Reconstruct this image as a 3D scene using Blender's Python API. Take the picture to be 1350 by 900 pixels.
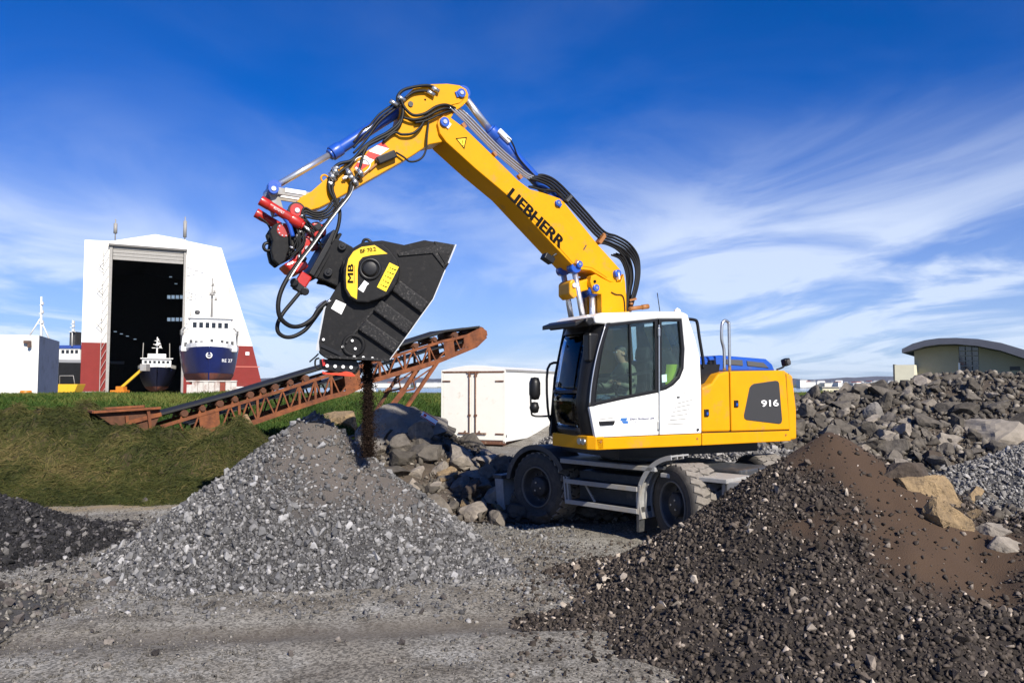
import bpy, bmesh, math, random
import numpy as np
from mathutils import Vector, Matrix, Euler, noise as mnoise

for o in list(bpy.data.objects):
    bpy.data.objects.remove(o)
scene = bpy.context.scene
COL = scene.collection
R = math.radians

# ------------------------------------------------------------------ camera
FPX = 1012.0                      # focal length in pixels of the 1350 px wide photograph
CAMZ = 2.13
PITCH = math.atan(57 / FPX)
cd = bpy.data.cameras.new('camera')
cam = bpy.data.objects.new('camera', cd)
COL.objects.link(cam)
cam.location = (0, 0, CAMZ)
cam.rotation_euler = (math.pi / 2 + PITCH, 0, 0)
cd.sensor_width = 36
cd.lens = 36 * FPX / 1350
cd.clip_start = 0.1
cd.clip_end = 40000
scene.camera = cam

# ------------------------------------------------------------------ sky and sun
SUN_AZ = R(28)                    # to the right of straight behind the camera
SUN_EL = R(35)
world = bpy.data.worlds.new('World')
scene.world = world
world.use_nodes = True
nt = world.node_tree
nt.nodes.clear()


def N(tree, typ, **kw):
    n = tree.nodes.new(typ)
    for k, v in kw.items():
        if k in ('operation', 'blend_type', 'data_type', 'sky_type', 'noise_dimensions', 'attribute_name', 'feature',
                 'sun_disc', 'sun_elevation', 'sun_rotation', 'air_density', 'dust_density', 'ozone_density',
                 'interpolation_type', 'use_clamp', 'distribution', 'vector_type', 'altitude', 'clamp', 'normalize'):
            setattr(n, k, v)
        else:
            n.inputs[k].default_value = v
    return n


def L(tree, a, b):
    tree.links.new(a, b)


sky = N(nt, 'ShaderNodeTexSky', sky_type='NISHITA', sun_disc=False, sun_elevation=SUN_EL,
        sun_rotation=math.pi - SUN_AZ, air_density=1.0, dust_density=0.25, ozone_density=2.2)
tint = N(nt, 'ShaderNodeMix', data_type='RGBA', blend_type='MULTIPLY', Factor=1.0)   # the phone's cool, saturated rendering of blue
tint.inputs['B'].default_value = (.47, .70, 1.34, 1)
L(nt, sky.outputs[0], tint.inputs['A'])
hsv = N(nt, 'ShaderNodeHueSaturation', Saturation=1.16, Value=0.95)
L(nt, tint.outputs['Result'], hsv.inputs['Color'])
tc = N(nt, 'ShaderNodeTexCoord')
sep = N(nt, 'ShaderNodeSeparateXYZ')
L(nt, tc.outputs['Generated'], sep.inputs[0])
zc = N(nt, 'ShaderNodeMath', operation='MAXIMUM')
zc.inputs[1].default_value = 0.0
L(nt, sep.outputs[2], zc.inputs[0])
za = N(nt, 'ShaderNodeMath', operation='ADD')
za.inputs[1].default_value = 0.12
L(nt, zc.outputs[0], za.inputs[0])
dx = N(nt, 'ShaderNodeMath', operation='DIVIDE')
dy = N(nt, 'ShaderNodeMath', operation='DIVIDE')
L(nt, sep.outputs[0], dx.inputs[0]); L(nt, za.outputs[0], dx.inputs[1])
L(nt, sep.outputs[1], dy.inputs[0]); L(nt, za.outputs[0], dy.inputs[1])
cmb = N(nt, 'ShaderNodeCombineXYZ')
L(nt, dx.outputs[0], cmb.inputs[0]); L(nt, dy.outputs[0], cmb.inputs[1])
mp = N(nt, 'ShaderNodeMapping')
mp.inputs['Rotation'].default_value = (0, 0, R(6))
mp.inputs['Scale'].default_value = (0.80, 0.52, 1)
mp.inputs['Location'].default_value = (7.3, 1.1, 0)
L(nt, cmb.outputs[0], mp.inputs[0])
n1 = N(nt, 'ShaderNodeTexNoise', Scale=1.15, Detail=9.0, Roughness=0.58, Distortion=1.3)
n2 = N(nt, 'ShaderNodeTexNoise', Scale=0.42, Detail=4.0, Roughness=0.5, Distortion=0.3)
L(nt, mp.outputs[0], n1.inputs['Vector']); L(nt, mp.outputs[0], n2.inputs['Vector'])
r1 = N(nt, 'ShaderNodeMapRange', interpolation_type='SMOOTHSTEP')
for k, v in (('From Min', .36), ('From Max', .72)):
    r1.inputs[k].default_value = v
r2 = N(nt, 'ShaderNodeMapRange', interpolation_type='SMOOTHSTEP')
for k, v in (('From Min', .32), ('From Max', .60)):
    r2.inputs[k].default_value = v
L(nt, n1.outputs[0], r1.inputs[0]); L(nt, n2.outputs[0], r2.inputs[0])
mm = N(nt, 'ShaderNodeMath', operation='MULTIPLY')
L(nt, r1.outputs[0], mm.inputs[0]); L(nt, r2.outputs[0], mm.inputs[1])
# cirrus thins out high up and thickens toward the horizon
el = N(nt, 'ShaderNodeMapRange', interpolation_type='SMOOTHSTEP')
for k, v in (('From Min', .02), ('From Max', .37), ('To Min', 1.5), ('To Max', .06)):
    el.inputs[k].default_value = v
L(nt, sep.outputs[2], el.inputs[0])
m2 = N(nt, 'ShaderNodeMath', operation='MULTIPLY', use_clamp=True)
L(nt, mm.outputs[0], m2.inputs[0]); L(nt, el.outputs[0], m2.inputs[1])
# a thin even veil low in the sky, on all sides
ve = N(nt, 'ShaderNodeMapRange', interpolation_type='SMOOTHSTEP')
for k, v in (('From Min', .0), ('From Max', .36), ('To Min', .46), ('To Max', .0)):
    ve.inputs[k].default_value = v
L(nt, sep.outputs[2], ve.inputs[0])
m2b = N(nt, 'ShaderNodeMath', operation='ADD', use_clamp=True)
L(nt, m2.outputs[0], m2b.inputs[0]); L(nt, ve.outputs[0], m2b.inputs[1])
m3 = N(nt, 'ShaderNodeMath', operation='MULTIPLY')
m3.inputs[1].default_value = 0.70
L(nt, m2b.outputs[0], m3.inputs[0])
mixc = N(nt, 'ShaderNodeMix', data_type='RGBA')
mixc.inputs['B'].default_value = (9.6, 10.6, 12.0, 1)
L(nt, m3.outputs[0], mixc.inputs['Factor'])
L(nt, hsv.outputs[0], mixc.inputs['A'])
bg = N(nt, 'ShaderNodeBackground', Strength=0.067)
L(nt, mixc.outputs['Result'], bg.inputs[0])
wo = N(nt, 'ShaderNodeOutputWorld')
L(nt, bg.outputs[0], wo.inputs[0])

sd = bpy.data.lights.new('sun', 'SUN')
sun = bpy.data.objects.new('sun', sd)
COL.objects.link(sun)
sd.energy = 5.0
sd.angle = R(0.53)
sd.color = (1.0, 0.93, 0.82)
SV = Vector((math.sin(SUN_AZ) * math.cos(SUN_EL), -math.cos(SUN_AZ) * math.cos(SUN_EL), math.sin(SUN_EL)))
sun.rotation_euler = (-SV).to_track_quat('-Z', 'Y').to_euler()
sun.location = (20, -40, 40)

scene.view_settings.view_transform = 'Standard'
scene.view_settings.look = 'None'
scene.view_settings.gamma = 1
scene.view_settings.use_curve_mapping = False
scene.view_settings.exposure = 0.52

# ------------------------------------------------------------------ pixels to rays


def ray(px, py):
    x = (px - 675) / FPX
    z = (450 - py) / FPX
    return Vector((x, math.cos(PITCH) - z * math.sin(PITCH), math.sin(PITCH) + z * math.cos(PITCH)))


def P(px, py, Y):
    d = ray(px, py)
    k = Y / d.y
    return Vector((d.x * k, Y, CAMZ + d.z * k))


def G(px, py, z=0.0):
    d = ray(px, py)
    k = (z - CAMZ) / d.z
    return Vector((d.x * k, d.y * k, z))


class Frame:
    """a vertical working plane: origin C, heading yaw; pixel -> (along, up) at a sideways offset"""
    def __init__(s, C, yaw):
        s.C = Vector((C[0], C[1])); s.yaw = yaw
        s.h = Vector((math.cos(yaw), math.sin(yaw))); s.n = Vector((-s.h.y, s.h.x))

    def __call__(s, px, py, off):
        d = ray(px, py); d2 = Vector((d.x, d.y))
        k = (off + s.n.dot(s.C)) / s.n.dot(d2)
        p = d2 * k - s.C
        return Vector((s.h.dot(p), off, CAMZ + d.z * k))


# ------------------------------------------------------------------ mesh builder
def smooth_path(pts, n=6):
    pts = [Vector(p) for p in pts]
    if len(pts) < 3:
        return pts
    out = []
    for i in range(len(pts) - 1):
        p0 = pts[max(i - 1, 0)]; p1 = pts[i]; p2 = pts[i + 1]; p3 = pts[min(i + 2, len(pts) - 1)]
        for k in range(n):
            t = k / n
            out.append(0.5 * ((2 * p1) + (p2 - p0) * t + (2 * p0 - 5 * p1 + 4 * p2 - p3) * t * t + (3 * p1 - p0 - 3 * p2 + p3) * t ** 3))
    out.append(pts[-1])
    return out


class MB:
    def __init__(s):
        s.v = []; s.f = []; s.sm = []

    def add(s, vs, fs, sm=False):
        b = len(s.v)
        s.v += [Vector(v) for v in vs]
        for f in fs:
            s.f.append([b + i for i in f]); s.sm.append(sm)
        return s

    def box(s, c, d, rot=None):
        hx, hy, hz = d[0] / 2, d[1] / 2, d[2] / 2
        vs = [Vector((x * hx, y * hy, z * hz)) for x in (-1, 1) for y in (-1, 1) for z in (-1, 1)]
        if rot is not None:
            M = Euler(rot).to_matrix() if not isinstance(rot, Matrix) else rot
            vs = [M @ v for v in vs]
        c = Vector(c)
        return s.add([c + v for v in vs], [(0, 1, 3, 2), (4, 6, 7, 5), (0, 4, 5, 1), (2, 3, 7, 6), (0, 2, 6, 4), (1, 5, 7, 3)])

    def box2(s, a, b):
        return s.box([(a[i] + b[i]) / 2 for i in range(3)], [abs(b[i] - a[i]) for i in range(3)])

    def prism(s, poly, y0, y1, axis='y'):
        """poly: list of (a, b); extruded along axis ('y': a=x b=z; 'x': a=y b=z; 'z': a=x b=y)"""
        def mk(p, t):
            a, b = (p[0], p[2]) if len(p) == 3 else p
            return {'y': (a, t, b), 'x': (t, a, b), 'z': (a, b, t)}[axis]
        n = len(poly)
        vs = [mk(p, y0) for p in poly] + [mk(p, y1) for p in poly]
        fs = [tuple(range(n)), tuple(range(2 * n - 1, n - 1, -1))]
        fs += [(i, i + n, (i + 1) % n + n, (i + 1) % n) for i in range(n)]
        return s.add(vs, fs)

    def ring(s, outer, inner, y0, y1):
        """frame between two loops of the same length, in the xz plane"""
        n = len(outer)
        A = [(p[0], y0, p[-1]) for p in outer] + [(p[0], y0, p[-1]) for p in inner]
        B = [(p[0], y1, p[-1]) for p in outer] + [(p[0], y1, p[-1]) for p in inner]
        fs = []
        for i in range(n):
            j = (i + 1) % n
            fs += [(i, j, n + j, n + i), (2 * n + i, 3 * n + i, 3 * n + j, 2 * n + j),
                   (i, 2 * n + i, 2 * n + j, j), (n + i, n + j, 3 * n + j, 3 * n + i)]
        return s.add(A + B, fs)

    def tube(s, pts, r, seg=8, smooth=6, caps=True):
        pts = smooth_path(pts, smooth) if smooth else [Vector(p) for p in pts]
        n = len(pts)
        rr = r if isinstance(r, (list, tuple)) else None
        t0 = (pts[1] - pts[0]).normalized()
        up = Vector((0, 0, 1)) if abs(t0.z) < .9 else Vector((0, 1, 0))
        u = t0.cross(up).normalized()
        vs = []
        for i, p in enumerate(pts):
            t = (pts[min(i + 1, n - 1)] - pts[max(i - 1, 0)])
            if t.length < 1e-9:
                t = t0
            t.normalize()
            u = (u - t * u.dot(t))
            if u.length < 1e-6:
                u = t.orthogonal()
            u.normalize()
            w = t.cross(u)
            rad = rr[min(int(i / max(1, n - 1) * (len(rr) - 1) + .5), len(rr) - 1)] if rr else r
            for k in range(seg):
                a = 2 * math.pi * k / seg
                vs.append(p + u * (math.cos(a) * rad) + w * (math.sin(a) * rad))
        fs = []
        for i in range(n - 1):
            for k in range(seg):
                fs.append((i * seg + k, i * seg + (k + 1) % seg, (i + 1) * seg + (k + 1) % seg, (i + 1) * seg + k))
        b = len(s.v)
        s.add(vs, fs, True)
        if caps:
            s.f.append([b + k for k in range(seg)][::-1]); s.sm.append(False)
            s.f.append([b + (n - 1) * seg + k for k in range(seg)]); s.sm.append(False)
        return s

    def cyl(s, p0, p1, r0, r1=None, seg=20):
        r1 = r0 if r1 is None else r1
        p0 = Vector(p0); p1 = Vector(p1)
        t = (p1 - p0).normalized()
        u = t.orthogonal().normalized(); w = t.cross(u)
        vs = []
        for p, r in ((p0, r0), (p1, r1)):
            for k in range(seg):
                a = 2 * math.pi * k / seg
                vs.append(p + u * (math.cos(a) * r) + w * (math.sin(a) * r))
        b = len(s.v)
        s.add(vs, [(k, (k + 1) % seg, seg + (k + 1) % seg, seg + k) for k in range(seg)], True)
        s.f.append([b + k for k in range(seg)][::-1]); s.sm.append(False)
        s.f.append([b + seg + k for k in range(seg)]); s.sm.append(False)
        return s

    def lathe(s, c, axis, prof, seg=40, closed=False, smooth=True):
        """prof: (distance along axis, radius)"""
        c = Vector(c); t = Vector(axis).normalized()
        u = t.orthogonal().normalized(); w = t.cross(u)
        vs = []
        for (d, r) in prof:
            for k in range(seg):
                a = 2 * math.pi * k / seg
                vs.append(c + t * d + u * (math.cos(a) * r) + w * (math.sin(a) * r))
        fs = []
        m = len(prof)
        for i in range(m if closed else m - 1):
            j = (i + 1) % m
            for k in range(seg):
                fs.append((i * seg + k, i * seg + (k + 1) % seg, j * seg + (k + 1) % seg, j * seg + k))
        return s.add(vs, fs, smooth)

    def bar(s, p0, p1, w, h, up=(0, 0, 1)):
        p0 = Vector(p0); p1 = Vector(p1)
        t = (p1 - p0); ln = t.length; t.normalize()
        u = Vector(up)
        if abs(t.dot(u)) > .98:
            u = Vector((0, 1, 0)) if abs(t.y) < .9 else Vector((1, 0, 0))
        a = t.cross(u).normalized(); b = a.cross(t).normalized()
        M = Matrix((t, a, b)).transposed()
        return s.box((p0 + p1) / 2, (ln, w, h), M)

    def build(s, name, mat, parent=None, bevel=0, seg=2, ang=35):
        me = bpy.data.meshes.new(name)
        me.from_pydata([tuple(v) for v in s.v], [], s.f)
        bm = bmesh.new(); bm.from_mesh(me)
        bmesh.ops.recalc_face_normals(bm, faces=bm.faces)
        bm.to_mesh(me); bm.free()
        me.polygons.foreach_set('use_smooth', s.sm + [False] * (len(me.polygons) - len(s.sm)))
        o = bpy.data.objects.new(name, me)
        COL.objects.link(o)
        if mat is not None:
            me.materials.append(mat)
        if parent is not None:
            o.parent = parent
        if bevel:
            b = o.modifiers.new('bevel', 'BEVEL')
            b.width = bevel; b.segments = seg; b.limit_method = 'ANGLE'; b.angle_limit = R(ang)
            b.harden_normals = False
        return o


def empty(name, loc=(0, 0, 0), rz=0.0):
    o = bpy.data.objects.new(name, None)
    COL.objects.link(o)
    o.location = loc
    o.rotation_euler = (0, 0, rz)
    o.empty_display_size = .2
    return o


def tag(o, label=None, cat=None, group=None, kind=None):
    for k, v in (('label', label), ('category', cat), ('group', group), ('kind', kind)):
        if v:
            o[k] = v
    return o


def link_copy(src, name=None, parent=None, mat=None):
    o = src.copy()
    if name:
        o.name = name
    COL.objects.link(o)
    o.parent = parent
    return o


def copy_tree(src, parent=None):
    o = src.copy(); COL.objects.link(o); o.parent = parent
    for ch in src.children:
        copy_tree(ch, o)
    return o


# ------------------------------------------------------------------ materials
MATS = {}


def mat(name, col, rough=.6, metal=0.0, var=0.0, vscale=4.0, col2=None, bump=0.0, bscale=40.0, spec=.5, coat=0.0,
        dirt=None, dscale=3.0, damt=.5, rnd=0.0, tone=False, bdist=.02, emit=None, fines=None):
    """procedural principled material: base colour varied by noise, optional second colour (dirt/rust patches) and bump"""
    m = bpy.data.materials.new(name); m.use_nodes = True
    t = m.node_tree
    b = t.nodes['Principled BSDF']
    b.inputs['Roughness'].default_value = rough
    b.inputs['Metallic'].default_value = metal
    b.inputs['Specular IOR Level'].default_value = spec
    b.inputs['Coat Weight'].default_value = coat
    b.inputs['Coat Roughness'].default_value = .08
    tcn = N(t, 'ShaderNodeTexCoord')
    vec = tcn.outputs['Object']
    cur = None
    base = N(t, 'ShaderNodeRGB'); base.outputs[0].default_value = (*col, 1)
    cur = base.outputs[0]
    if var or col2:
        nz = N(t, 'ShaderNodeTexNoise', Scale=vscale, Detail=6.0, Roughness=.6)
        L(t, vec, nz.inputs['Vector'])
        if col2:
            rr = N(t, 'ShaderNodeMapRange')
            rr.inputs['From Min'].default_value = .35; rr.inputs['From Max'].default_value = .65
            L(t, nz.outputs[0], rr.inputs[0])
            mx = N(t, 'ShaderNodeMix', data_type='RGBA')
            L(t, rr.outputs[0], mx.inputs['Factor']); L(t, cur, mx.inputs['A'])
            mx.inputs['B'].default_value = (*col2, 1)
            cur = mx.outputs['Result']
        if var:
            rr = N(t, 'ShaderNodeMapRange')
            for k, v in (('From Min', .25), ('From Max', .75), ('To Min', 1 - var), ('To Max', 1 + var)):
                rr.inputs[k].default_value = v
            nz2 = N(t, 'ShaderNodeTexNoise', Scale=vscale * 2.7, Detail=5.0, Roughness=.65)
            L(t, vec, nz2.inputs['Vector']); L(t, nz2.outputs[0], rr.inputs[0])
            mx = N(t, 'ShaderNodeVectorMath', operation='SCALE')
            L(t, cur, mx.inputs[0]); L(t, rr.outputs[0], mx.inputs['Scale'])
            cur = mx.outputs[0]
    if fines:      # the finer, browner soil that has settled on the crown of a heap
        a = N(t, 'ShaderNodeAttribute', attribute_name='fines')
        mx = N(t, 'ShaderNodeMix', data_type='RGBA')
        L(t, a.outputs['Fac'], mx.inputs['Factor']); L(t, cur, mx.inputs['A']); mx.inputs['B'].default_value = (*fines, 1)
        cur = mx.outputs['Result']
    if dirt:
        nz = N(t, 'ShaderNodeTexNoise', Scale=dscale, Detail=8.0, Roughness=.7)
        L(t, vec, nz.inputs['Vector'])
        rr = N(t, 'ShaderNodeMapRange', interpolation_type='SMOOTHSTEP')
        for k, v in (('From Min', .62 - .3 * damt), ('From Max', .86 - .3 * damt)):
            rr.inputs[k].default_value = v
        L(t, nz.outputs[0], rr.inputs[0])
        mx = N(t, 'ShaderNodeMix', data_type='RGBA')
        L(t, rr.outputs[0], mx.inputs['Factor']); L(t, cur, mx.inputs['A']); mx.inputs['B'].default_value = (*dirt, 1)
        cur = mx.outputs['Result']
        rg = N(t, 'ShaderNodeMapRange')
        rg.inputs['To Min'].default_value = rough; rg.inputs['To Max'].default_value = min(1, rough + .35)
        L(t, rr.outputs[0], rg.inputs[0]); L(t, rg.outputs[0], b.inputs['Roughness'])
    if rnd or tone:
        if tone:
            a = N(t, 'ShaderNodeAttribute', attribute_name='tone'); src = a.outputs['Fac']
        else:
            a = N(t, 'ShaderNodeObjectInfo'); src = a.outputs['Random']
        rr = N(t, 'ShaderNodeMapRange')
        for k, v in (('To Min', 1 - (rnd or .4)), ('To Max', 1 + (rnd or .4))):
            rr.inputs[k].default_value = v
        L(t, src, rr.inputs[0])
        mx = N(t, 'ShaderNodeVectorMath', operation='SCALE')
        L(t, cur, mx.inputs[0]); L(t, rr.outputs[0], mx.inputs['Scale'])
        cur = mx.outputs[0]
    L(t, cur, b.inputs['Base Color'])
    if bump:
        nz = N(t, 'ShaderNodeTexNoise', Scale=bscale, Detail=6.0, Roughness=.6)
        L(t, vec, nz.inputs['Vector'])
        bp = N(t, 'ShaderNodeBump', Strength=bump, Distance=bdist)
        L(t, nz.outputs[0], bp.inputs['Height']); L(t, bp.outputs[0], b.inputs['Normal'])
    if emit:
        b.inputs['Emission Color'].default_value = (*emit[0], 1)
        b.inputs['Emission Strength'].default_value = emit[1]
    MATS[name] = m
    return m


def glass_mat(name, tint, refl=.08):
    m = bpy.data.materials.new(name); m.use_nodes = True
    t = m.node_tree; t.nodes.clear()
    tr = N(t, 'ShaderNodeBsdfTransparent'); tr.inputs[0].default_value = (*tint, 1)
    gl = N(t, 'ShaderNodeBsdfGlossy', Roughness=.02); gl.inputs[0].default_value = (1, 1, 1, 1)
    fr = N(t, 'ShaderNodeFresnel', IOR=1.45)
    mx = N(t, 'ShaderNodeMixShader')
    o = N(t, 'ShaderNodeOutputMaterial')
    L(t, fr.outputs[0], mx.inputs[0]); L(t, tr.outputs[0], mx.inputs[1]); L(t, gl.outputs[0], mx.inputs[2])
    L(t, mx.outputs[0], o.inputs[0])
    return m


YEL = mat('paint_yellow', (.67, .300, .002), .36, var=.05, vscale=2, dirt=(.30, .19, .08), damt=.30, dscale=2.8, coat=.0, spec=.22)
WHT = mat('paint_white', (.80, .80, .77), .35, var=.03, vscale=2, dirt=(.5, .46, .38), damt=.26, dscale=2.4, coat=.3)
BLU = mat('paint_blue', (.012, .075, .40), .35, var=.08, vscale=3, coat=.3, dirt=(.12, .13, .16), damt=.2)
BLK = mat('paint_black', (.009, .009, .010), .42, spec=.35, var=.2, vscale=5, bump=.05)
RUB = mat('hose_rubber', (.008, .008, .008), .55, var=.3, vscale=20, spec=.3)
DGR = mat('dark_grey_metal', (.045, .047, .05), .5, var=.25, vscale=6, dirt=(.16, .14, .12), damt=.35, dscale=5)
GRY = mat('frame_grey', (.30, .30, .295), .55, var=.15, vscale=5, dirt=(.30, .265, .215), damt=.6, dscale=4)
CHR = mat('chrome_rod', (.80, .80, .80), .30, metal=.85)
STE = mat('bare_steel', (.55, .55, .54), .32, metal=.9, var=.15, vscale=10)
RED = mat('paint_red', (.42, .018, .012), .35, var=.15, vscale=6, dirt=(.10, .03, .02), damt=.3, coat=.2)
SIL = mat('sleeve_silver', (.60, .60, .58), .35, metal=.5, var=.2, vscale=30)
BKT = mat('bucket_black', (.008, .008, .009), .62, spec=.22, var=.3, vscale=6, dirt=(.045, .042, .04), damt=.34, dscale=13, bump=.1, bscale=25)
BKS = mat('bucket_scuffed', (.012, .012, .013), .62, spec=.25, var=.35, vscale=12, dirt=(.15, .14, .13), damt=.36, dscale=40, bump=.2, bscale=50)
STW = mat('sticker_white', (.82, .82, .80), .5)
STY = mat('sticker_yellow', (.85, .62, .01), .45)
STK = mat('print_black', (.005, .005, .005), .7, spec=.1)
STR = mat('sticker_red', (.60, .03, .02), .45)
ORB = mat('bronze_clamp', (.30, .12, .03), .5)
# ------------------------------------------------------------------ terrain
def sstep(a, b, x):
    t = min(1, max(0, (x - a) / (b - a)))
    return t * t * (3 - 2 * t)


def fnoise(x, y, z=0.0, o=4):
    return mnoise.fractal((x, y, z), 1.0, 2.0, o, noise_basis='PERLIN_ORIGINAL')


def ground_z(x, y):
    # grassed bank behind the yard; it starts nearer on the left than in the middle
    k = sstep(-7, -2, x)
    y0 = 15.5 + 10.5 * k
    y1 = 29 + 7.5 * k
    z = 1.40 * sstep(y0, y1, y) + .12 * fnoise(x * .12, y * .12, 3) * sstep(y0, y1, y)
    z -= 1.3 * sstep(44, 62, y)
    z -= 4.5 * sstep(210, 250, y)
    near = 1 - sstep(14, 22, y)
    z += near * (.05 * fnoise(x * .45, y * .45, 1) + .018 * fnoise(x * 2.1, y * 2.1, 7))
    if y < 16:   # wheel ruts running across the yard
        z += -.045 * math.exp(-((y - 7.1 - .16 * x) / .24) ** 2) - .04 * math.exp(-((y - 9.0 - .16 * x) / .24) ** 2)
    return z


def grid_mesh(name, xs, ys, zf, material=None, attrs=None):
    nx, ny = len(xs), len(ys)
    vs = [(x, y, zf(x, y)) for y in ys for x in xs]
    fs = [(j * nx + i, j * nx + i + 1, (j + 1) * nx + i + 1, (j + 1) * nx + i) for j in range(ny - 1) for i in range(nx - 1)]
    me = bpy.data.meshes.new(name)
    me.from_pydata(vs, [], fs)
    me.polygons.foreach_set('use_smooth', [True] * len(fs))
    if attrs:
        for an, fn in attrs.items():
            a = me.attributes.new(an, 'FLOAT', 'POINT')
            a.data.foreach_set('value', [fn(v[0], v[1]) for v in vs])
    o = bpy.data.objects.new(name, me)
    COL.objects.link(o)
    if material:
        me.materials.append(material)
    return o


class HGrid:
    """a height function sampled once, then looked up in bulk"""
    def __init__(s, fn, bbox, step):
        s.x0, s.y0, s.st = bbox[0], bbox[2], step
        s.xs = np.arange(bbox[0], bbox[1] + step, step); s.ys = np.arange(bbox[2], bbox[3] + step, step)
        s.a = np.array([[fn(x, y) for x in s.xs] for y in s.ys])

    def __call__(s, x, y):
        u = np.clip((np.asarray(x) - s.x0) / s.st, 0, len(s.xs) - 1.001); v = np.clip((np.asarray(y) - s.y0) / s.st, 0, len(s.ys) - 1.001)
        i = u.astype(int); j = v.astype(int); fu = u - i; fv = v - j
        a = s.a
        return (a[j, i] * (1 - fu) + a[j, i + 1] * fu) * (1 - fv) + (a[j + 1, i] * (1 - fu) + a[j + 1, i + 1] * fu) * fv

    def grad(s, x, y, e=.1):
        return (s(x + e, y) - s(x - e, y)) / (2 * e), (s(x, y + e) - s(x, y - e)) / (2 * e)


def ground_material():
    m = bpy.data.materials.new('yard_ground'); m.use_nodes = True
    t = m.node_tree; b = t.nodes['Principled BSDF']
    b.inputs['Roughness'].default_value = .95
    b.inputs['Specular IOR Level'].default_value = .2
    tcn = N(t, 'ShaderNodeTexCoord'); v = tcn.outputs['Object']

    def nz(s, d=8, r=.6):
        n = N(t, 'ShaderNodeTexNoise', Scale=s, Detail=float(d), Roughness=r); L(t, v, n.inputs['Vector']); return n.outputs[0]

    def rng(x, a, c, lo=0., hi=1.):
        n = N(t, 'ShaderNodeMapRange', interpolation_type='SMOOTHSTEP')
        for k, q in (('From Min', a), ('From Max', c), ('To Min', lo), ('To Max', hi)):
            n.inputs[k].default_value = q
        L(t, x, n.inputs[0]); return n.outputs[0]

    def mix(f, a, c):
        n = N(t, 'ShaderNodeMix', data_type='RGBA'); L(t, f, n.inputs['Factor'])
        for s, q in (('A', a), ('B', c)):
            if isinstance(q, tuple):
                n.inputs[s].default_value = (*q, 1)
            else:
                L(t, q, n.inputs[s])
        return n.outputs['Result']
    soil = mix(rng(nz(.55, 6), .38, .62), (.185, .168, .138), (.222, .210, .182))
    soil = mix(rng(nz(2.3, 8), .45, .75), soil, (.105, .092, .073))
    soil = mix(rng(nz(1.1, 7), .52, .72), soil, (.285, .275, .245))
    vor = N(t, 'ShaderNodeTexVoronoi', Scale=55.0); L(t, v, vor.inputs['Vector'])
    grit = N(t, 'ShaderNodeSeparateColor'); L(t, vor.outputs['Color'], grit.inputs[0])
    g2 = rng(grit.outputs[0], 0, 1, .50, 1.50)
    sc = N(t, 'ShaderNodeVectorMath', operation='SCALE'); L(t, soil, sc.inputs[0]); L(t, g2, sc.inputs['Scale'])
    grass = mix(rng(nz(1.4, 8), .35, .7), (.018, .040, .006), (.040, .065, .010))
    at = N(t, 'ShaderNodeAttribute', attribute_name='turf')
    cur = mix(at.outputs['Fac'], sc.outputs[0], grass)
    at2 = N(t, 'ShaderNodeAttribute', attribute_name='straw')
    cur = mix(at2.outputs['Fac'], cur, (.30, .225, .12))
    at3 = N(t, 'ShaderNodeAttribute', attribute_name='rut')
    hf_ = N(t, 'ShaderNodeMath', operation='MULTIPLY'); hf_.inputs[1].default_value = .7; L(t, at3.outputs['Fac'], hf_.inputs[0])
    cur = mix(hf_.outputs[0], cur, (.115, .098, .078))
    L(t, cur, b.inputs['Base Color'])
    bp2 = N(t, 'ShaderNodeBump', Strength=.5, Distance=.012); L(t, nz(45, 6, .75), bp2.inputs['Height'])
    L(t, bp2.outputs[0], b.inputs['Normal'])
    return m


def axis_samples(lo, hi, fine_lo, fine_hi, step, grow=1.09):
    a = list(np.arange(fine_lo, fine_hi, step))
    s, x = step, fine_hi
    while x < hi:
        a.append(x); s *= grow; x += s
    a.append(hi)
    s, x = step, fine_lo - step
    while x > lo:
        a.insert(0, x); s *= grow; x -= s
    a.insert(0, lo)
    return a


def turf_mask(x, y):
    k = sstep(-7, -2, x)
    y0 = 17 + 9 * k + 6 * sstep(-2.4, -1.3, x)
    return sstep(y0 - .8, y0 + 1.4, y + 1.2 * fnoise(x * .4, y * .4, 9)) * (1 - sstep(55, 65, y) * sstep(-10, -16, x))


def straw_mask(x, y):
    # spilled dry straw along the foot of the compost heap
    d = abs(y - (13.55 + .25 * fnoise(x * .5, 0, 4) + .05 * (x + 6)))
    return (1 - sstep(.05, .55, d)) * sstep(-14, -10, x) * (1 - sstep(-4.6, -3.4, x)) * (.35 + .9 * max(0, fnoise(x * 1.3, y * 2.0, 5) + .25))


def rut_mask(x, y):
    # two compacted wheel tracks crossing the yard
    r = 0.0
    for c in (7.1, 9.0):
        r = max(r, 1 - sstep(.12, .34, abs(y - c - .16 * x + .08 * fnoise(x * .7, c, 3))))
    return r * (.45 + .55 * sstep(-.25, .3, fnoise(x * .8, y * .8, 17)))


GM = ground_material()
ground = grid_mesh('ground', axis_samples(-320, 320, -8, 8, .14), axis_samples(-6, 420, 3, 15, .14), ground_z, GM,
                   {'turf': turf_mask, 'straw': straw_mask, 'rut': rut_mask})
tag(ground, kind='structure')

WAT = mat('sea_water', (.02, .05, .09), .12, bump=.35, bscale=.5, bdist=.3)
w = MB()
w.add([(-11000, 200, -3), (11000, 200, -3), (11000, 9400, -3), (-11000, 9400, -3)], [(0, 1, 2, 3)])
tag(w.build('sea', WAT), kind='structure')

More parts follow.
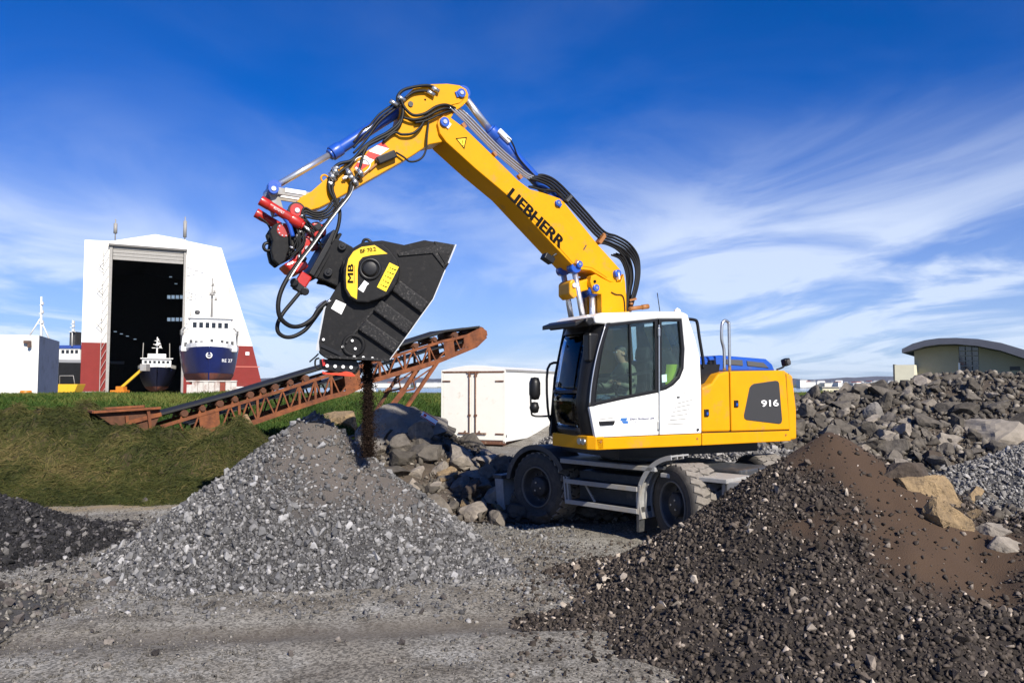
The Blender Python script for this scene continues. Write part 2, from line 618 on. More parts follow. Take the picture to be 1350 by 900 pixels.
# far shore with its low blue hills, across the bay
def ridge(name, y, h, seed, col, x0, x1, step):
    xs = np.arange(x0, x1, step)
    vs, fs = [], []
    n = len(xs)
    prof = [(-.16, 0.), (-.09, .35), (-.03, .8), (0, 1.), (.10, .6), (.3, 0.)]
    for j, (dd, k) in enumerate(prof):
        for x in xs:
            hh = h * (.62 + .55 * fnoise(x / (y * .16), seed, 0, 3) + .12 * fnoise(x / (y * .03), seed, 5, 3))
            vs.append((x, y * (1 + dd + .02 * fnoise(x / (y * .05), j, seed)), -3.2 + max(4, hh) * k))
    for j in range(len(prof) - 1):
        for i in range(n - 1):
            fs.append((j * n + i, j * n + i + 1, (j + 1) * n + i + 1, (j + 1) * n + i))
    me = bpy.data.meshes.new(name); me.from_pydata(vs, [], fs)
    me.polygons.foreach_set('use_smooth', [True] * len(fs))
    o = bpy.data.objects.new(name, me); COL.objects.link(o)
    me.materials.append(col)
    tag(o, kind='structure')
    return o


HILL = mat('heath_hill', (.055, .05, .06), .95, var=.3, vscale=.002)
ridge('hills', 7000, 95, 2.3, HILL, -9000, 9000, 120)
SHORE = mat('far_shore_ground', (.07, .085, .04), .95, var=.3, vscale=.02)
ridge('far_shore', 1500, 7.5, 6.1, SHORE, -2600, 2600, 40)

# ------------------------------------------------------------------ stones
def hull_rock(seed, n=11, squash=(1, .85, .7)):
    rnd = random.Random(seed)
    bm = bmesh.new()
    for i in range(n):
        v = Vector((rnd.gauss(0, 1), rnd.gauss(0, 1), rnd.gauss(0, 1))).normalized() * rnd.uniform(.8, 1.1)
        bm.verts.new((v.x * squash[0], v.y * squash[1], v.z * squash[2]))
    r = bmesh.ops.convex_hull(bm, input=bm.verts)
    bmesh.ops.delete(bm, geom=[v for v in bm.verts if not v.link_faces], context='VERTS')
    bmesh.ops.recalc_face_normals(bm, faces=bm.faces)
    bmesh.ops.triangulate(bm, faces=bm.faces)
    bm.verts.index_update()
    vs = np.array([v.co[:] for v in bm.verts]) * .5
    fs = np.array([[v.index for v in f.verts] for f in bm.faces])
    bm.free()
    return vs, fs


HULLS = [hull_rock(100 + i, 9 + i % 4, (1, .7 + .25 * ((i * 37) % 10) / 10, .5 + .3 * ((i * 53) % 10) / 10)) for i in range(16)]


def boulder_mesh(name, seed, sub=3, sq=(1, .85, .7), cuts=13, rough=.05):
    """a broken rock: sphere clipped by random planes, roughened"""
    rnd = random.Random(seed)
    bm = bmesh.new()
    bmesh.ops.create_icosphere(bm, subdivisions=sub, radius=1)
    planes = []
    for i in range(cuts):
        n = Vector((rnd.gauss(0, 1), rnd.gauss(0, 1), rnd.gauss(0, 1))).normalized()
        planes.append((n, rnd.uniform(.40, .68)))
    for v in bm.verts:
        c = v.co.copy()
        for n, d in planes:
            e = c.dot(n) - d
            if e > 0:
                c -= n * e
        k = mnoise.fractal(c * 1.7 + Vector((seed, 0, 0)), 1, 2, 4) * rough * 1.6 + mnoise.fractal(c * 5 + Vector((seed, 3, 0)), 1, 2, 3) * rough * .6
        c += v.co.normalized() * k
        v.co = (c.x * sq[0] * .78, c.y * sq[1] * .78, c.z * sq[2] * .78)
    me = bpy.data.meshes.new(name)
    bm.to_mesh(me); bm.free()
    return me


def scatter_mesh(name, pts, sizes, tones, material, parent=None, seed=0, flat=.0, kind='stuff'):
    """many stones joined into one mesh (numpy)"""
    rng = np.random.default_rng(seed)
    V, F, T = [], [], []
    base = 0
    which = rng.integers(0, len(HULLS), len(pts))
    for hi, (hv, hf) in enumerate(HULLS):
        idx = np.where(which == hi)[0]
        if not len(idx):
            continue
        n = len(idx)
        q = rng.normal(size=(n, 4)); q /= np.linalg.norm(q, axis=1)[:, None]
        w_, x, y, z = q.T
        M = np.empty((n, 3, 3))
        M[:, 0, 0] = 1 - 2 * (y * y + z * z); M[:, 0, 1] = 2 * (x * y - z * w_); M[:, 0, 2] = 2 * (x * z + y * w_)
        M[:, 1, 0] = 2 * (x * y + z * w_); M[:, 1, 1] = 1 - 2 * (x * x + z * z); M[:, 1, 2] = 2 * (y * z - x * w_)
        M[:, 2, 0] = 2 * (x * z - y * w_); M[:, 2, 1] = 2 * (y * z + x * w_); M[:, 2, 2] = 1 - 2 * (x * x + y * y)
        S = sizes[idx][:, None, None] * rng.uniform(.75, 1.25, (n, 1, 3))
        vv = np.einsum('nij,nkj->nki', M, hv[None] * S) + pts[idx][:, None, :]
        V.append(vv.reshape(-1, 3))
        ff = hf[None] + (base + np.arange(n) * len(hv))[:, None, None]
        F.append(ff.reshape(-1, 3)); base += n * len(hv)
        T.append(np.repeat(tones[idx], len(hv)))
    V = np.concatenate(V); F = np.concatenate(F); T = np.concatenate(T)
    me = bpy.data.meshes.new(name)
    me.vertices.add(len(V)); me.vertices.foreach_set('co', V.ravel().astype(np.float32))
    me.loops.add(F.size); me.loops.foreach_set('vertex_index', F.ravel().astype(np.int32))
    me.polygons.add(len(F)); me.polygons.foreach_set('loop_start', np.arange(0, F.size, 3, dtype=np.int32))
    me.update(calc_edges=True)
    a = me.attributes.new('tone', 'FLOAT', 'POINT'); a.data.foreach_set('value', T.astype(np.float32))
    o = bpy.data.objects.new(name, me); COL.objects.link(o)
    me.materials.append(material)
    o.parent = parent
    if kind:
        tag(o, kind=kind)
    return o


HULL_ME = []
for i, (hv, hf) in enumerate(HULLS):
    me = bpy.data.meshes.new('stone'); me.from_pydata([tuple(v) for v in hv], [], [tuple(f) for f in hf]); HULL_ME.append(me)


def stone_parts(name, pts, sizes, material, parent, seed=0):
    """single stones as objects of their own sharing mesh data"""
    rnd = random.Random(seed)
    key = material.name
    meshes = []
    for me in HULL_ME:
        m2 = me.copy(); m2.name = name; m2.materials.append(material); meshes.append(m2)
    for p, s in zip(pts, sizes):
        o = bpy.data.objects.new(name, meshes[rnd.randrange(len(meshes))])
        COL.objects.link(o)
        o.parent = parent
        o.location = p
        o.scale = [s * rnd.uniform(.8, 1.2) for _ in range(3)]
        o.rotation_euler = [rnd.uniform(0, 6.28) for _ in range(3)]


def two_tone_stone(name, ca, cb, cc, rough=.9, tone=True, amp=.45, bscale=60, bump=.3, mid=.6):
    """stone colours chosen per stone from three, by its own tone value"""
    m = bpy.data.materials.new(name); m.use_nodes = True
    t = m.node_tree; b = t.nodes['Principled BSDF']
    b.inputs['Roughness'].default_value = rough; b.inputs['Specular IOR Level'].default_value = .12
    if tone:
        a = N(t, 'ShaderNodeAttribute', attribute_name='tone'); src = a.outputs['Fac']
    else:
        a = N(t, 'ShaderNodeObjectInfo'); src = a.outputs['Random']
    cr = N(t, 'ShaderNodeValToRGB')
    e = cr.color_ramp.elements
    e[0].position = 0.0; e[0].color = (*ca, 1)
    e[1].position = 1.0; e[1].color = (*cc, 1)
    x = e.new(mid); x.color = (*cb, 1)
    L(t, src, cr.inputs[0])
    tcn = N(t, 'ShaderNodeTexCoord')
    geo = N(t, 'ShaderNodeNewGeometry')
    nz = N(t, 'ShaderNodeTexNoise', Scale=bscale * .4, Detail=6.0, Roughness=.65)
    L(t, geo.outputs['Position'], nz.inputs['Vector'])
    rr = N(t, 'ShaderNodeMapRange')
    for k, v in (('From Min', .25), ('From Max', .75), ('To Min', 1 - amp), ('To Max', 1 + amp)):
        rr.inputs[k].default_value = v
    L(t, nz.outputs[0], rr.inputs[0])
    mx = N(t, 'ShaderNodeVectorMath', operation='SCALE'); L(t, cr.outputs[0], mx.inputs[0]); L(t, rr.outputs[0], mx.inputs['Scale'])
    L(t, mx.outputs[0], b.inputs['Base Color'])
    nb = N(t, 'ShaderNodeTexNoise', Scale=bscale, Detail=5.0, Roughness=.7); L(t, geo.outputs['Position'], nb.inputs['Vector'])
    bp = N(t, 'ShaderNodeBump', Strength=bump, Distance=.02); L(t, nb.outputs[0], bp.inputs['Height']); L(t, bp.outputs[0], b.inputs['Normal'])
    return m


# ---- piles of crushed stone: a mound of fines, loose gravel over it, and the larger stones one by one
def cone_height(x, y, cx, cy, h, rx0, rx1, ry0, ry1, seed, rough=.10, pw=1.0, lump=1.4):
    dx_ = (x - cx) / (rx1 if x > cx else rx0)
    dy_ = (y - cy) / (ry1 if y > cy else ry0)
    a = math.atan2(dy_, dx_)
    r = math.hypot(dx_, dy_) * (1 + .10 * fnoise(math.cos(a) * 1.2 + seed, math.sin(a) * 1.2, seed))
    t = 1 - r
    if t > 0:
        z = h * t * (.85 + .15 * t)
        z -= h * .02 * math.exp(-(r / .04) ** 2)
    else:
        z = h * .10 * t
    z += rough * fnoise(x * lump, y * lump, seed) * sstep(-.15, .25, t) * (.35 + .65 * min(1, r * 1.6))
    return z


def pile(label, name, hf, bbox, core_mat, stuff_mat, part_mat, n, size, nparts, psize, seed, fines=None, cat='gravel pile', step=.06,
         toe=0.0, ntoe=0):
    root = empty(name, ((bbox[0] + bbox[1]) / 2, (bbox[2] + bbox[3]) / 2, 0))
    tag(root, label, cat)
    c = Vector(root.location)
    xs = np.arange(bbox[0], bbox[1], step); ys = np.arange(bbox[2], bbox[3], step)

    def zf(x, y):
        return hf(x, y)
    hg = HGrid(hf, bbox, step)
    fg = HGrid(fines, bbox, step * 2) if fines else None
    core = grid_mesh('mound', [x - c.x for x in xs], [y - c.y for y in ys], lambda x, y: float(hg(x + c.x, y + c.y)), core_mat,
                     {'fines': (lambda x, y: float(fg(x + c.x, y + c.y))) if fines else (lambda x, y: 0.0)})
    core.parent = root
    gg = HGrid(ground_z, bbox, .2)
    rng = np.random.default_rng(seed)
    m_ = int(n * 3.5)
    x = rng.uniform(bbox[0], bbox[1], m_); y = rng.uniform(bbox[2], bbox[3], m_)
    z = hg(x, y); g = gg(x, y)
    ok = (z >= g + toe) | (rng.random(m_) < .10 * np.exp(np.minimum(0, z - g) * 9))
    if fg:
        ok &= rng.random(m_) >= fg(x, y)
    x, y, z, g = (q[ok][:n] for q in (x, y, z, g))
    k = len(x)
    sz = size[0] * (size[1] / size[0]) ** (rng.random(k) ** 1.8)
    tn = np.clip(rng.normal(.45, .24, k), 0, 1)
    scatter_mesh('loose_gravel', np.stack([x - c.x, y - c.y, np.maximum(z, g) + sz * .12], 1), sz, tn, stuff_mat, root, seed)
    # the single stones that show largest: on the side that faces the camera
    m_ = nparts * 40
    x = rng.uniform(bbox[0], bbox[1], m_); y = rng.uniform(bbox[2], bbox[3], m_)
    z = hg(x, y); g = gg(x, y)
    gx, gy = hg.grad(x, y)
    ok = (z >= g + toe) & (gx * x + gy * y + (CAMZ - z) > 0)
    if fg:
        ok &= rng.random(m_) >= fg(x, y)
    x, y, z = (q[ok][:nparts] for q in (x, y, z))
    ps = rng.uniform(*psize, len(x))
    pp = np.stack([x - c.x, y - c.y, z + ps * .22], 1)
    stone_parts('stone', pp, ps, part_mat, root, seed + 1)
    return root


GREY_S = two_tone_stone('crushed_grey_stone', (.045, .044, .044), (.155, .152, .15), (.36, .35, .34), amp=.4)
GREY_P = two_tone_stone('crushed_grey_stone_single', (.08, .08, .082), (.19, .187, .185), (.38, .375, .37), tone=False, amp=.3)
GREY_C = mat('crushed_grey_fines', (.070, .068, .068), .95, col2=(.050, .048, .047), vscale=3, var=.3, bump=.9, bscale=60, bdist=.03, fines=(.135, .115, .098))
DARK_S = two_tone_stone('dark_basalt_stone', (.014, .012, .011), (.100, .082, .068), (.46, .39, .32), amp=.5, mid=.78)
DARK_P = two_tone_stone('dark_basalt_stone_single', (.03, .025, .022), (.13, .105, .084), (.46, .40, .33), tone=False, amp=.45, mid=.75)
DARK_C = mat('brown_soil_fines', (.020, .015, .012), .95, col2=(.034, .025, .019), vscale=2.2, var=.4, bump=.7, bscale=90, bdist=.015, fines=(.066, .038, .020))

# the grey heap under the crusher
def grey_h(x, y):
    return cone_height(x, y, -2.56, 10.0, 1.83, 2.62, 2.32, 2.0, 2.2, 1.0, .07)


def grey_f(x, y):   # fines on the crown and the right shoulder
    r = math.hypot((x + 2.0) / 1.45, (y - 9.85) / 1.15)
    return .80 * (1 - sstep(.45, 1.1, r + .25 * fnoise(x * 2, y * 2, 2)))


pile('light grey cone of crushed stone under the crusher bucket', 'gravel_pile', grey_h, (-5.9, .9, 7.1, 12.6), GREY_C, GREY_S, GREY_P,
     44000, (.024, .095), 300, (.09, .145), 11, grey_f, toe=.0)

# the dark brown heap in the right foreground
def dark_h(x, y):
    a = cone_height(x, y, 3.50, 8.55, 1.66, 2.62, 3.0, 3.0, 1.7, 4.0, .09)
    b = cone_height(x, y, 5.0, 7.4, .95, 3.0, 3.8, 2.6, 1.6, 6.0, .12)
    c = cone_height(x, y, 2.75, 6.9, .66, 1.85, 2.4, 2.0, 1.5, 8.0, .1)
    return max(a, b, c)


def dark_f(x, y):
    # soil slumped from the peak down the face toward the right
    t = min(1, max(0, (8.7 - y) / 1.9))
    cx = 3.55 + .40 * t
    r = math.hypot((x - cx) / (.80 + .25 * t), 0 if 0 < (8.7 - y) < 1.9 else (8.7 - y - (1.9 if y < 7 else 0)) / .7)
    k = .92 * (1 - sstep(.30, 1.05, r + .45 * fnoise(x * 1.7, y * 1.7, 3)))
    k2 = .75 * (1 - sstep(.2, .5, math.hypot((x - 2.75) / .7, (y - 7.3) / .6) + .3 * fnoise(x * 2, y * 2, 8)))
    return max(k, k2)


pile('dark brown cone of mixed basalt gravel in the right foreground', 'gravel_pile', dark_h, (.0, 8.6, 4.4, 10.6), DARK_C, DARK_S, DARK_P,
     60000, (.020, .082), 300, (.075, .13), 12, dark_f)

# the near black heap cut off by the left edge
def black_h(x, y):
    return cone_height(x, y, -7.8, 10.1, 1.12, 3.2, 2.75, 1.6, 2.0, 2.0, .08)


BLACK_S = two_tone_stone('black_basalt_stone', (.010, .010, .011), (.032, .031, .033), (.15, .14, .14), amp=.4)
BLACK_P = two_tone_stone('black_basalt_stone_single', (.014, .014, .015), (.05, .048, .048), (.20, .19, .18), tone=False, amp=.4)
BLACK_C = mat('black_fines', (.018, .017, .017), .95, var=.4, vscale=5, bump=.8, bscale=60)
pile('near black basalt gravel pile at the left edge', 'gravel_pile', black_h, (-9.6, -4.5, 8.3, 12.8), BLACK_C, BLACK_S, BLACK_P,
     17000, (.026, .10), 200, (.09, .14), 13)

# the small grey brown heap in the bottom left corner
def small_h(x, y):
    return cone_height(x, y, -5.6, 7.2, .42, 1.5, 1.25, 1.1, 1.0, 5.0, .06)


SMALL_S = two_tone_stone('brown_grey_stone', (.06, .056, .05), (.14, .13, .115), (.29, .27, .24), amp=.4)
SMALL_P = two_tone_stone('brown_grey_stone_single', (.05, .044, .042), (.12, .105, .095), (.26, .23, .2), tone=False, amp=.4)
pile('low brown grey stone heap in the bottom left corner', 'gravel_pile', small_h, (-7.2, -4.2, 6.0, 8.4), GREY_C, SMALL_S, SMALL_P,
     3800, (.025, .09), 90, (.085, .14), 14)

# loose stones lying about on the yard
def yard_stones():
    rng = np.random.default_rng(5)
    n = 75000
    x = rng.uniform(-8, 7, n); y = 4.6 + 9.5 * rng.random(n) ** 1.2
    dens = HGrid(lambda a, b: fnoise(a * .5, b * .5, 12), (-8, 7, 4.5, 14.2), .25)
    keep = dens(x, y) + .45 * rng.random(n) > .05
    x, y = x[keep], y[keep]
    s = .009 * (.055 / .009) ** (rng.random(len(x)) ** 2.4)
    z = HGrid(ground_z, (-8, 7, 4.5, 14.2), .12)(x, y)
    scatter_mesh('loose_grit', np.stack([x, y, z + s * .1], 1), s, np.clip(rng.normal(.5, .22, len(x)), 0, 1), SMALL_S, ground, 21)
    pts, ss = [], []
    for i in range(230):
        a, b = rng.uniform(-7, 3), rng.uniform(5.0, 13)
        q = .045 + .075 * rng.random() ** 2
        pts.append((a, b, ground_z(a, b) + q * .15)); ss.append(q)
    for px, py, q in ((468, 772, .17), (455, 775, .10), (690, 803, .10), (723, 769, .09), (127, 762, .10), (192, 665, .22), (86, 815, .10)):
        g = G(px, py); pts.append((g.x, g.y, ground_z(g.x, g.y) + q * .25)); ss.append(q)
    stone_parts('stone', pts, ss, SMALL_P, ground, 3)


yard_stones()
# ------------------------------------------------------------------ rubble heaps, boulders
ROCK_A = two_tone_stone('basalt_boulder', (.070, .062, .052), (.130, .115, .097), (.27, .235, .195), tone=False, amp=.42, bscale=22, bump=.9)
ROCK_S = two_tone_stone('basalt_rubble', (.050, .044, .037), (.12, .106, .088), (.28, .25, .21), amp=.4, bscale=30)
ROCK_T = mat('tan_boulder', (.30, .21, .11), .9, col2=(.22, .155, .085), vscale=4, var=.35, bump=.9, bscale=16, dirt=(.09, .068, .045), damt=.42, dscale=5, bdist=.05)
ROCK_P = mat('pale_boulder', (.27, .235, .19), .9, col2=(.19, .165, .135), vscale=2, var=.25, bump=.5, bscale=10, dirt=(.10, .08, .06), damt=.2, dscale=3)
ROCK_D = mat('dark_brown_boulder', (.060, .045, .034), .95, var=.35, vscale=4, bump=.6, bscale=14)
ROCK_G = mat('grey_slab_rock', (.21, .195, .175), .9, col2=(.135, .122, .108), vscale=2.2, var=.25, bump=.7, bscale=9, dirt=(.07, .06, .05), damt=.3, dscale=3)
SOIL_R = mat('rubble_soil', (.060, .046, .034), .97, col2=(.105, .082, .06), vscale=1.3, var=.4, bump=1.0, bscale=25, bdist=.05)

BOULD = []
for i in range(14):
    me = boulder_mesh('boulder', 40 + i, 3, (1, .72 + .03 * (i % 6), .58 + .05 * (i % 5)), 12 + i % 5, .05)
    me.materials.append(ROCK_A)
    BOULD.append(me)


def march(px, py, hf, y0=5, y1=40, st=.05):
    d = ray(px, py)
    y = y0
    while y < y1:
        k = y / d.y
        x, z = d.x * k, CAMZ + d.z * k
        if z < hf(x, y):
            return Vector((x, y, hf(x, y)))
        y += st
    return None


def rubble(label, name, hf, bbox, n, size, nparts, psize, seed, step=.12, weight=None, extra=()):
    c = Vector(((bbox[0] + bbox[1]) / 2, (bbox[2] + bbox[3]) / 2, 0))
    root = empty(name, c); tag(root, label, 'rock heap')
    hg = HGrid(hf, bbox, step)
    core = grid_mesh('mound', list(np.arange(bbox[0], bbox[1], step) - c.x), list(np.arange(bbox[2], bbox[3], step) - c.y),
                     lambda x, y: float(hg(x + c.x, y + c.y)), SOIL_R)
    core.parent = root
    rng = np.random.default_rng(seed)
    gg = HGrid(ground_z, bbox, .3)
    m_ = n * 3
    x = rng.uniform(bbox[0], bbox[1], m_); y = rng.uniform(bbox[2], bbox[3], m_)
    z = hg(x, y)
    ok = z >= gg(x, y) - .02
    x, y, z = (q[ok][:n] for q in (x, y, z))
    sz = size[0] * (size[1] / size[0]) ** (rng.random(len(x)) ** 1.5)
    scatter_mesh('loose_rubble', np.stack([x - c.x, y - c.y, z + sz * .2], 1), sz, np.clip(rng.normal(.45, .25, len(x)), 0, 1), ROCK_S, root, seed)
    k = 0
    tries = 0
    placed = []
    while k < nparts and tries < nparts * 200:
        tries += 1
        x = rng.uniform(bbox[0], bbox[1]); y = rng.uniform(bbox[2], bbox[3])
        z = hf(x, y); g = ground_z(x, y)
        if z < g + .02 or (weight and rng.random() > weight(x, y)):
            continue
        e = .15
        nx = -(hf(x + e, y) - hf(x - e, y)) / (2 * e); ny = -(hf(x, y + e) - hf(x, y - e)) / (2 * e)
        if nx * -x + ny * -y + (CAMZ - z) < -.2:
            continue
        s = psize[0] * (psize[1] / psize[0]) ** rng.random()
        if any((x - a) ** 2 + (y - b) ** 2 < (.36 * (s + t)) ** 2 for a, b, t in placed):
            continue
        placed.append((x, y, s))
        o = bpy.data.objects.new('boulder', BOULD[rng.integers(len(BOULD))]); COL.objects.link(o)
        o.parent = root
        o.location = (x - c.x, y - c.y, z + s * .16)
        o.scale = [s * rng.uniform(.85, 1.2) for _ in range(3)]
        o.rotation_euler = [rng.uniform(-.5, .5), rng.uniform(-.5, .5), rng.uniform(0, 6.28)]
        k += 1
    return root


def mid_h(x, y):
    a = cone_height(x, y, -2.0, 15.6, 1.42, 2.5, 2.9, 3.2, 3.0, 3.0, .22, lump=.9)
    b = cone_height(x, y, -.1, 14.6, .75, 2.0, 1.6, 2.2, 2.6, 7.0, .2, lump=.9)
    c = cone_height(x, y, -3.3, 14.4, 1.2, 1.4, 1.6, 2.0, 2.0, 9.0, .15, lump=.9)
    return max(a, b, c) + .03


rubble('heap of broken brown rocks between the grey gravel cone and the excavator wheel', 'rubble_heap', mid_h, (-5.2, 2.4, 12.0, 19.2), 4200, (.05, .24), 110, (.26, .60), 31)

RZ = [(2.5, .5), (4.5, .95), (6.2, 1.35), (7.5, 1.62), (8.6, 1.85), (10.4, 2.08), (11.3, 2.32), (12.1, 2.50), (13.3, 2.30), (15, 2.1), (18, 1.9)]


def ridge_z(x):
    return float(np.interp(x, [a for a, b in RZ], [b for a, b in RZ]))


def right_h(x, y):
    y0 = 13.2 - .12 * (x - 7)
    t = (y - y0) / (20.2 - y0)
    if t < 0:
        z = .25 * t
    else:
        z = ridge_z(x) * (.72 * min(t, 1) + .28 * sstep(.0, 1.0, t))
    z -= .32 * max(0, y - 20.6)
    z -= .6 * max(0, 4.2 - x)
    return z + .17 * fnoise(x * .8, y * .8, 14) * sstep(0, .3, t)


def right_w(x, y):
    # bigger boulders to the middle of the slope, finer rubble along the crest on the right
    return 1.0 - .75 * sstep(10.5, 12, x) * sstep(18.2, 19.2, y) - .75 * sstep(9, 11, x) * (1 - sstep(14.6, 15.6, y))


rubble('long bank of broken dark basalt boulders on the right', 'boulder_bank', right_h, (3.6, 17.5, 12.4, 24), 20000, (.06, .30), 300, (.24, .58), 32, weight=right_w)


def single(px, py, wpx, sq, label, material, hf, seed, name='boulder', cat='boulder', rz=0.0, tilt=(0, 0), Y=None, sink=.15, rough=.05, cuts=12):
    p = P(px, py, Y) if Y else march(px, py, hf)
    s = wpx / FPX * p.y
    me = boulder_mesh(name, seed, 4, sq, cuts, rough)
    me.materials.append(material)
    o = bpy.data.objects.new(name, me); COL.objects.link(o)
    o.location = p + Vector((0, s * .25, -s * sink if not Y else 0))
    o.scale = (s, s, s)
    o.rotation_euler = (tilt[0], tilt[1], rz)
    tag(o, label, cat)
    return o


def floor_h(x, y):
    return ground_z(x, y)


def mixed_h(x, y):
    return max(ground_z(x, y), right_h(x, y), dark_h(x, y))


def mixed_m(x, y):
    return max(ground_z(x, y), mid_h(x, y))


# the outstanding single rocks on the right
single(1313, 572, 88, (1, .8, .62), 'huge pale grey boulder lying high on the right hand rock bank', ROCK_P, mixed_h, 71, rz=.3, tilt=(.1, .15), sink=.05)
single(1236, 658, 104, (1, .7, .85), 'large flat faced tan boulder beside the dark gravel cone', ROCK_T, mixed_h, 72, rz=-.3, tilt=(.5, .2), sink=.08, cuts=14, rough=.07)
single(1266, 697, 72, (.8, .7, 1.0), 'upright tan boulder leaning below the large flat faced tan one', ROCK_T, mixed_h, 73, rz=.4, tilt=(.2, -.2), sink=.05, cuts=14, rough=.07)
single(1287, 664, 38, (1, .8, .75), 'small rounded yellow boulder right of the tan boulders', ROCK_T, mixed_h, 74, sink=.0, cuts=5, rough=.03)
single(1286, 685, 20, (1, .8, 1), 'fist like yellow stone under the small rounded yellow boulder', ROCK_T, mixed_h, 75, sink=.0)
single(1190, 634, 56, (1, .8, .8), 'dark brown rough boulder left of the large tan boulder', ROCK_D, mixed_h, 76, rz=.5, sink=.05)
single(1232, 613, 32, (1, .8, .8), 'small blackish rock resting above the large tan boulder', ROCK_D, mixed_h, 77, sink=.0)
single(1320, 705, 52, (1, .7, .55), 'reddish grey slab rock low at the right edge', ROCK_P, mixed_h, 78, tilt=(.1, .15), sink=.0)
single(1333, 723, 40, (1, .8, .6), 'pinkish grey block under the reddish slab at the right edge', ROCK_P, mixed_h, 79, sink=.0)
single(1300, 640, 56, (1, .6, .5), 'grey ledge of rock above the small yellow boulder', ROCK_G, mixed_h, 80, sink=.0)
single(1150, 552, 32, (.8, .7, 1.0), 'tall grey wedge shaped boulder in the middle of the rock bank', ROCK_G, mixed_h, 81, sink=.0)
single(1172, 578, 30, (1, .7, .75), 'brown pointed boulder at the foot of the rock bank', ROCK_P, mixed_h, 82, sink=.0)
single(1250, 588, 44, (1, .8, .6), 'brown boulder left of the huge pale one', ROCK_P, mixed_h, 83, sink=.0)
# and between the heaps in the middle
single(526, 572, 84, (1, .8, .75), 'big pale grey slab of layered rock leaning behind the falling soil', ROCK_G, mixed_m, 85, rz=.2, tilt=(0, -.55), sink=-.02, cuts=9)
single(560, 562, 54, (1, .8, .72), 'brownish grey boulder right of the big pale slab', ROCK_D, mixed_m, 86, rz=.6, tilt=(0, .25), sink=.08)
single(447, 562, 44, (1, .8, .75), 'tan rock peeping out behind the top of the grey gravel cone', ROCK_T, mixed_m, 87, sink=-.15)
single(617, 583, 30, (1, .8, .85), 'grey block on the rubble in front of the white box', ROCK_G, mixed_m, 88, sink=-.1)
single(542, 606, 28, (1, .8, .7), 'dark grey block half way down the rubble', ROCK_D, mixed_m, 89, sink=-.05)
single(601, 618, 34, (1, .8, .8), 'pale tan block in the middle of the rubble', ROCK_T, mixed_m, 90, sink=-.1)
single(584, 640, 32, (.85, .8, 1.0), 'tan block standing below the pale tan one', ROCK_T, mixed_m, 91, sink=-.1)
single(624, 655, 34, (1, .8, .85), 'dark rounded block at the foot of the rubble', ROCK_D, mixed_m, 92, sink=-.1)
single(612, 672, 20, (.8, .8, 1), 'small tan stone beside the dark rounded block', ROCK_T, mixed_m, 93, sink=-.1)
single(659, 674, 20, (1, .8, .8), 'pale stone lying in front of the dozer blade', ROCK_T, mixed_m, 94, sink=-.1)
single(750, 684, 15, (1, .8, .8), 'rounded grey stone behind the front tyre of the excavator', ROCK_G, mixed_m, 95, sink=-.1)

# gravel bank behind the excavator
def back_h(x, y):
    a = cone_height(x, y, 4.2, 16.8, 1.25, 4.4, 3.6, 3.6, 3.0, 12.0, .14, lump=.9)
    b = cone_height(x, y, .9, 16.2, 1.12, 1.9, 2.4, 2.0, 2.2, 13.0, .12, lump=.9)
    return max(a, b)


BACK_S = two_tone_stone('bank_gravel', (.11, .105, .10), (.22, .212, .20), (.40, .385, .36), amp=.35)
BACK_P = two_tone_stone('bank_gravel_single', (.12, .114, .108), (.23, .22, .206), (.41, .39, .36), tone=False, amp=.35)
pile('coarse pale gravel bank behind the excavator', 'gravel_pile', back_h, (-1.0, 8.2, 13.0, 20), GREY_C, BACK_S, BACK_P, 14000, (.05, .16), 250, (.13, .24), 41, step=.15)

# pale crushed gravel at the foot of the boulder bank
def foot_h(x, y):
    return max(cone_height(x, y, 10.2, 14.6, .95, 3.4, 4.5, 1.9, 2.0, 15.0, .1, lump=.8), right_h(x, y) - .10)


pile('pale crushed gravel spread at the foot of the boulder bank', 'gravel_pile', lambda x, y: cone_height(x, y, 10.2, 14.8, 1.08, 3.6, 5.0, 2.2, 2.2, 15.0, .1, lump=.8),
     (6.6, 15, 12.4, 17.2), GREY_C, BACK_S, BACK_P, 16000, (.04, .13), 200, (.11, .18), 42, step=.12)

# ------------------------------------------------------------------ compost heap
def compost_h(x, y):
    top = 1.42 - .36 * sstep(-9.6, -8.4, x) + .10 * sstep(-7.6, -6.6, x) + .20 * fnoise(x * .55, 2.0, 6)
    t = (y - 13.7 - .25 * fnoise(x * .5, 0, 4)) / 3.0
    edge = 1 - sstep(-5.6, -3.4, x + .35 * (y - 15))
    if t < 0:
        return -.15 + t
    prof = sstep(0, 1, t) * .55 + .45 * math.sin(min(1, t) * math.pi / 2)
    z = top * prof * (.55 + .45 * edge) * sstep(0, .5, edge + .12) + .34 * fnoise(x * .95, y * .95, 2) * min(1, t * 2) + .17 * fnoise(x * 2.9, y * 2.9, 4) * min(1, t * 2) + .07 * fnoise(x * 7, y * 7, 4) * min(1, t * 2)
    z -= .25 * max(0, y - 17.2)
    z -= .5 * (1 - edge)
    return z


CMP = mat('compost_soil', (.032, .028, .008), .97, col2=(.055, .038, .015), vscale=.8, var=.35, bump=1.0, bscale=16, bdist=.06)
ch = empty('compost_heap', (-8, 15.5, 0))
tag(ch, 'brown green heap of old cut grass on the left', 'compost heap')
CG = HGrid(compost_h, (-15, -2.6, 13.2, 19.5), .08)
cm = grid_mesh('mound', list(np.arange(-15, -2.6, .08) + 8), list(np.arange(13.2, 19.5, .08) - 15.5), lambda x, y: float(CG(x - 8, y + 15.5)), CMP)
cm.parent = ch


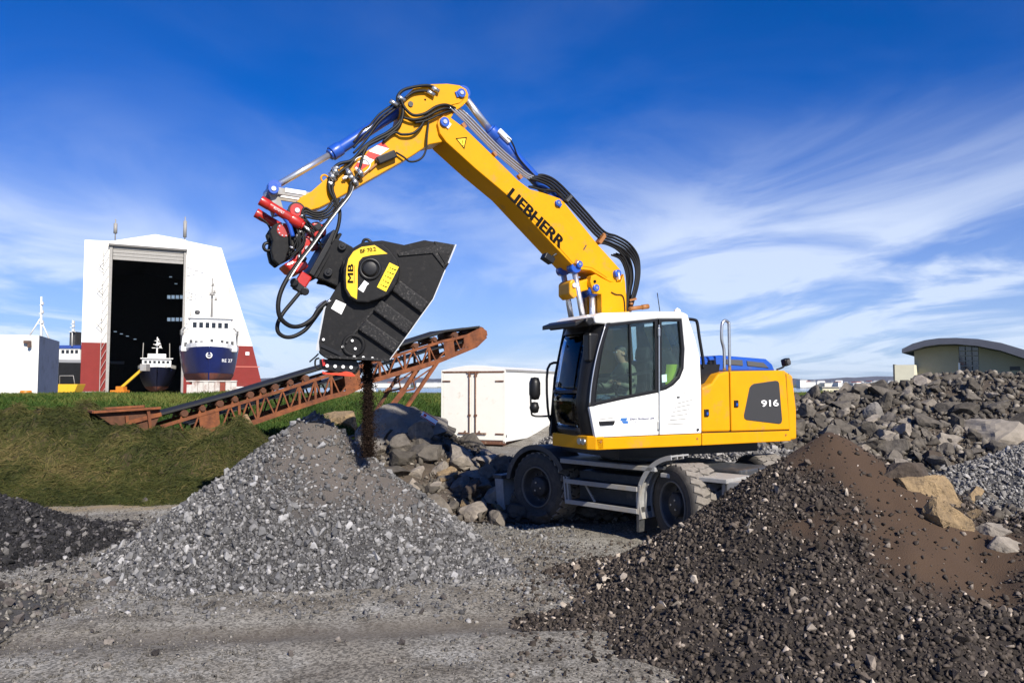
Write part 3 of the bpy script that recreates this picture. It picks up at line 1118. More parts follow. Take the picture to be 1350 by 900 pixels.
def strips(name, base, d, ln, w_, tone, bend, material, parent, kind='stuff'):
    """many thin bent strips, two quads each, from arrays"""
    n = len(base)
    d = d / np.linalg.norm(d, axis=1)[:, None]
    s = np.cross(d, np.array([.3, -1, .2])); s /= np.linalg.norm(s, axis=1)[:, None] + 1e-9
    ln = ln[:, None]; w_ = w_[:, None]
    p1 = base + d * ln * .55; p2 = base + d * ln + bend * ln
    V = np.stack([base - s * w_ / 2, base + s * w_ / 2, p1 - s * w_ * .4, p1 + s * w_ * .4, p2 - s * w_ * .06, p2 + s * w_ * .06], 1).astype(np.float32)
    F = (np.array([[0, 1, 3, 2], [2, 3, 5, 4]])[None] + (np.arange(n) * 6)[:, None, None]).reshape(-1, 4)
    me = bpy.data.meshes.new(name)
    me.vertices.add(n * 6); me.vertices.foreach_set('co', V.ravel())
    me.loops.add(F.size); me.loops.foreach_set('vertex_index', F.ravel().astype(np.int32))
    me.polygons.add(len(F)); me.polygons.foreach_set('loop_start', np.arange(0, F.size, 4, dtype=np.int32))
    me.update(calc_edges=True)
    a = me.attributes.new('tone', 'FLOAT', 'POINT'); a.data.foreach_set('value', np.repeat(tone, 6).astype(np.float32))
    o = bpy.data.objects.new(name, me); COL.objects.link(o)
    me.materials.append(material)
    o.parent = parent
    tag(o, kind=kind)
    return o


def leaf_mat(name, ca, cb, cc):
    m = two_tone_stone(name, ca, cb, cc, amp=.25, bscale=3, bump=0.0)
    m.node_tree.nodes['Principled BSDF'].inputs['Roughness'].default_value = .75
    m.node_tree.nodes['Principled BSDF'].inputs['Specular IOR Level'].default_value = .15
    return m


STRAW = leaf_mat('cut_grass_straw', (.018, .024, .005), (.048, .050, .012), (.115, .09, .034))


def straw():
    rng = np.random.default_rng(7)
    m_ = 150000
    x = rng.uniform(-15, -2.8, m_); y = rng.uniform(13.4, 17.6, m_)
    z = CG(x, y)
    ok = z > HGrid(ground_z, (-15, -2.6, 13.2, 19.5), .3)(x, y) - .02
    x, y, z = (q[ok][:85000] for q in (x, y, z))
    n = len(x)
    gx, gy = CG.grad(x, y, .12)
    a = rng.uniform(0, 6.28, n)
    d = np.stack([np.cos(a), np.sin(a), np.cos(a) * gx + np.sin(a) * gy + rng.uniform(-.05, .55, n)], 1)
    g = HGrid(lambda p, q: fnoise(p * .55, q * .9, 21), (-15, -2.6, 13.2, 19.5), .3)(x, y)
    tone = np.clip(.44 + .9 * g + rng.normal(0, .22, n), 0, 1)
    strips('cut_grass', np.stack([x - ch.location.x, y - ch.location.y, z + .005], 1), d, rng.uniform(.08, .26, n), rng.uniform(.008, .018, n), tone,
           np.array([[0, 0, -.15]]), STRAW, ch)


straw()

# ------------------------------------------------------------------ grass on the bank
GRASS = leaf_mat('grass_blades', (.012, .030, .004), (.034, .066, .010), (.12, .125, .030))


def grass():
    rng = np.random.default_rng(8)
    m_ = 260000
    y = 17 + 31 * rng.random(m_) ** 1.15
    x = (rng.random(m_) * 1.28 - .70) * y
    bb = (-36, 29, 16, 49)
    ok = rng.random(m_) < HGrid(turf_mask, bb, .4)(x, y)
    ok &= ~((x > 3.2) & (y < 27))
    x, y = x[ok][:140000], y[ok][:140000]
    n = len(x)
    g = HGrid(lambda p, q: 1.3 * fnoise(p * .22, q * .3, 31) + .5 * fnoise(p * .9, q * 1.1, 33), bb, .4)(x, y)
    h = (.16 + .22 * rng.random(n)) * (1 + .6 * g)
    tone = np.clip(.45 + .5 * g + rng.normal(0, .16, n), 0, 1)
    d = np.stack([rng.normal(0, .35, n), rng.normal(0, .35, n), np.ones(n)], 1)
    bend = np.stack([rng.normal(0, .25, n), rng.normal(0, .25, n), np.full(n, -.15)], 1)
    z = HGrid(ground_z, bb, .3)(x, y)
    return strips('grass', np.stack([x, y, z - .01], 1), d, h, .012 + .0007 * y, tone, bend, GRASS, None)


gr = grass()
tag(gr, 'green grass covering the bank behind the yard', 'grass', kind='stuff')
# ------------------------------------------------------------------ background: shipyard hall, ships, sheds, town
HWH = mat('hall_white_sheet', (.78, .77, .72), .5, var=.03, vscale=.3, dirt=(.5, .47, .4), damt=.12, dscale=.25)
HRD = mat('hall_red_sheet', (.20, .026, .022), .65, spec=.2, var=.10, vscale=.4, dirt=(.2, .05, .04), damt=.3, dscale=.3)
HGR = mat('hall_grey_trim', (.28, .27, .25), .6, var=.2, vscale=2)
HIN = mat('hall_inside_sheet', (.018, .018, .018), .9, var=.2, vscale=.5)  # near black: the darkness of the hall interior is put into the colour
CON = mat('concrete', (.33, .31, .28), .9, var=.2, vscale=.8, dirt=(.15, .13, .1), damt=.3, dscale=.5)
LIT = mat('daylit_pane', (.5, .6, .7), .4, emit=((.55, .75, 1.0), .3))
DGL = mat('dark_window', (.015, .018, .022), .08)
MSW = mat('ship_white', (.78, .78, .76), .45, var=.05, vscale=.8, dirt=(.4, .3, .2), damt=.15, dscale=.9)
MSB = mat('ship_blue_hull', (.008, .018, .11), .28, var=.2, vscale=.5, coat=.2)
MSR = mat('ship_red_bottom', (.17, .055, .035), .8, var=.25, vscale=1.2, dirt=(.09, .06, .05), damt=.5, dscale=1.0)
MSK = mat('ship_black_hull', (.012, .013, .015), .45, var=.3, vscale=.6)
RUS = mat('rusty_white_sheet', (.55, .52, .47), .8, dirt=(.20, .06, .03), damt=.52, dscale=.55, var=.15, vscale=1)
ORG = mat('machine_orange', (.60, .19, .01), .5, var=.1, vscale=2)
YLW = mat('machine_yellow', (.72, .42, .02), .45, var=.1, vscale=2)

HY = 125.0
ZB = .1


HYAW = R(28)
HF = Frame((P(225, 520, HY).x, HY), HYAW)     # the gable squarely faces the yard
hall = empty('shipyard_hall', (P(225, 520, HY).x, HY, ZB), HYAW)
tag(hall, 'tall white and red shipyard hall with a huge open doorway', 'hall')
ho = Vector(hall.location)


def HL(px, py, off=0.0):
    a = HF(px, py, off); return (a.x, a.z - ZB)


L0 = HL(107, 524)[0]; 
zr = HL(107, 451)[1]          # where the white sheeting meets the red
xl = HL(109, 400)[0]; xdl = HL(143, 420)[0]; xdr = HL(242.5, 420)[0]
zdt = HL(195, 328)[1]
ztl = HL(112, 316)[1]; zrg = HL(205, 309)[1]; xrg = HL(205, 309)[0]
xtr, ztr = HL(292, 327); xmr = HL(333, 455)[0]; xbr = HL(345, 505)[0]; zbr = HL(345, 505)[1]
zd1 = HL(243, 316)[1]
m = MB(); m.prism([(xl, zr), (xdl, zr), (xdl, ztl + .1), (xl, ztl)], 0, .35); m.build('wall', HWH, hall)
m = MB(); m.prism([(xdl, zdt), (xdr, zdt), (xdr, zd1), (xrg, zrg), (xdl, ztl + .1)], -.05, .30); m.build('gable', HWH, hall)
m = MB(); m.prism([(xdr, zr), (xmr, zr), (xtr, ztr), (xdr, zd1 - .15)], 0, .35); m.build('wall', HWH, hall)
m = MB(); m.prism([(xl, 0), (xdl, 0), (xdl, zr - .01), (xl, zr - .01)], -.02, .33); m.build('wall', HRD, hall)
m = MB(); m.prism([(xdr, 0), (xbr, 0), (xbr, zbr), (xmr, zr - .01), (xdr, zr - .01)], -.02, .33); m.build('wall', HRD, hall)
m = MB(); m.box2((xl - .05, -.10, 0), (xdl, -.02, 1.0)); m.build('plinth', CON, hall)
m = MB(); m.box2((xdr + .2, -.06, zr - 3.6), (xbr - .4, -.02, zr - 3.45)); m.build('trim', mat('hall_trim_red', (.5, .14, .1), .6), hall)
# sheeting seams as raised strips
m = MB()
for z in (zr + 4.4, zr + 9.2, zr + 13.8):
    m.box2((xl, -.03, z), (xdl - .3, 0.0, z + .06)); m.box2((xdr + .3, -.03, z), (xtr, 0.0, z + .06))
m.build('seam', HWH, hall)
DEP = 46
m = MB(); m.box2((xl, .36, 0), (xl + .3, DEP, ztl)); m.build('side_wall', HWH, hall)
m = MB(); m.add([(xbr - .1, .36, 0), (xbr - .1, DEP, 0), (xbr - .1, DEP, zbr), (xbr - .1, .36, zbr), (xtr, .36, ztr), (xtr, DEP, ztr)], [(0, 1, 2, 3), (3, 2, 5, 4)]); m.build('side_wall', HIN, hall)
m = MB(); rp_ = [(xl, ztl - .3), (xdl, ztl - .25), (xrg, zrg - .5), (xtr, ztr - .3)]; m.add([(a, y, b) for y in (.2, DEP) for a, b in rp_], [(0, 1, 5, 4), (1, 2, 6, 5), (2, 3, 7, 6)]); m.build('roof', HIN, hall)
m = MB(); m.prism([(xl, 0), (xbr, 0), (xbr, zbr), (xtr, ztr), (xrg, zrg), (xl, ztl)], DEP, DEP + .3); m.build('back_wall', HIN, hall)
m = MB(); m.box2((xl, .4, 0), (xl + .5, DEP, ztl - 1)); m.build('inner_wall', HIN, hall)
# small panes seen on the back wall, in two rows of four
for k in range(4):
    for py in (391.5, 421):
        a = HL(220.5 + k * 5.6, py - 2.4, DEP); b = HL(224.6 + k * 5.6, py + 2.4, DEP)
        m = MB(); m.box2((a[0], DEP - .12, b[1]), (b[0], DEP - .02, a[1])); m.build('pane', LIT, hall)
for px, py in ((225, 365), (232, 374), (152, 437), (160, 440), (168, 443), (178, 447)):
    a = HL(px, py, DEP * .6)
    m = MB(); m.box((a[0], DEP * .6, a[1]), (.5, .2, .12)); m.build('lamp', LIT, hall)
# door jambs, the rolled up door, lattice edges and brackets
m = MB(); m.box2((xdl - .15, -.45, 0), (xdl + .30, -.06, zdt)); m.build('door_jamb', HGR, hall)
m = MB(); m.box2((xdr - .25, -.45, 0), (xdr + .10, -.06, zdt)); m.build('door_jamb', HGR, hall)
for k in range(4):
    m = MB(); m.box2((xdl + .35, -.30 + .02 * k, zdt - .5 - .55 * k), (xdr - .3, -.16 + .02 * k, zdt + .02 - .55 * k)); m.build('door_panel', HGR, hall, bevel=.05)
m = MB(); m.box2((xdl - .3, -.8, zdt - .02), (xdr + .2, -.07, zdt + .28)); m.build('lintel', mat('hall_lintel', (.12, .115, .11), .7), hall)
m = MB()
for k in range(16):
    z0 = zdt * k / 16; z1 = zdt * (k + 1) / 16
    m.bar((xdl - .9, -.45, z0), (xdl - .2, -.45, z1), .07, .07)
m.bar((xdl - .95, -.45, 0), (xdl - .95, -.45, zdt), .1, .1, up=(0, 1, 0))
m.build('door_lattice', HGR, hall)
for (px, py) in ((132, 349), (130, 382), (129, 427)):
    a = HL(px, py); m = MB(); m.tube([(xdl - .9, -.6, a[1] + .8), (a[0] - .2, -.9, a[1]), (xdl - .9, -.6, a[1] - .9)], .06, 5, 0); m.build('bracket', HGR, hall)
for (px, py) in ((268, 355), (268, 387), (262, 428)):
    a = HL(px, py); m = MB(); m.tube([(xdr + .2, -.5, a[1] + .5), (a[0], -.9, a[1]), (xdr + .2, -.5, a[1] - 1.0)], .055, 5, 0); m.build('bracket', HGR, hall)
a = HL(326, 466); m = MB(); m.box((a[0], -.08, a[1]), (.62, .12, .55)); m.build('window', MSW, hall)
for px, py0, py1 in ((152, 311, 288), (244, 316, 285)):
    a = HL(px, py0); b = HL(px, py1)
    m = MB(); m.cyl((a[0], .6, a[1] - 1), (a[0], .6, b[1]), .09, seg=8); m.cyl((a[0], .6, a[1] + .5), (a[0], .6, b[1] - .7), .28, seg=10); m.build('antenna', HGR, hall)


# ships ---------------------------------------------------------------
def hull_mesh(length, beam, keel, deck, water, flare=1.0, seg=14, full=.16):
    """bow points to -y; sections lofted along y"""
    ts = [0, .03, .08, .15, .25, .4, .6, .8, 1.0]
    rows = []
    for t in ts:
        w_ = beam / 2 * min(1, (t / .28) ** .42 if t else .03)
        w_ = max(w_, .004)
        sheer = deck + (1 - t) ** 2 * (deck - keel) * .16
        rake = (1 - t) ** 4 * 0
        sec = []
        for k in range(seg + 1):
            u = k / seg                    # keel to deck
            z = keel + (sheer - keel) * u
            ww = w_ * (max(u, .02) ** (full if t > .25 else full + (.25 - t) * 1.2 * flare))
            y = t * length + (1 - u) * 1.6 * max(0, 1 - t * 3)
            sec.append((ww, y, z))
        rows.append([(-a, b, c) for a, b, c in sec[::-1]] + sec[1:])
    return rows


def loft(m, rows):
    n = len(rows[0])
    vs = [p for r in rows for p in r]
    fs = [(j * n + i, j * n + i + 1, (j + 1) * n + i + 1, (j + 1) * n + i) for j in range(len(rows) - 1) for i in range(n - 1)]
    m.add(vs, fs, True)


def ship(name, label, px, y, beam, length, zk, zw, zd, hull_m, house, seed, rz=0.0, bottom=MSR, band=None):
    root = empty(name, (P(px, 500, y).x, y, ZB), rz)
    tag(root, label, 'ship')
    rows = hull_mesh(length, beam, zk, zd, zw, full=.13 if seed == 1 else .3)
    # split the shell at the waterline
    up = [[p for p in r if p[2] >= zw - .001] for r in rows]
    m = MB(); loft(m, rows); hull = m.build('hull', hull_m, root)
    # bottom paint: slightly proud shell below the waterline
    n = len(rows[0])
    half = n // 2
    low = []
    for r in rows:
        rr = []
        for i, p in enumerate(r):
            if p[2] <= zw:
                rr.append((p[0] * 1.012 + (.02 if p[0] > 0 else -.02 if p[0] < 0 else 0), p[1] - .03, p[2] - .01))
        low.append(rr)
    mn = min(len(r) for r in low)
    low = [r[(len(r) - mn) // 2:(len(r) - mn) // 2 + mn] for r in low]
    m = MB(); loft(m, low); m.build('bottom_paint', bottom, root)
    m = MB(); m.add([p for r in rows for p in (r[0], r[-1])], [(2 * j, 2 * j + 1, 2 * j + 3, 2 * j + 2) for j in range(len(rows) - 1)]); m.build('deck', mat('ship_deck_' + str(seed), (.2, .2, .19), .8), root)
    # bulwark: white band along the deck edge
    m = MB()
    for side in (0, -1):
        pts = [r[side] for r in rows]
        vs = [(p[0], p[1], p[2]) for p in pts] + [(p[0] * 1.02, p[1], p[2] + .55) for p in pts]
        k = len(pts)
        m.add(vs, [(i, i + 1, k + i + 1, k + i) for i in range(k - 1)])
    m.build('bulwark', band or MSW, root)
    return root, rows


def wheelhouse(root, cx, y0, w_, d, z0, h, nwin, tiers=1):
    m = MB(); m.box2((cx - w_ / 2, y0, z0), (cx + w_ / 2, y0 + d, z0 + h)); b = m.build('wheelhouse', MSW, root, bevel=.08)
    ww = w_ / (nwin + .6)
    for k in range(nwin):
        x = cx - w_ / 2 + ww * (k + .8)
        m = MB(); m.box((x, y0 - .02, z0 + h * .62), (ww * .62, .06, h * .30)); m.build('window', DGL, b)
    m = MB(); m.box2((cx - w_ / 2 - .25, y0 - .3, z0 + h), (cx + w_ / 2 + .25, y0 + d + .2, z0 + h + .14)); m.build('roof', MSW, b)
    return b


def rail(root, pts, h, mname=MSW):
    m = MB()
    for a, b in zip(pts[:-1], pts[1:]):
        a = Vector(a); b = Vector(b)
        m.tube([a + Vector((0, 0, h)), b + Vector((0, 0, h))], .035, 5, 0)
        m.tube([a + Vector((0, 0, h * .5)), b + Vector((0, 0, h * .5))], .025, 5, 0)
        k = max(1, int((b - a).length / 1.0))
        for i in range(k + 1):
            q = a.lerp(b, i / k); m.tube([q, q + Vector((0, 0, h))], .03, 5, 0)
    return m.build('railing', mname, root)


def mast(root, x, y, z0, z1, mm_=None, arms=3):
    m = MB(); m.tube([(x, y, z0), (x, y, z1)], [.16, .12, .08], 8, 0)
    for k in range(arms):
        z = z0 + (z1 - z0) * (.45 + .18 * k)
        m.bar((x - .8 + .2 * k, y, z), (x + .8 - .2 * k, y, z), .08, .08)
        m.box((x + .5 - .2 * k, y - .1, z + .2), (.3, .3, .3))
    m.lathe((x, y - .3, z0 + (z1 - z0) * .55), (0, 0, 1), [(0, .0), (.05, .35), (.3, .35), (.4, 0)], 10)
    return m.build('mast', mm_ or MSW, root)


YS = 99.0
def zz(py, y):
    return P(0, py, y).z - ZB


r1_, rows1 = ship('fishing_vessel', 'dark blue trawler with white wheelhouse propped up outside the red hall wall', 275, YS, 7.6, 22, zz(505, YS), zz(488, YS), zz(463, YS), MSB, None, 1, R(21.5))
zd_ = zz(463, YS)
m = MB()
m.prism([(-3.5, zd_ + .1), (3.5, zd_ + .1), (3.3, zd_ + 2.2), (-3.3, zd_ + 2.2)], 3.2, 9); m.build('forecastle', MSW, r1_, bevel=.1)
for k in range(10):
    m = MB(); m.box((-2.9 + k * .64, 3.15, zd_ + 1.0 + .25 * (k % 2)), (.36, .1, .5 + .25 * ((k * 7) % 3))); m.build('deck_gear', DGR, r1_)
wheelhouse(r1_, .1, 4.4, 5.2, 4, zd_ + 2.2, 2.4, 6)
rail(r1_, [(-3.4, 3.3, zd_ + 2.2), (3.4, 3.3, zd_ + 2.2)], .9)
mast(r1_, .2, 5.2, zd_ + 4.7, zd_ + 10.2, HGR)
m = MB(); m.tube([(0, p[1] - .05, p[2]) for p in rows1[0][len(rows1[0]) // 2:]], .09, 6, 0); m.build('stem_post', MSB, r1_)
m = MB(); m.tube([(-2.4, 5, zd_ + 4.6), (-2.4, 5, zd_ + 8)], .05, 5, 0); m.tube([(2.4, 5, zd_ + 4.6), (2.4, 5, zd_ + 9)], .05, 5, 0); m.build('whip_antenna', HGR, r1_)
m = MB(); m.lathe((-1.6, 5, zd_ + 5.4), (0, 0, 1), [(-.3, 0), (-.2, .3), (.2, .35), (.35, 0)], 10); m.build('radar_dome', DGR, r1_)
for s in (-1, 1):
    m = MB(); m.tube([(s * 3.55, 8.5, zd_), (s * 3.6, 8.5, zd_ + 3.2), (s * 3.1, 8.5, zd_ + 3.6)], .12, 6, 0); m.box((s * 3.6, 8.4, zd_ + 2.9), (.4, .4, .7)); m.build('davit', DGR, r1_)
# emblem and draft marks on the bow
m = MB(); m.lathe((0, .35, zd_ - .5), (0, -1, 0), [(0, .40), (.06, .40), (.06, .27), (0, .27)], 18, closed=True); m.box((0, .28, zd_ - .5), (.5, .06, .08)); m.build('emblem', MSW, r1_)


def ship_text(root, s, loc, size, rz, material):
    cu = bpy.data.curves.new('lettering', 'FONT'); cu.body = s; cu.size = size; cu.extrude = .01; cu.align_x = 'CENTER'
    o = bpy.data.objects.new('tmp', cu); COL.objects.link(o)
    dg = bpy.context.evaluated_depsgraph_get(); dg.update()
    me = bpy.data.meshes.new_from_object(o.evaluated_get(dg)); bpy.data.objects.remove(o)
    me.materials.append(material)
    q = bpy.data.objects.new('lettering', me); COL.objects.link(q); q.parent = root
    q.location = loc; q.rotation_euler = (math.pi / 2, 0, rz)
    return q


ship_text(r1_, 'RE 27', (2.2, 1.05, zd_ - 1.35), .6, R(22), MSW)
# the rust streaked wall of sheets below the ship
sheet = empty('sheet_wall', (P(277, 523, YS - 2).x, YS - 2.0, ZB)); tag(sheet, 'rust streaked white sheet wall under the blue trawler', 'wall')
zt = zz(503, YS - 2)
x0, x1 = P(246, 503, YS - 2).x - sheet.location.x, P(312, 503, YS - 2).x - sheet.location.x
RUR = mat('rusty_red_sheet', (.22, .05, .03), .85, var=.3, vscale=1.5)
for k in range(9):
    a = x0 + (x1 - x0) * k / 9; b = x0 + (x1 - x0) * (k + 1) / 9
    m = MB(); m.box2((a + .03, -.06 * (k % 2), 0), (b - .03, .14, zt - .35 * (k == 0))); m.build('sheet', RUR if k in (6,) else RUS, sheet)
m = MB(); m.box2((x0, -.12, zt), (x1, .2, zt + .16)); m.build('capping', RUS, sheet)
pw = MB(); q = P(322, 523, YS - 1)
pw.box((q.x, YS - 1, ZB + .9), (1.6, 1.4, 1.8)); tag(pw.build('crate', MSW, bevel=.04), 'pale crate right of the rust streaked sheet wall', 'crate')

Y2 = 126.0
r2_, rows2 = ship('fishing_vessel', 'smaller dark trawler standing inside the hall doorway', 207, Y2, 6.0, 18, zz(516, Y2), zz(509, Y2), zz(488, Y2), mat('ship_navy_shaded', (.008, .010, .03), .5, var=.3, vscale=.6), None, 2, R(25))  # hull colour darkened to carry the shade inside the doorway
zd2 = zz(488, Y2)
m = MB(); m.prism([(-2.2, zd2), (2.2, zd2), (2.0, zd2 + 1.2), (-2.0, zd2 + 1.2)], 2.5, 8); m.build('forecastle', MSB, r2_)
wheelhouse(r2_, -.1, 1.0, 4.4, 4, zd2 + .55, 1.35, 6)
m = MB(); m.box2((-1.5, 2.6, zd2 + 2.05), (1.3, 5, zd2 + 2.8)); m.build('upper_bridge', MSW, r2_, bevel=.06)
mast(r2_, -.1, 2.8, zd2 + 2.3, zd2 + 5.6)
for s in (-2.3, 1.9):
    m = MB(); m.tube([(s, 3, zd2 + .8), (s * .95, 3, zd2 + 4.6)], .07, 6, 0); m.build('whip_antenna', HGR, r2_)

Y3 = 146.0
r3_, rows3 = ship('fishing_vessel', 'black hulled ship half hidden between the white shed and the hall', -60, Y3, 8.5, 30, zz(528, Y3), zz(524, Y3), zz(479, Y3), MSK, None, 3, R(-90), bottom=MSK, band=mat('ship_grey_bulwark', (.3, .31, .33), .6))
zd3 = zz(477, Y3)
h3 = empty('ship_house', (0, 0, 0)); bpy.data.objects.remove(h3)
wh = MB(); pa = P(80, 474, Y3); pb = P(106, 452, Y3)
Mi = (Matrix.Translation(r3_.location) @ Matrix.Rotation(R(-90), 4, 'Z')).inverted()
c3 = Mi @ Vector(((pa.x + pb.x) / 2, Y3 - 4, 0))


def block3(name, px0, px1, py0, py1, dy, material, Y=Y3 - 2.5):
    a = P(px0, py0, Y); b = P(px1, py1, Y)
    vs = [Mi @ Vector((x, y, z)) for x in (a.x, b.x) for y in (Y, Y + dy) for z in (b.z, a.z)]
    mm2 = MB(); mm2.add(vs, [(0, 1, 3, 2), (4, 6, 7, 5), (0, 4, 5, 1), (2, 3, 7, 6), (0, 2, 6, 4), (1, 5, 7, 3)])
    return mm2.build(name, material, r3_)


block3('wheelhouse', 76, 105, 458, 482, 5, MSW)
block3('roof', 75, 106, 455, 459, 5.4, mat('ship_blue_band', (.03, .07, .3), .5), Y3 - 2.7)
for k in range(4):
    block3('window', 81 + k * 6, 84.5 + k * 6, 461, 465.5, .2, DGL, Y3 - 2.6)
block3('funnel', 92, 99, 437, 456, 2, DGR)
for (px, p0, p1, rr_) in ((95, 456, 422, .12), (54, 470, 391, .26)):
    a = P(px, p0, Y3 - 3); b = P(px + .6, p1, Y3 - 3)
    mm2 = MB(); mm2.tube([Mi @ a, Mi @ b], [rr_, rr_ * .6], 8, 0)
    for q in (.55, .72, .86):
        c = a.lerp(b, q); mm2.bar(Mi @ (c + Vector((-.9 * (1.2 - q), 0, 0))), Mi @ (c + Vector((.9 * (1.2 - q), 0, 0))), .1, .1)
        mm2.box(Mi @ (c + Vector((.3, -.2, .3))), (.35, .35, .5))
    if px == 54:
        for ex in (36, 65):
            mm2.tube([Mi @ P(53, 420, Y3 - 3), Mi @ P(ex, 447, Y3 - 3)], .12, 6, 0)
    mm2.build('mast', MSW, r3_)

# small orange cherry picker by the doorway
cp = empty('boom_lift', (P(158, 518, 112).x, 112, ZB)); tag(cp, 'orange boom lift with its yellow arm raised in the hall doorway', 'boom lift')
m = MB(); m.box((0, 0, .85), (2.0, 1.8, .8)); m.box((.2, 0, 1.5), (1.1, 1.2, .6)); m.build('base', ORG, cp, bevel=.06)
for sx in (-.75, .75):
    m = MB(); m.cyl((sx, -1.0, .42), (sx, 1.0, .42), .42); m.build('wheel', RUB, cp)
b_ = P(188, 486, 112) - Vector(cp.location)
m = MB(); m.bar((.3, 0, 1.7), tuple(b_), .28, .34); m.build('arm', YLW, cp)
m = MB(); m.box(tuple(b_ + Vector((.35, 0, .2))), (.9, 1.2, 1.0)); m.build('basket', GRY, cp)
# yellow dumper in front of the black ship
du = empty('dumper', (P(92, 518, 92).x, 92, ZB + .1)); tag(du, 'yellow dumper parked between the white shed and the hall', 'dumper')
m = MB(); m.prism([(-1.3, 1.0), (1.0, 1.0), (1.4, 2.0), (-1.5, 2.0)], -.9, .9); m.build('skip', YLW, du, bevel=.06)
m = MB(); m.box((.1, 0, .75), (2.6, 1.2, .4)); m.build('frame', DGR, du)
m = MB(); m.tube([(-.9, -.6, 2.0), (-.9, -.6, 3.0), (.7, -.6, 3.0), (.9, -.6, 2.0)], .05, 6, 0); m.build('roll_bar', HGR, du)
for sx in (-.85, .85):
    m = MB(); m.cyl((sx, -1.0, .45), (sx, 1.0, .45), .45); m.build('wheel', RUB, du)

# white shed at the left edge
SY = 50.0
SHD = mat('shed_side_shade', (.20, .22, .29), .85, var=.12, vscale=.8, dirt=(.14, .15, .19), damt=.4, dscale=.7)  # the bluish shade on this side wall is put into its colour
sh = empty('white_shed', (P(49, 520, SY).x, SY, .3)); tag(sh, 'plain white flat roofed shed at the left edge', 'shed')
so = Vector(sh.location)
fz = P(50, 442, SY).z - so.z
A = Vector((0, 0)); d2 = P(78.5, 450, SY + 7) - so; B = Vector((d2.x, d2.y)); un = B.normalized(); fr_ = Vector((-un.y, un.x))
if fr_.x > 0:
    fr_ = -fr_
Wd = 16
C_ = fr_ * Wd; D_ = C_ + B


def wallbox(mm2, p, q, t, z0, z1):
    p = Vector(p); q = Vector(q); dd = (q - p).normalized(); nn = Vector((-dd.y, dd.x)) * t
    vs = [(*v, z) for z in (z0, z1) for v in (p, q, q + nn, p + nn)]
    mm2.add(vs, [(0, 1, 2, 3), (7, 6, 5, 4), (0, 4, 5, 1), (1, 5, 6, 2), (2, 6, 7, 3), (3, 7, 4, 0)])


m = MB(); wallbox(m, C_, A, .2, 0, fz); m.build('wall', HWH, sh)
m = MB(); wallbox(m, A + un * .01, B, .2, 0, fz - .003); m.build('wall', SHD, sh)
m = MB(); wallbox(m, C_, D_, -.2, 0, fz - .005); m.build('wall', HWH, sh)
m = MB(); wallbox(m, D_, B, -.2, 0, fz - .007); m.build('wall', HWH, sh)
m = MB(); m.add([(*v, fz - .05) for v in (A, B, D_, C_)], [(0, 1, 2, 3)]); m.build('roof', HGR, sh)
m = MB(); q = fr_ * .55; m.box((q.x, q.y - .18, fz - .45), (.35, .3, .18)); m.box((q.x + .15, q.y - .2, fz - .65), (.15, .2, .3)); m.build('lamp', mat('lamp_brown', (.12, .07, .05), .6), sh)
m = MB(); q = fr_ * 2.62; m.box((q.x - .3, q.y - .02, fz - 1.4), (.8, .12, 1.4)); m.build('window', DGL, sh)
ob = MB(); p_ = P(59, 518, SY + 1.5); ob.lathe((p_.x, p_.y - 2, p_.z - .55), (0, 0, 1), [(0, .0), (0, .32), (.7, .34), (.75, .3), (.75, 0)], 14)
tag(ob.build('barrel', ORG), 'orange barrel at the foot of the white shed', 'barrel')

# curved roof hall on the right ---------------------------------------
CY = 60.0
CWL = mat('cream_render', (.36, .33, .235), .85, var=.06, vscale=.8)
CWB = mat('cream_sunlit', (.70, .66, .50), .8, var=.05, vscale=.8)  # lighter than the hall wall: the annex's stronger sunlight is in the colour
CRF = mat('grey_roof', (.075, .08, .105), .55, var=.15, vscale=1)
AYAW = R(-33)
AF = Frame((P(1270, 520, CY).x, CY), AYAW)
ah = empty('curved_roof_hall', (P(1270, 520, CY).x, CY, .2), AYAW); tag(ah, 'cream hall with a dark curved roof behind the boulder bank', 'hall')
ao = Vector(ah.location)


def AL(px, py, dy=0.0):
    p = AF(px, py, dy); return (p.x, p.z - ao.z)


top = [AL(*q) for q in ((1192, 461), (1206, 454), (1222, 449.5), (1240, 447), (1262, 446.5), (1290, 448), (1320, 453), (1350, 462), (1400, 480), (1440, 497))]
bot = [AL(*q) for q in ((1192, 466), (1206, 462.5), (1222, 457.5), (1240, 455), (1262, 454.5), (1290, 457), (1320, 463), (1350, 473), (1400, 492), (1440, 510))]
m = MB(); m.prism(top + bot[::-1], -1.6, 24); m.build('roof', CRF, ah)
wl = [AL(1205, 463), AL(1222, 458.5), AL(1240, 456), AL(1262, 455.5), AL(1263.5, 455.5)]
m = MB(); m.prism([(wl[0][0], 0)] + wl + [(wl[-1][0], 0)], 0, .3); m.build('wall', CWL, ah)
wr = [AL(1290, 458), AL(1320, 464), AL(1350, 474), AL(1400, 493), AL(1438, 510)]
m = MB(); m.prism([(wr[0][0], 0)] + wr + [(wr[-1][0], 0)], .02, .3); m.build('wall', CWL, ah)
m = MB(); m.box2((wl[0][0], .3, 0), (wl[0][0] + .3, 23, wl[0][1])); m.build('side_wall', CWL, ah)
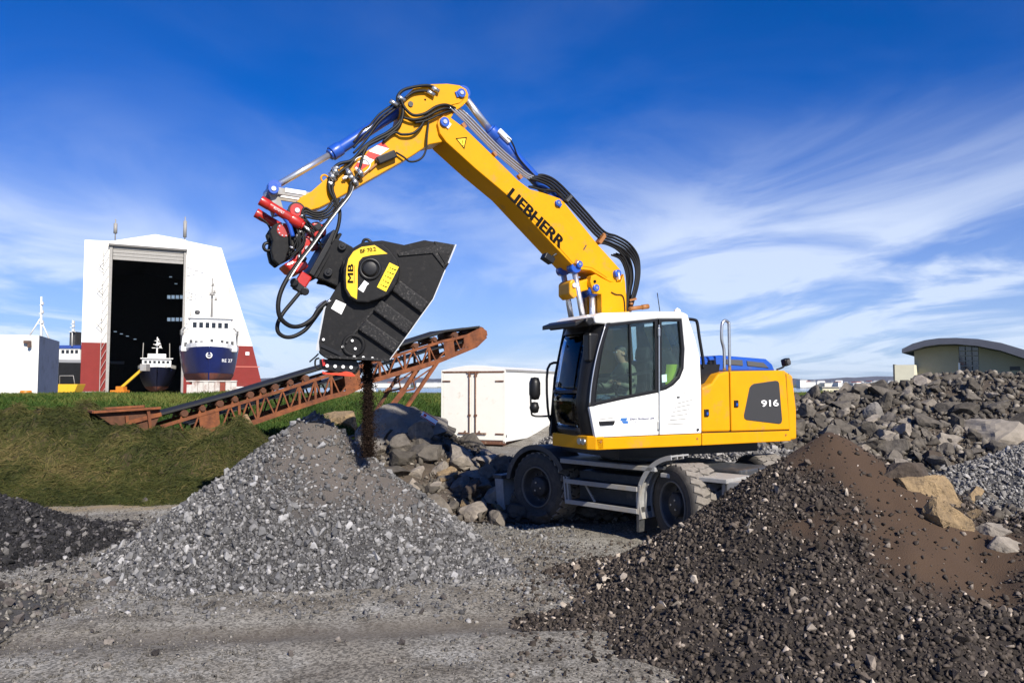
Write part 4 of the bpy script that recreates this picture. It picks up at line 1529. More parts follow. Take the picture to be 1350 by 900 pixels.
# glazed strip of panes with mullions
gx0, gx1 = wl[-1][0], wr[0][0]
gz1 = AL(1275, 456)[1]; gz0 = AL(1275, 495)[1]
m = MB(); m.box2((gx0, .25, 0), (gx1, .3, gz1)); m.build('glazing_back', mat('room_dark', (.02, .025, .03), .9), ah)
for i in range(3):
    for j in range(6):
        x0_ = gx0 + (gx1 - gx0) * i / 3; x1_ = gx0 + (gx1 - gx0) * (i + 1) / 3
        z0_ = gz0 + (gz1 - gz0) * j / 6; z1_ = gz0 + (gz1 - gz0) * (j + 1) / 6
        m = MB(); m.box2((x0_ + .03, .10, z0_ + .04), (x1_ - .03, .14, z1_ - .04)); m.build('pane', mat('hall_pane', (.03, .05, .075), .05, spec=.9) if (i, j) == (0, 0) else MATS['hall_pane'], ah)
for j in range(7):
    z0_ = gz0 + (gz1 - gz0) * j / 6
    m = MB(); m.box2((gx0, .05, z0_ - .035), (gx1, .18, z0_ + .035)); m.build('mullion', HGR, ah)
m = MB(); m.box2((gx0 - .05, -.15, gz0), (gx0 + .08, .0, AL(1263, 478)[1])); m.build('trim', MSW, ah)
a = AL(1331, 483); b = AL(1345, 488); m = MB(); m.box2((a[0], -.02, b[1]), (b[0], .06, a[1])); m.build('vent', DGR, ah)
an = [AL(1184, 481), AL(1209, 481)]
m = MB(); m.box2((an[0][0], -2.2, 0), (an[1][0], 0.0, AL(1196, 481.5)[1])); m.build('annex', CWB, ah)
m = MB(); m.box2((an[0][0] - .12, -2.25, 0), (an[0][0] - .004, .3, AL(1184, 481)[1])); m.build('trim', DGR, ah)

# town across the bay ---------------------------------------------------
TW = [mat('town_white', (.72, .72, .70), .7), mat('town_cream', (.62, .58, .48), .7), mat('town_grey', (.33, .34, .36), .7)]
TRF = [mat('town_roof_grey', (.25, .26, .28), .7), mat('town_roof_red', (.28, .09, .06), .7)]
rnd = random.Random(77)
town = []
pxs = [(1056 + i * 4.2 + rnd.uniform(-2, 2)) for i in range(30)] + [498, 507, 518, 528, 560, 567, 574]
for i, px in enumerate(pxs):
    y = 1350 + rnd.uniform(-60, 40)
    p = P(px, 508, y)
    w_ = rnd.uniform(6, 15) if i < 30 else rnd.uniform(18, 40)
    h = rnd.uniform(4, 10) if i < 30 else rnd.uniform(4, 6)
    b = empty('town_building', (p.x, y, -.2), rnd.uniform(-.4, .4))
    tag(b, 'small pale building in the far town across the bay', 'building', 'far town buildings across the bay')
    m = MB(); m.box((0, 0, h / 2 - 1), (w_, 12, h + 2)); m.build('wall', TW[(i * 5) % 3 if i % 4 == 0 else 0], b)
    m = MB(); m.prism([(-w_ / 2 - .4, h), (w_ / 2 + .4, h), (w_ / 2 - 1, h + 1.4), (-w_ / 2 + 1, h + 1.4)], -6.3, 6.3); m.build('roof', TRF[1 if i % 5 == 2 else 0], b)
# pale tank and boat roofs seen under the conveyor
wb = empty('white_boat', (P(511, 513, 60).x, 60, .15)); tag(wb, 'white upturned boat seen under the conveyor by the falling soil', 'boat')
m = MB(); loft(m, hull_mesh(5, 2.2, 0, 1.15, .4)); m.build('hull', MSW, wb)
m = MB(); m.box2((-.7, 1.4, 1.1), (.7, 3.4, 1.75)); m.build('cabin', MSW, wb, bevel=.1)
wb.rotation_euler = (0, 0, R(70))
# low cream hut and post on the right
hu = empty('cream_hut', (P(1091, 517, 70).x, 70, .4)); tag(hu, 'tiny cream hut beyond the grass right of the excavator', 'hut')
m = MB(); m.box((0, 0, .7), (1.5, 1.5, 1.5)); m.build('wall', CWB, hu)
m = MB(); m.box((0, 0, 1.5), (1.7, 1.7, .1)); m.build('roof', HGR, hu)
# ------------------------------------------------------------------ rusty conveyor
RST = mat('rusty_orange_steel', (.215, .066, .018), .8, col2=(.13, .04, .014), vscale=3, var=.3, dirt=(.07, .026, .014), damt=.42, dscale=5, bump=.3, bscale=40)
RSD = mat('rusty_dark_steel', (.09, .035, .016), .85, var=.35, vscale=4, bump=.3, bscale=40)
BLT = mat('conveyor_belt_rubber', (.014, .014, .014), .6, var=.3, vscale=3)
WOD = mat('weathered_wood', (.26, .17, .09), .9, var=.3, vscale=8, bump=.4, bscale=30)
cA = P(250, 560, 18.0); cB = P(620, 450, 22.6)
cyaw = math.atan2(cB.y - cA.y, cB.x - cA.x)
CF = Frame((cA.x, cA.y), cyaw)          # local x runs up the conveyor, +y away from the camera
conv = empty('conveyor', (cA.x, cA.y, 0), cyaw)
tag(conv, 'long rusty orange belt conveyor rising from left to right behind the crusher bucket', 'conveyor')
CW = .85
top_px = [(200, 566), (250, 550.5), (300, 536), (365, 516.5), (426, 497), (518, 470), (583, 450), (638, 437)]
bot_px = [(236, 590), (281, 574.5), (330, 558), (382, 540), (433, 523.5), (456, 518), (490, 502), (575, 477), (627, 455.5), (640, 443)]
blt_px = [(170, 561), (208, 548), (300, 523), (418, 487.5), (526, 456.5), (587, 437), (632, 431.5)]


def line_at(pl, x):
    return float(np.interp(x, [p[0] for p in pl], [p[1] for p in pl]))


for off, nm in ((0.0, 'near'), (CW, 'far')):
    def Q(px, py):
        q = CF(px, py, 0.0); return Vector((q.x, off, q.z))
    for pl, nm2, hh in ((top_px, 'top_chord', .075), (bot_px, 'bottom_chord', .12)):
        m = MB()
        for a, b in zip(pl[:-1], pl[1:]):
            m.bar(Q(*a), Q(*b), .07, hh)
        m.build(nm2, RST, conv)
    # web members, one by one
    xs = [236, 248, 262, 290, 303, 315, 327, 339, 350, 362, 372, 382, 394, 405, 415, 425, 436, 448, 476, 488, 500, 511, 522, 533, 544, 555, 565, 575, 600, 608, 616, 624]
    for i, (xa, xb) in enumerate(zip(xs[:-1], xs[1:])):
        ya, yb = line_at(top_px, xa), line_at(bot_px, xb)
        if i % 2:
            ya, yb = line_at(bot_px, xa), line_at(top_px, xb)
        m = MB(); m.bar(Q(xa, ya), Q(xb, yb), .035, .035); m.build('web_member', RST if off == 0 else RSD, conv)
    for xa in (315, 339, 394, 415, 436, 500, 533, 565, 612):
        m = MB(); m.bar(Q(xa, line_at(top_px, xa)), Q(xa + 1, line_at(bot_px, xa + 1)), .06, .05); m.build('web_post', RST if off == 0 else RSD, conv)
    for x0_, x1_ in ((262, 288), (453, 473), (584, 597)):
        q = [Q(x0_, line_at(top_px, x0_)), Q(x1_, line_at(top_px, x1_)), Q(x1_ + 3, line_at(bot_px, x1_)), Q(x0_ + 3, line_at(bot_px, x0_))]
        m = MB(); m.prism([(v.x, v.z) for v in q], off - .02 if off == 0 else off + .01, off + .0 if off == 0 else off + .03)
        m.build('gusset_plate', RST, conv)
def Q0(px, py, o=0.0):
    q = CF(px, py, 0.0); return Vector((q.x, o, q.z))
# cross ties
m = MB()
for xa in range(250, 640, 24):
    m.bar(Q0(xa, line_at(bot_px, xa), .03), Q0(xa, line_at(bot_px, xa), CW - .03), .05, .05)
m.build('cross_tie', RSD, conv)
# belt: carrying run over idlers and return run inside the truss
m = MB()
for a, b in zip(blt_px[:-1], blt_px[1:]):
    pa, pb = Q0(*a), Q0(*b)
    for y0_, y1_, dz0, dz1 in ((-.02, .22, .05, 0), (.22, CW - .22, 0, 0), (CW - .22, CW + .02, 0, .05)):
        vs = [pa + Vector((0, y0_, dz0)), pa + Vector((0, y1_, dz1)), pb + Vector((0, y1_, dz1)), pb + Vector((0, y0_, dz0))]
        m.add(vs + [v - Vector((0, 0, .055)) for v in vs], [(0, 1, 2, 3), (7, 6, 5, 4), (0, 4, 5, 1), (2, 6, 7, 3), (1, 5, 6, 2), (3, 7, 4, 0)])
m.build('belt', BLT, conv)
m = MB()
for a, b in zip(top_px[1:-1], top_px[2:]):
    pa, pb = Q0(a[0], a[1] + 9, .1), Q0(b[0], b[1] + 7, .1)
    m.bar(pa + Vector((0, CW / 2 - .1, 0)), pb + Vector((0, CW / 2 - .1, 0)), CW - .2, .04)
m.build('return_belt', BLT, conv)
for i, px in enumerate((243, 267, 290, 310, 330, 347, 363, 383, 403, 520, 548, 573, 600)):
    zt_ = Q0(px, line_at(top_px, px)); zb_ = Q0(px, line_at(blt_px, px) + 5)
    idl = MB()
    for oy in (.03, CW - .03):
        idl.bar(Vector((zt_.x - .07, oy, zt_.z)), Vector((zt_.x, oy, zb_.z + .05)), .04, .05)
        idl.bar(Vector((zt_.x + .09, oy, zt_.z)), Vector((zt_.x, oy, zb_.z + .05)), .04, .05)
    io = idl.build('idler_bracket', RST, conv)
    m = MB(); m.cyl((zt_.x, -.04, zb_.z - .02), (zt_.x, CW + .04, zb_.z - .02), .065 if i % 2 else .08, seg=12); m.build('roller', RSD, io)
q = Q0(636, 438); m = MB(); m.cyl((q.x - .05, .02, q.z), (q.x - .05, CW - .02, q.z), .17, seg=18); m.build('head_drum', RSD, conv)
m = MB()
for oy in (-.03, CW):
    q = [Q0(612, 442), Q0(634, 431.5), Q0(641, 436), Q0(642, 442), Q0(628, 453), Q0(612, 458)]
    m.prism([(v.x, v.z) for v in q], oy, oy + .03)
m.build('head_plate', RST, conv)
# legs
for oy in (.0, CW):
    a1, a2 = Q0(576, 478, oy), Q0(517, 548, oy)
    b1, b2 = Q0(548, 488, oy), Q0(500, 548, oy)
    m = MB(); m.bar(a1, a2 - Vector((0, 0, .35)), .09, .09); m.build('leg', RST, conv)
    m = MB(); m.bar(b1, b2 - Vector((0, 0, .35)), .08, .08); m.build('leg', RST if oy == 0 else RSD, conv)
    m = MB(); m.bar(a1, b1, .06, .06); m.bar(b1.lerp(b2, .45), a1.lerp(a2, .08), .035, .035); m.bar(b1.lerp(b2, .1), a1.lerp(a2, .5), .03, .03); m.bar(b1.lerp(b2, .5), a1.lerp(a2, .5), .05, .05); m.build('brace', RST, conv)
    q = [b1.lerp(b2, .5), a1.lerp(a2, .55), a2, b2]
    if oy == 0:
        q = [b1.lerp(b2, .42), b1.lerp(b2, .42).lerp(a1.lerp(a2, .55), .45), b2.lerp(a2, .55), b2]
        m = MB(); m.prism([(v.x, v.z) for v in q], -.07, -.05); m.build('leg_plate', RST, conv)
# feed hopper at the low end
hp_ = [Q0(121, 543.5), Q0(206, 538), Q0(207, 546), Q0(197, 566), Q0(160, 571), Q0(148, 562)]
for oy, nm in ((-.35, 'near'), (CW + .5, 'far')):
    m = MB(); m.prism([(v.x, v.z) for v in (hp_[0], hp_[1], hp_[2], hp_[3], hp_[4], hp_[5])], oy, oy + .03); m.build('hopper_side', RSD, conv)
m = MB(); a, b = hp_[0], hp_[5]
m.add([(a.x, -.35, a.z), (a.x, CW + .5, a.z), (b.x, CW + .1, b.z), (b.x, .0, b.z)], [(0, 1, 2, 3)]); m.build('hopper_end', RSD, conv)
m = MB()
for oy in (-.42, CW + .52):
    m.bar(Vector((hp_[0].x - .03, oy, hp_[0].z + .02)), Vector((hp_[1].x, oy, hp_[1].z + .02)), .12, .05)
m.bar(Vector((hp_[0].x, -.42, hp_[0].z + .02)), Vector((hp_[0].x, CW + .52, hp_[0].z + .02)), .10, .045)
m.build('hopper_rim', RST, conv)
for pxa, pya, pxb, pyb in ((162, 547, 166, 572), (190, 541, 195, 571)):
    m = MB(); m.bar(Q0(pxa, pya, -.44), Q0(pxb, pyb + 6, -.40), .06, .09); m.build('hopper_post', RST, conv)
m = MB(); m.bar(Q0(165, 556, -.39), Q0(208, 545, -.36), .05, .09); m.build('hopper_beam', RST, conv)
# wooden prop leaning on the truss, rusty scrap below
pr = MB(); a = CF(323, 547, -.25); b = CF(343, 583, -.7)
pr.bar((0, 0, 0), (b.x - a.x, b.y - a.y, b.z - a.z), .09, .07)
po = pr.build('timber_prop', WOD)
wa = Matrix.Translation((cA.x, cA.y, 0)) @ Matrix.Rotation(cyaw, 4, 'Z')
po.matrix_world = wa @ Matrix.Translation(a); tag(po, 'weathered wooden plank leaning against the conveyor truss', 'plank')
sb = empty('scrap_grate', tuple(P(372, 582, 17.6))); tag(sb, 'rusty scrap grating lying under the conveyor', 'scrap')
sb.location.z = .35
for k in range(11):
    m = MB(); m.box((-.75 + k * .15, 0, .16 + .04 * (k % 3)), (.05, .9, .32)); m.build('bar', RSD, sb)
m = MB(); m.bar((-1.3, -.45, .42), (.5, -.5, .36), .12, .12); m.build('beam', RST, sb)

# ------------------------------------------------------------------ white truck box
BXW = mat('box_white_panel', (.80, .78, .70), .5, var=.04, vscale=1.2, dirt=(.42, .26, .12), damt=.16, dscale=1.6)
BXS = mat('box_white_side', (.76, .75, .70), .5, var=.03, vscale=1, dirt=(.4, .33, .25), damt=.1, dscale=1.2)
BRU = mat('door_rust', (.13, .055, .03), .8, var=.4, vscale=12, dirt=(.4, .3, .2), damt=.4, dscale=12)
q0 = P(664, 583, 26.3); q1 = P(581.5, 575, 27.2)
byaw = math.atan2(q1.y - q0.y, q1.x - q0.x)      # local x: along the door end, away from the near corner
bw = math.hypot(q1.x - q0.x, q1.y - q0.y)
bz0 = P(664, 583, 26.3).z; bz1 = P(665, 487, 26.3).z
box = empty('truck_box', (q0.x, q0.y, 0), byaw); tag(box, 'white truck body with rusty double doors standing on the rubble', 'truck body')
LB = 5.6
# local y negative is into the box (away from the camera)
s_ = -1
arch = [(0, bz0), (bw, bz0), (bw, bz1)] + [(bw * (1 - t), bz1 + .16 * math.sin(math.pi * t)) for t in (.2, .35, .5, .65, .8)] + [(0, bz1)]
m = MB(); m.prism(arch, -.12, -LB); m.build('body', BXS, box, bevel=.015)
for k, (a, b) in enumerate(((.05, bw / 2 - .06), (bw / 2 + .06, bw - .05))):
    m = MB(); m.box2((a, -.118, bz0 + .06), (b, -.06, bz1 - .12)); d = m.build('door', BXW, box, bevel=.01)
    for z in (bz0 + .25, bz1 - .42):
        xh = a if k == 0 else b
        m = MB(); m.box2((xh - .03 if k == 0 else xh - .28, -.062, z), (xh + .28 if k == 0 else xh + .03, -.035, z + .05)); m.build('hinge', BRU, d)
    xr = (b - .06) if k == 0 else (a + .06)
    m = MB(); m.cyl((xr, -.03, bz0 - .05), (xr, -.03, bz1 - .05), .022, seg=8)
    for z in (bz0 + .1, bz0 + .9, bz1 - .2):
        m.box((xr, -.045, z), (.10, .05, .07))
    m.build('locking_bar', BRU, d)
    m = MB(); m.box((xr + (-.2 if k == 0 else .2), -.02, bz0 + .28), (.42, .03, .05)); m.box((xr + (-.15 if k == 0 else .15), -.02, bz0 + .33), (.05, .03, .08)); m.build('lock_handle', BRU, d)
for (a, b, z0_, z1_) in ((-.03, .045, bz0 - .02, bz1), (bw - .045, bw + .03, bz0 - .02, bz1), (0, bw, bz1 - .10, bz1 - .045), (bw / 2 - .05, bw / 2 + .05, bz0, bz1 - .10), (-.02, bw + .02, bz0 - .08, bz0 + .03)):
    m = MB(); m.box2((a, -.13, z0_), (b, -.055, z1_)); m.build('door_frame', BRU if z1_ - z0_ < .3 else BXW, box)
m = MB(); m.box2((bw / 2 - .22, -.12, bz1 - .13), (bw / 2 + .22, -.02, bz1 - .04)); m.build('lock_housing', BRU, box)
for k in range(7):     # side panel ribs
    y_ = -.5 - k * .8
    m = MB(); m.box2((-.012, y_ - .012, bz0 + .1), (.0, y_ + .012, bz1 - .12)); m.build('rib', BXS, box)
m = MB(); m.box2((-.03, -.1, bz1 - .06), (.01, -LB, bz1 + .015)); m.build('roof_rail', HGR, box)
m = MB(); m.box2((.15, -.2, -.1), (bw - .15, -LB, bz0 - .002)); m.build('subframe', RSD, box)
m = MB(); m.box2((-.02, -.16, bz0 + .16), (-.005, -.24, bz0 + .24)); m.build('marker_lamp', DGR, box)
# little printed board lying on the boulder beside the box
bd = MB(); bd.box((0, 0, 0), (.34, .015, .12)); bo = bd.build('printed_board', STW)
bo.location = P(566, 551, 15.0); bo.rotation_euler = (R(-25), R(32), 0); tag(bo, 'small white board with red border lying on the boulder by the truck body', 'board')
for z in (-.052, .052):
    m = MB(); m.box((0, -.010, z), (.33, .006, .014)); m.build('border', STR, bo)
m = MB(); m.box((-.10, -.010, 0), (.06, .006, .05)); m.build('logo', STR, bo)
# ------------------------------------------------------------------ wheeled excavator
UC = (2.0, 11.75)
UYAW = R(208)
U = Frame(UC, UYAW)
exc = empty('wheeled_excavator', (UC[0], UC[1], 0), UYAW)
tag(exc, 'yellow and white wheeled excavator with its boom raised holding a crusher bucket', 'excavator')
HW = 1.25          # half width of the upper carriage


CUR = [U]          # the working plane in use: the upper carriage, later the crusher bucket


def up(pl, off):
    return [(q.x, q.z) for q in (CUR[0](a, b, off) for a, b in pl)]


def u3(px, py, off):
    return CUR[0](px, py, off)


def text_on(parent, s, pbl, pbr, off, cap, material, frame=None, depth=.004, bold=.0, name='lettering', shear=0.0, heavy=0.0, flip=False):
    """flat raised lettering on the near face: baseline from pbl to pbr (pixels), cap height in metres"""
    frame = frame or CUR[0]
    a = frame(*pbl, off); b = frame(*pbr, off)
    cu = bpy.data.curves.new(name, 'FONT'); cu.body = s; cu.size = 1; cu.extrude = .5; cu.offset = bold; cu.shear = shear
    o = bpy.data.objects.new('tmp', cu); COL.objects.link(o)
    dg = bpy.context.evaluated_depsgraph_get(); dg.update()
    me = bpy.data.meshes.new_from_object(o.evaluated_get(dg)); bpy.data.objects.remove(o)
    co = np.array([v.co[:] for v in me.vertices])
    mnx, mxx = co[:, 0].min(), co[:, 0].max(); mny, mxy = co[:, 1].min(), co[:, 1].max()
    ex = (b - a); w_ = ex.length; ex.normalize()
    ey = Vector((-ex.z, 0, ex.x))
    if ey.z < 0 or flip:
        ey = -ey
    for v in me.vertices:
        u_ = (v.co.x - mnx) / (mxx - mnx) * w_; t_ = (v.co.y - mny) / (mxy - mny) * cap
        p = a + ex * u_ + ey * t_
        v.co = (p.x, off + depth * (v.co.z + .5) + .001, p.z)
    if heavy:      # thicken the strokes with shifted layers, each a hair lower than the last
        bm = bmesh.new(); bm.from_mesh(me)
        src = list(bm.verts) + list(bm.edges) + list(bm.faces)
        for i, (sx2, sy2) in enumerate(((1, 0), (-1, 0), (.5, 0), (-.5, 0), (0, .5), (0, -.5), (1, .4), (-1, .4), (1, -.4), (-1, -.4))):
            g = bmesh.ops.duplicate(bm, geom=src)['geom']
            dv = ex * (sx2 * heavy * cap) * .5 + ey * (sy2 * heavy * cap) * .5 - Vector((0, .0004 * (i + 1), 0))
            bmesh.ops.translate(bm, verts=[x for x in g if isinstance(x, bmesh.types.BMVert)], vec=dv)
        bm.to_mesh(me); bm.free()
    me.materials.append(material)
    q = bpy.data.objects.new(name, me); COL.objects.link(q); q.parent = parent
    return q


# ---- upper carriage body
m = MB(); m.prism(up([(790, 592), (1040, 580), (1038, 570), (792, 578)], HW), .2, HW - .05); m.box2((-1.7, -HW + .04, 1.31), (.95, .2, 1.46)); m.build('turntable_deck', BLK, exc)
m = MB(); m.box2((-1.6, -.75, 1.12), (1.0, .75, 1.295)); m.build('underframe', BLK, exc)
m = MB(); m.lathe((0, 0, .95), (0, 0, 1), [(0, .0), (0, .62), (.12, .66), (.2, .62), (.3, .62)], 36); m.build('slewing_ring', DGR, exc)

skirt = MB(); skirt.prism(up([(788, 593), (925, 587), (925, 571.6), (785, 577.3)], HW), HW - .10, HW); skirt.build('side_skirt', YEL, exc, bevel=.012)
skirt = MB(); skirt.prism(up([(926, 587), (1043, 581), (1043, 567.6), (926, 570.9)], HW), HW - .10, HW - .002); skirt.build('side_skirt', YEL, exc, bevel=.012)
# front skirt with headlamp, wrapping the cab foot
xa = U(786, 585, HW).x; zb_, zt_ = 1.30, 1.475
fs = MB(); fs.prism([(HW, xa - .12), (HW, xa + .0), (HW - .10, xa + .075), (.35, xa + .10), (.25, xa + .05), (.25, xa - .12)], zb_, zt_, 'z')
fs.v = [Vector((v.y, v.x, v.z)) for v in fs.v]
front = fs.build('front_skirt', YEL, exc, bevel=.012)
for yy in (HW - .16, HW - .25):
    m = MB(); m.cyl((xa + .06, yy, 1.40), (xa + .105, yy, 1.40), .04, seg=14); m.build('headlamp', STE, front)

body = MB(); body.prism(up([(926, 569.5), (926, 511), (939, 505), (947, 493), (960, 489.3), (962.2, 489.2), (963.8, 568.5)], HW), -HW, HW - .004); bo_ = body.build('engine_bay_panel', YEL, exc, bevel=.03, seg=3)
body = MB(); body.prism(up([(964.6, 568.4), (963, 489.1), (1027, 488), (1036, 488.6), (1041.5, 566.3)], HW), -HW, HW); bo2 = body.build('rear_door', YEL, exc, bevel=.02, seg=3)
cw = MB(); cw.prism(up([(1042.5, 580.5), (1037.3, 489), (1047, 495), (1052, 540), (1052.5, 579)], HW), -HW + .12, HW - .02); cw.build('counterweight', YEL, exc, bevel=.035, seg=3)
m = MB(); m.prism(up([(1041, 566), (1037, 495), (1044, 500), (1046, 566)], HW), -HW, HW - .25); m.build('counterweight_core', DGR, exc)
vp = MB(); vp.prism(up([(990.5, 507.6), (994, 505.6), (1022, 501.6), (1025.5, 502.2), (1027, 505), (1031, 553), (1030, 557.5), (1027, 558.8), (984, 553.6), (981, 551.5), (980.6, 547), (988, 511)], HW), HW - .02, HW + .006)
vpo = vp.build('vent_panel', mat('vent_dark', (.030, .030, .031), .6, bump=.5, bscale=220, bdist=.006), exc, bevel=.006)
text_on(vpo, '916', (1004, 536), (1026, 535), HW + .016, .092, STW, bold=.0, heavy=.09)
for (px, py) in ((931, 544), (970, 532)):
    c = u3(px, py, HW)
    m = MB(); m.box((c.x, HW + .005, c.z), (.075, .03, .10)); lo_ = m.build('latch', BLK, exc, bevel=.008)
    m = MB(); m.box((c.x, HW + .022, c.z - .01), (.03, .012, .04)); m.build('latch_button', BLU, lo_)
for (px, py) in ((919, 578), (1036, 573), (792, 582)):
    c = u3(px, py, HW); m = MB(); m.cyl((c.x, HW - .02, c.z), (c.x, HW + .006, c.z), .016, seg=8); m.build('bolt', ORB, exc)
# seam gap fillers (dark) behind the panel joints
m = MB(); m.prism(up([(925, 586), (1043, 580), (1040, 492), (930, 512)], HW - .03), HW - .2, HW - .03); m.build('inner_panel', BLK, exc)
# engine hood, blue, inboard
hood = MB(); hood.prism(up([(921, 489), (921, 471.5), (951, 468), (1011, 473), (1019, 480), (1023, 489.5)], HW - .42), -HW + .25, HW - .42); ho_ = hood.build('engine_hood', BLU, exc, bevel=.035, seg=3)
for pl in ([(957, 480), (957, 473.5), (978, 474.5), (979, 482)], [(985, 482), (984, 475.5), (1006, 478), (1013, 485)]):
    m = MB(); m.prism(up(pl, HW - .42), HW - .45, HW - .405); m.build('hood_vent', mat('hood_grille', (.07, .075, .08), .6) if pl[0][0] == 957 else MATS['hood_grille'], ho_, bevel=.006)
m = MB(); m.prism(up([(915, 512), (918, 480), (950, 480), (948, 492), (938, 505)], HW - .15), -.9, HW - .16); m.build('tank_compartment', BLK, exc)
c = u3(931, 480, HW - .5); m = MB(); m.cyl((c.x, HW - .5, c.z), (c.x, HW - .35, c.z), .06, seg=14); m.build('filler_cap', BLK, exc)
# handrails
m = MB(); m.tube([u3(955, 488, HW - .12), u3(954.5, 462, HW - .12), u3(951.5, 448, HW - .12), u3(951.5, 431, HW - .12), u3(953, 424.5, HW - .12), u3(956.5, 422.5, HW - .12), u3(960, 425, HW - .12), u3(961, 431, HW - .12), u3(962, 489, HW - .12)], .022, 8, 5); m.build('handrail', STE, exc)
m = MB(); m.tube([u3(906, 420.5, HW - .15), u3(915, 421.5, HW - .15), u3(919, 425, HW - .15), u3(922, 445, HW - .15), u3(927, 476, HW - .15), u3(927, 485, HW - .15)], .022, 8, 5); m.build('handrail', BLK, exc)
# rear lamp camera
c = u3(1036, 479, HW - .3)
m = MB(); m.tube([u3(1024, 487, HW - .3), u3(1032, 484, HW - .3), c], .014, 6, 3); m.build('camera_arm', BLK, exc)
m = MB(); m.box((c.x, HW - .3, c.z + .02), (.11, .10, .11), (0, .3, 0)); lamp = m.build('rear_lamp', BLK, exc, bevel=.015)
m = MB(); m.cyl((c.x, HW - .25, c.z + .02), (c.x, HW - .235, c.z + .02), .04, seg=12); m.build('lens', DGR, lamp)

# ---- cab
GLS = glass_mat('cab_glass', (.70, .79, .77))
GLF = glass_mat('cab_front_glass', (.92, .96, .96))
cab = MB(); cab.prism(up([(785, 426), (784, 417.2), (793, 412.2), (867, 410.2), (900, 411), (906.5, 413.5), (909, 421), (899, 420.3), (868, 420.3), (799, 427)], HW), .25, HW)
cabo = cab.build('cab', WHT, exc, bevel=.03, seg=3)
dr = MB(); dr.prism(up([(777.5, 536.5), (820, 527), (868.2, 517.5), (868.8, 573.2), (785.2, 576.6)], HW), HW - .06, HW); door = dr.build('door', WHT, cabo, bevel=.012)
rp = MB(); rp.prism(up([(899.5, 420), (906.5, 414), (909.5, 424), (917, 447), (923, 471), (924.6, 508), (925, 570.8), (869.8, 573), (869.6, 516), (879, 513.5), (888.5, 508), (897, 499), (902, 486), (903.2, 460)], HW), HW - .08, HW - .002); rear_p = rp.build('rear_panel', WHT, cabo, bevel=.012)
win_o = [(799, 427), (835, 422.8), (867.6, 420.5), (868, 470), (868.2, 517), (820, 526.5), (778, 536), (780, 507), (787, 467)]
win_i = [(803, 430.5), (835, 426.5), (864, 424), (864.5, 470), (864.5, 514), (820, 522.5), (783, 530.5), (784.5, 508), (791.5, 468)]
m = MB(); m.ring(up(win_o, HW), up(win_i, HW), HW - .06, HW - .004); m.build('door_window_frame', BLK, cabo, bevel=.006)
m = MB(); m.prism(up(win_i, HW), HW - .036, HW - .030); m.build('door_glass', GLS, cabo)
m = MB(); m.bar(u3(829.5, 427, HW - .03), u3(831.5, 521, HW - .03), .02, .035); m.build('sliding_pane_bar', BLK, cabo)
m = MB(); m.bar(u3(781, 502, HW - .10), u3(866, 488, HW - .10), .03, .035); m.build('grab_bar', BLK, cabo)
rw_o = [(869.4, 420.3), (885, 420.2), (899, 420.2), (903, 460), (901.8, 486), (896.7, 498.8), (888.3, 507.7), (879, 513.2), (869.6, 515.8)]
rw_i = [(873, 424), (885, 423.6), (896, 423.6), (899.4, 460), (898.4, 484), (893.8, 496), (886, 504), (878, 509), (873, 510.5)]
m = MB(); m.ring(up(rw_o, HW), up(rw_i, HW), HW - .06, HW - .006); m.build('rear_window_frame', BLK, cabo, bevel=.005)
m = MB(); m.prism(up(rw_i, HW), HW - .036, HW - .030); m.build('rear_side_glass', GLS, cabo)
# door hinge post and handle
m = MB(); m.bar(u3(868.7, 428, HW + .01), u3(868.9, 572, HW + .01), .018, .014); m.build('door_post', STE, cabo)
for y_ in (437, 560):
    m = MB(); m.bar(u3(868.6, y_ - 5, HW + .02), u3(868.6, y_ + 6, HW + .02), .03, .03); m.build('hinge', STE, cabo, bevel=.004)
m = MB(); m.prism(up([(789, 555.2), (810, 554.2), (808.5, 559.6), (790.5, 560.7)], HW), HW - .01, HW + .025); m.build('door_handle', BLK, cabo, bevel=.01)
m = MB(); m.bar(u3(790, 552.6, HW + .002), u3(809, 550.2, HW + .002), .004, .008); m.build('handle_crease', HGR, cabo)
text_on(cabo, 'Ellert Skúlason ehf', (830.5, 553.5), (862.5, 552.2), HW + .001, .028, mat('print_navy', (.05, .06, .16), .5), bold=.0)
text_on(cabo, 'v e r k t a k a r', (833, 556.5), (862.5, 555.2), HW + .001, .012, mat('print_grey', (.35, .36, .40), .5))
# company mark: stacked blue waves
for i, (y_, w0, w1) in enumerate(((551.6, 818.6, 827), (553.6, 818, 826), (555.6, 820, 828), (557.2, 821.5, 828))):
    m = MB(); m.bar(u3(w0, y_, HW + .003), u3(w1, y_ - .2, HW + .003), .004, .016); m.build('company_mark', mat('print_blue', (.03, .15, .45), .5) if i == 0 else MATS['print_blue'], cabo)
for k in range(6):      # pressed louvre lines on the rear panel
    a = u3(910 - k * 2.2 - 18.5, 532 + k * 5.4, HW); b = u3(910 - k * 2.2 + 3, 526.5 + k * 6.3, HW)
    m = MB(); m.bar(Vector((a.x, HW, a.z)), Vector((b.x, HW, b.z)), .006, .010); m.build('louvre', HGR, cabo)
m = MB(); a = u3(870.5, 525.5, HW); b = u3(923.5, 512.5, HW); m.bar(Vector((a.x, HW - .001, a.z)), Vector((b.x, HW - .001, b.z)), .004, .007); m.build('crease', HGR, cabo)
c = u3(919.5, 566, HW); m = MB(); m.cyl((c.x, HW - .01, c.z), (c.x, HW + .02, c.z), .018, seg=10); m.build('lock', DGR, cabo)
c = u3(894, 523.5, HW); m = MB(); m.box((c.x, HW, c.z), (.05, .012, .02)); m.build('reflector', BLK, cabo)
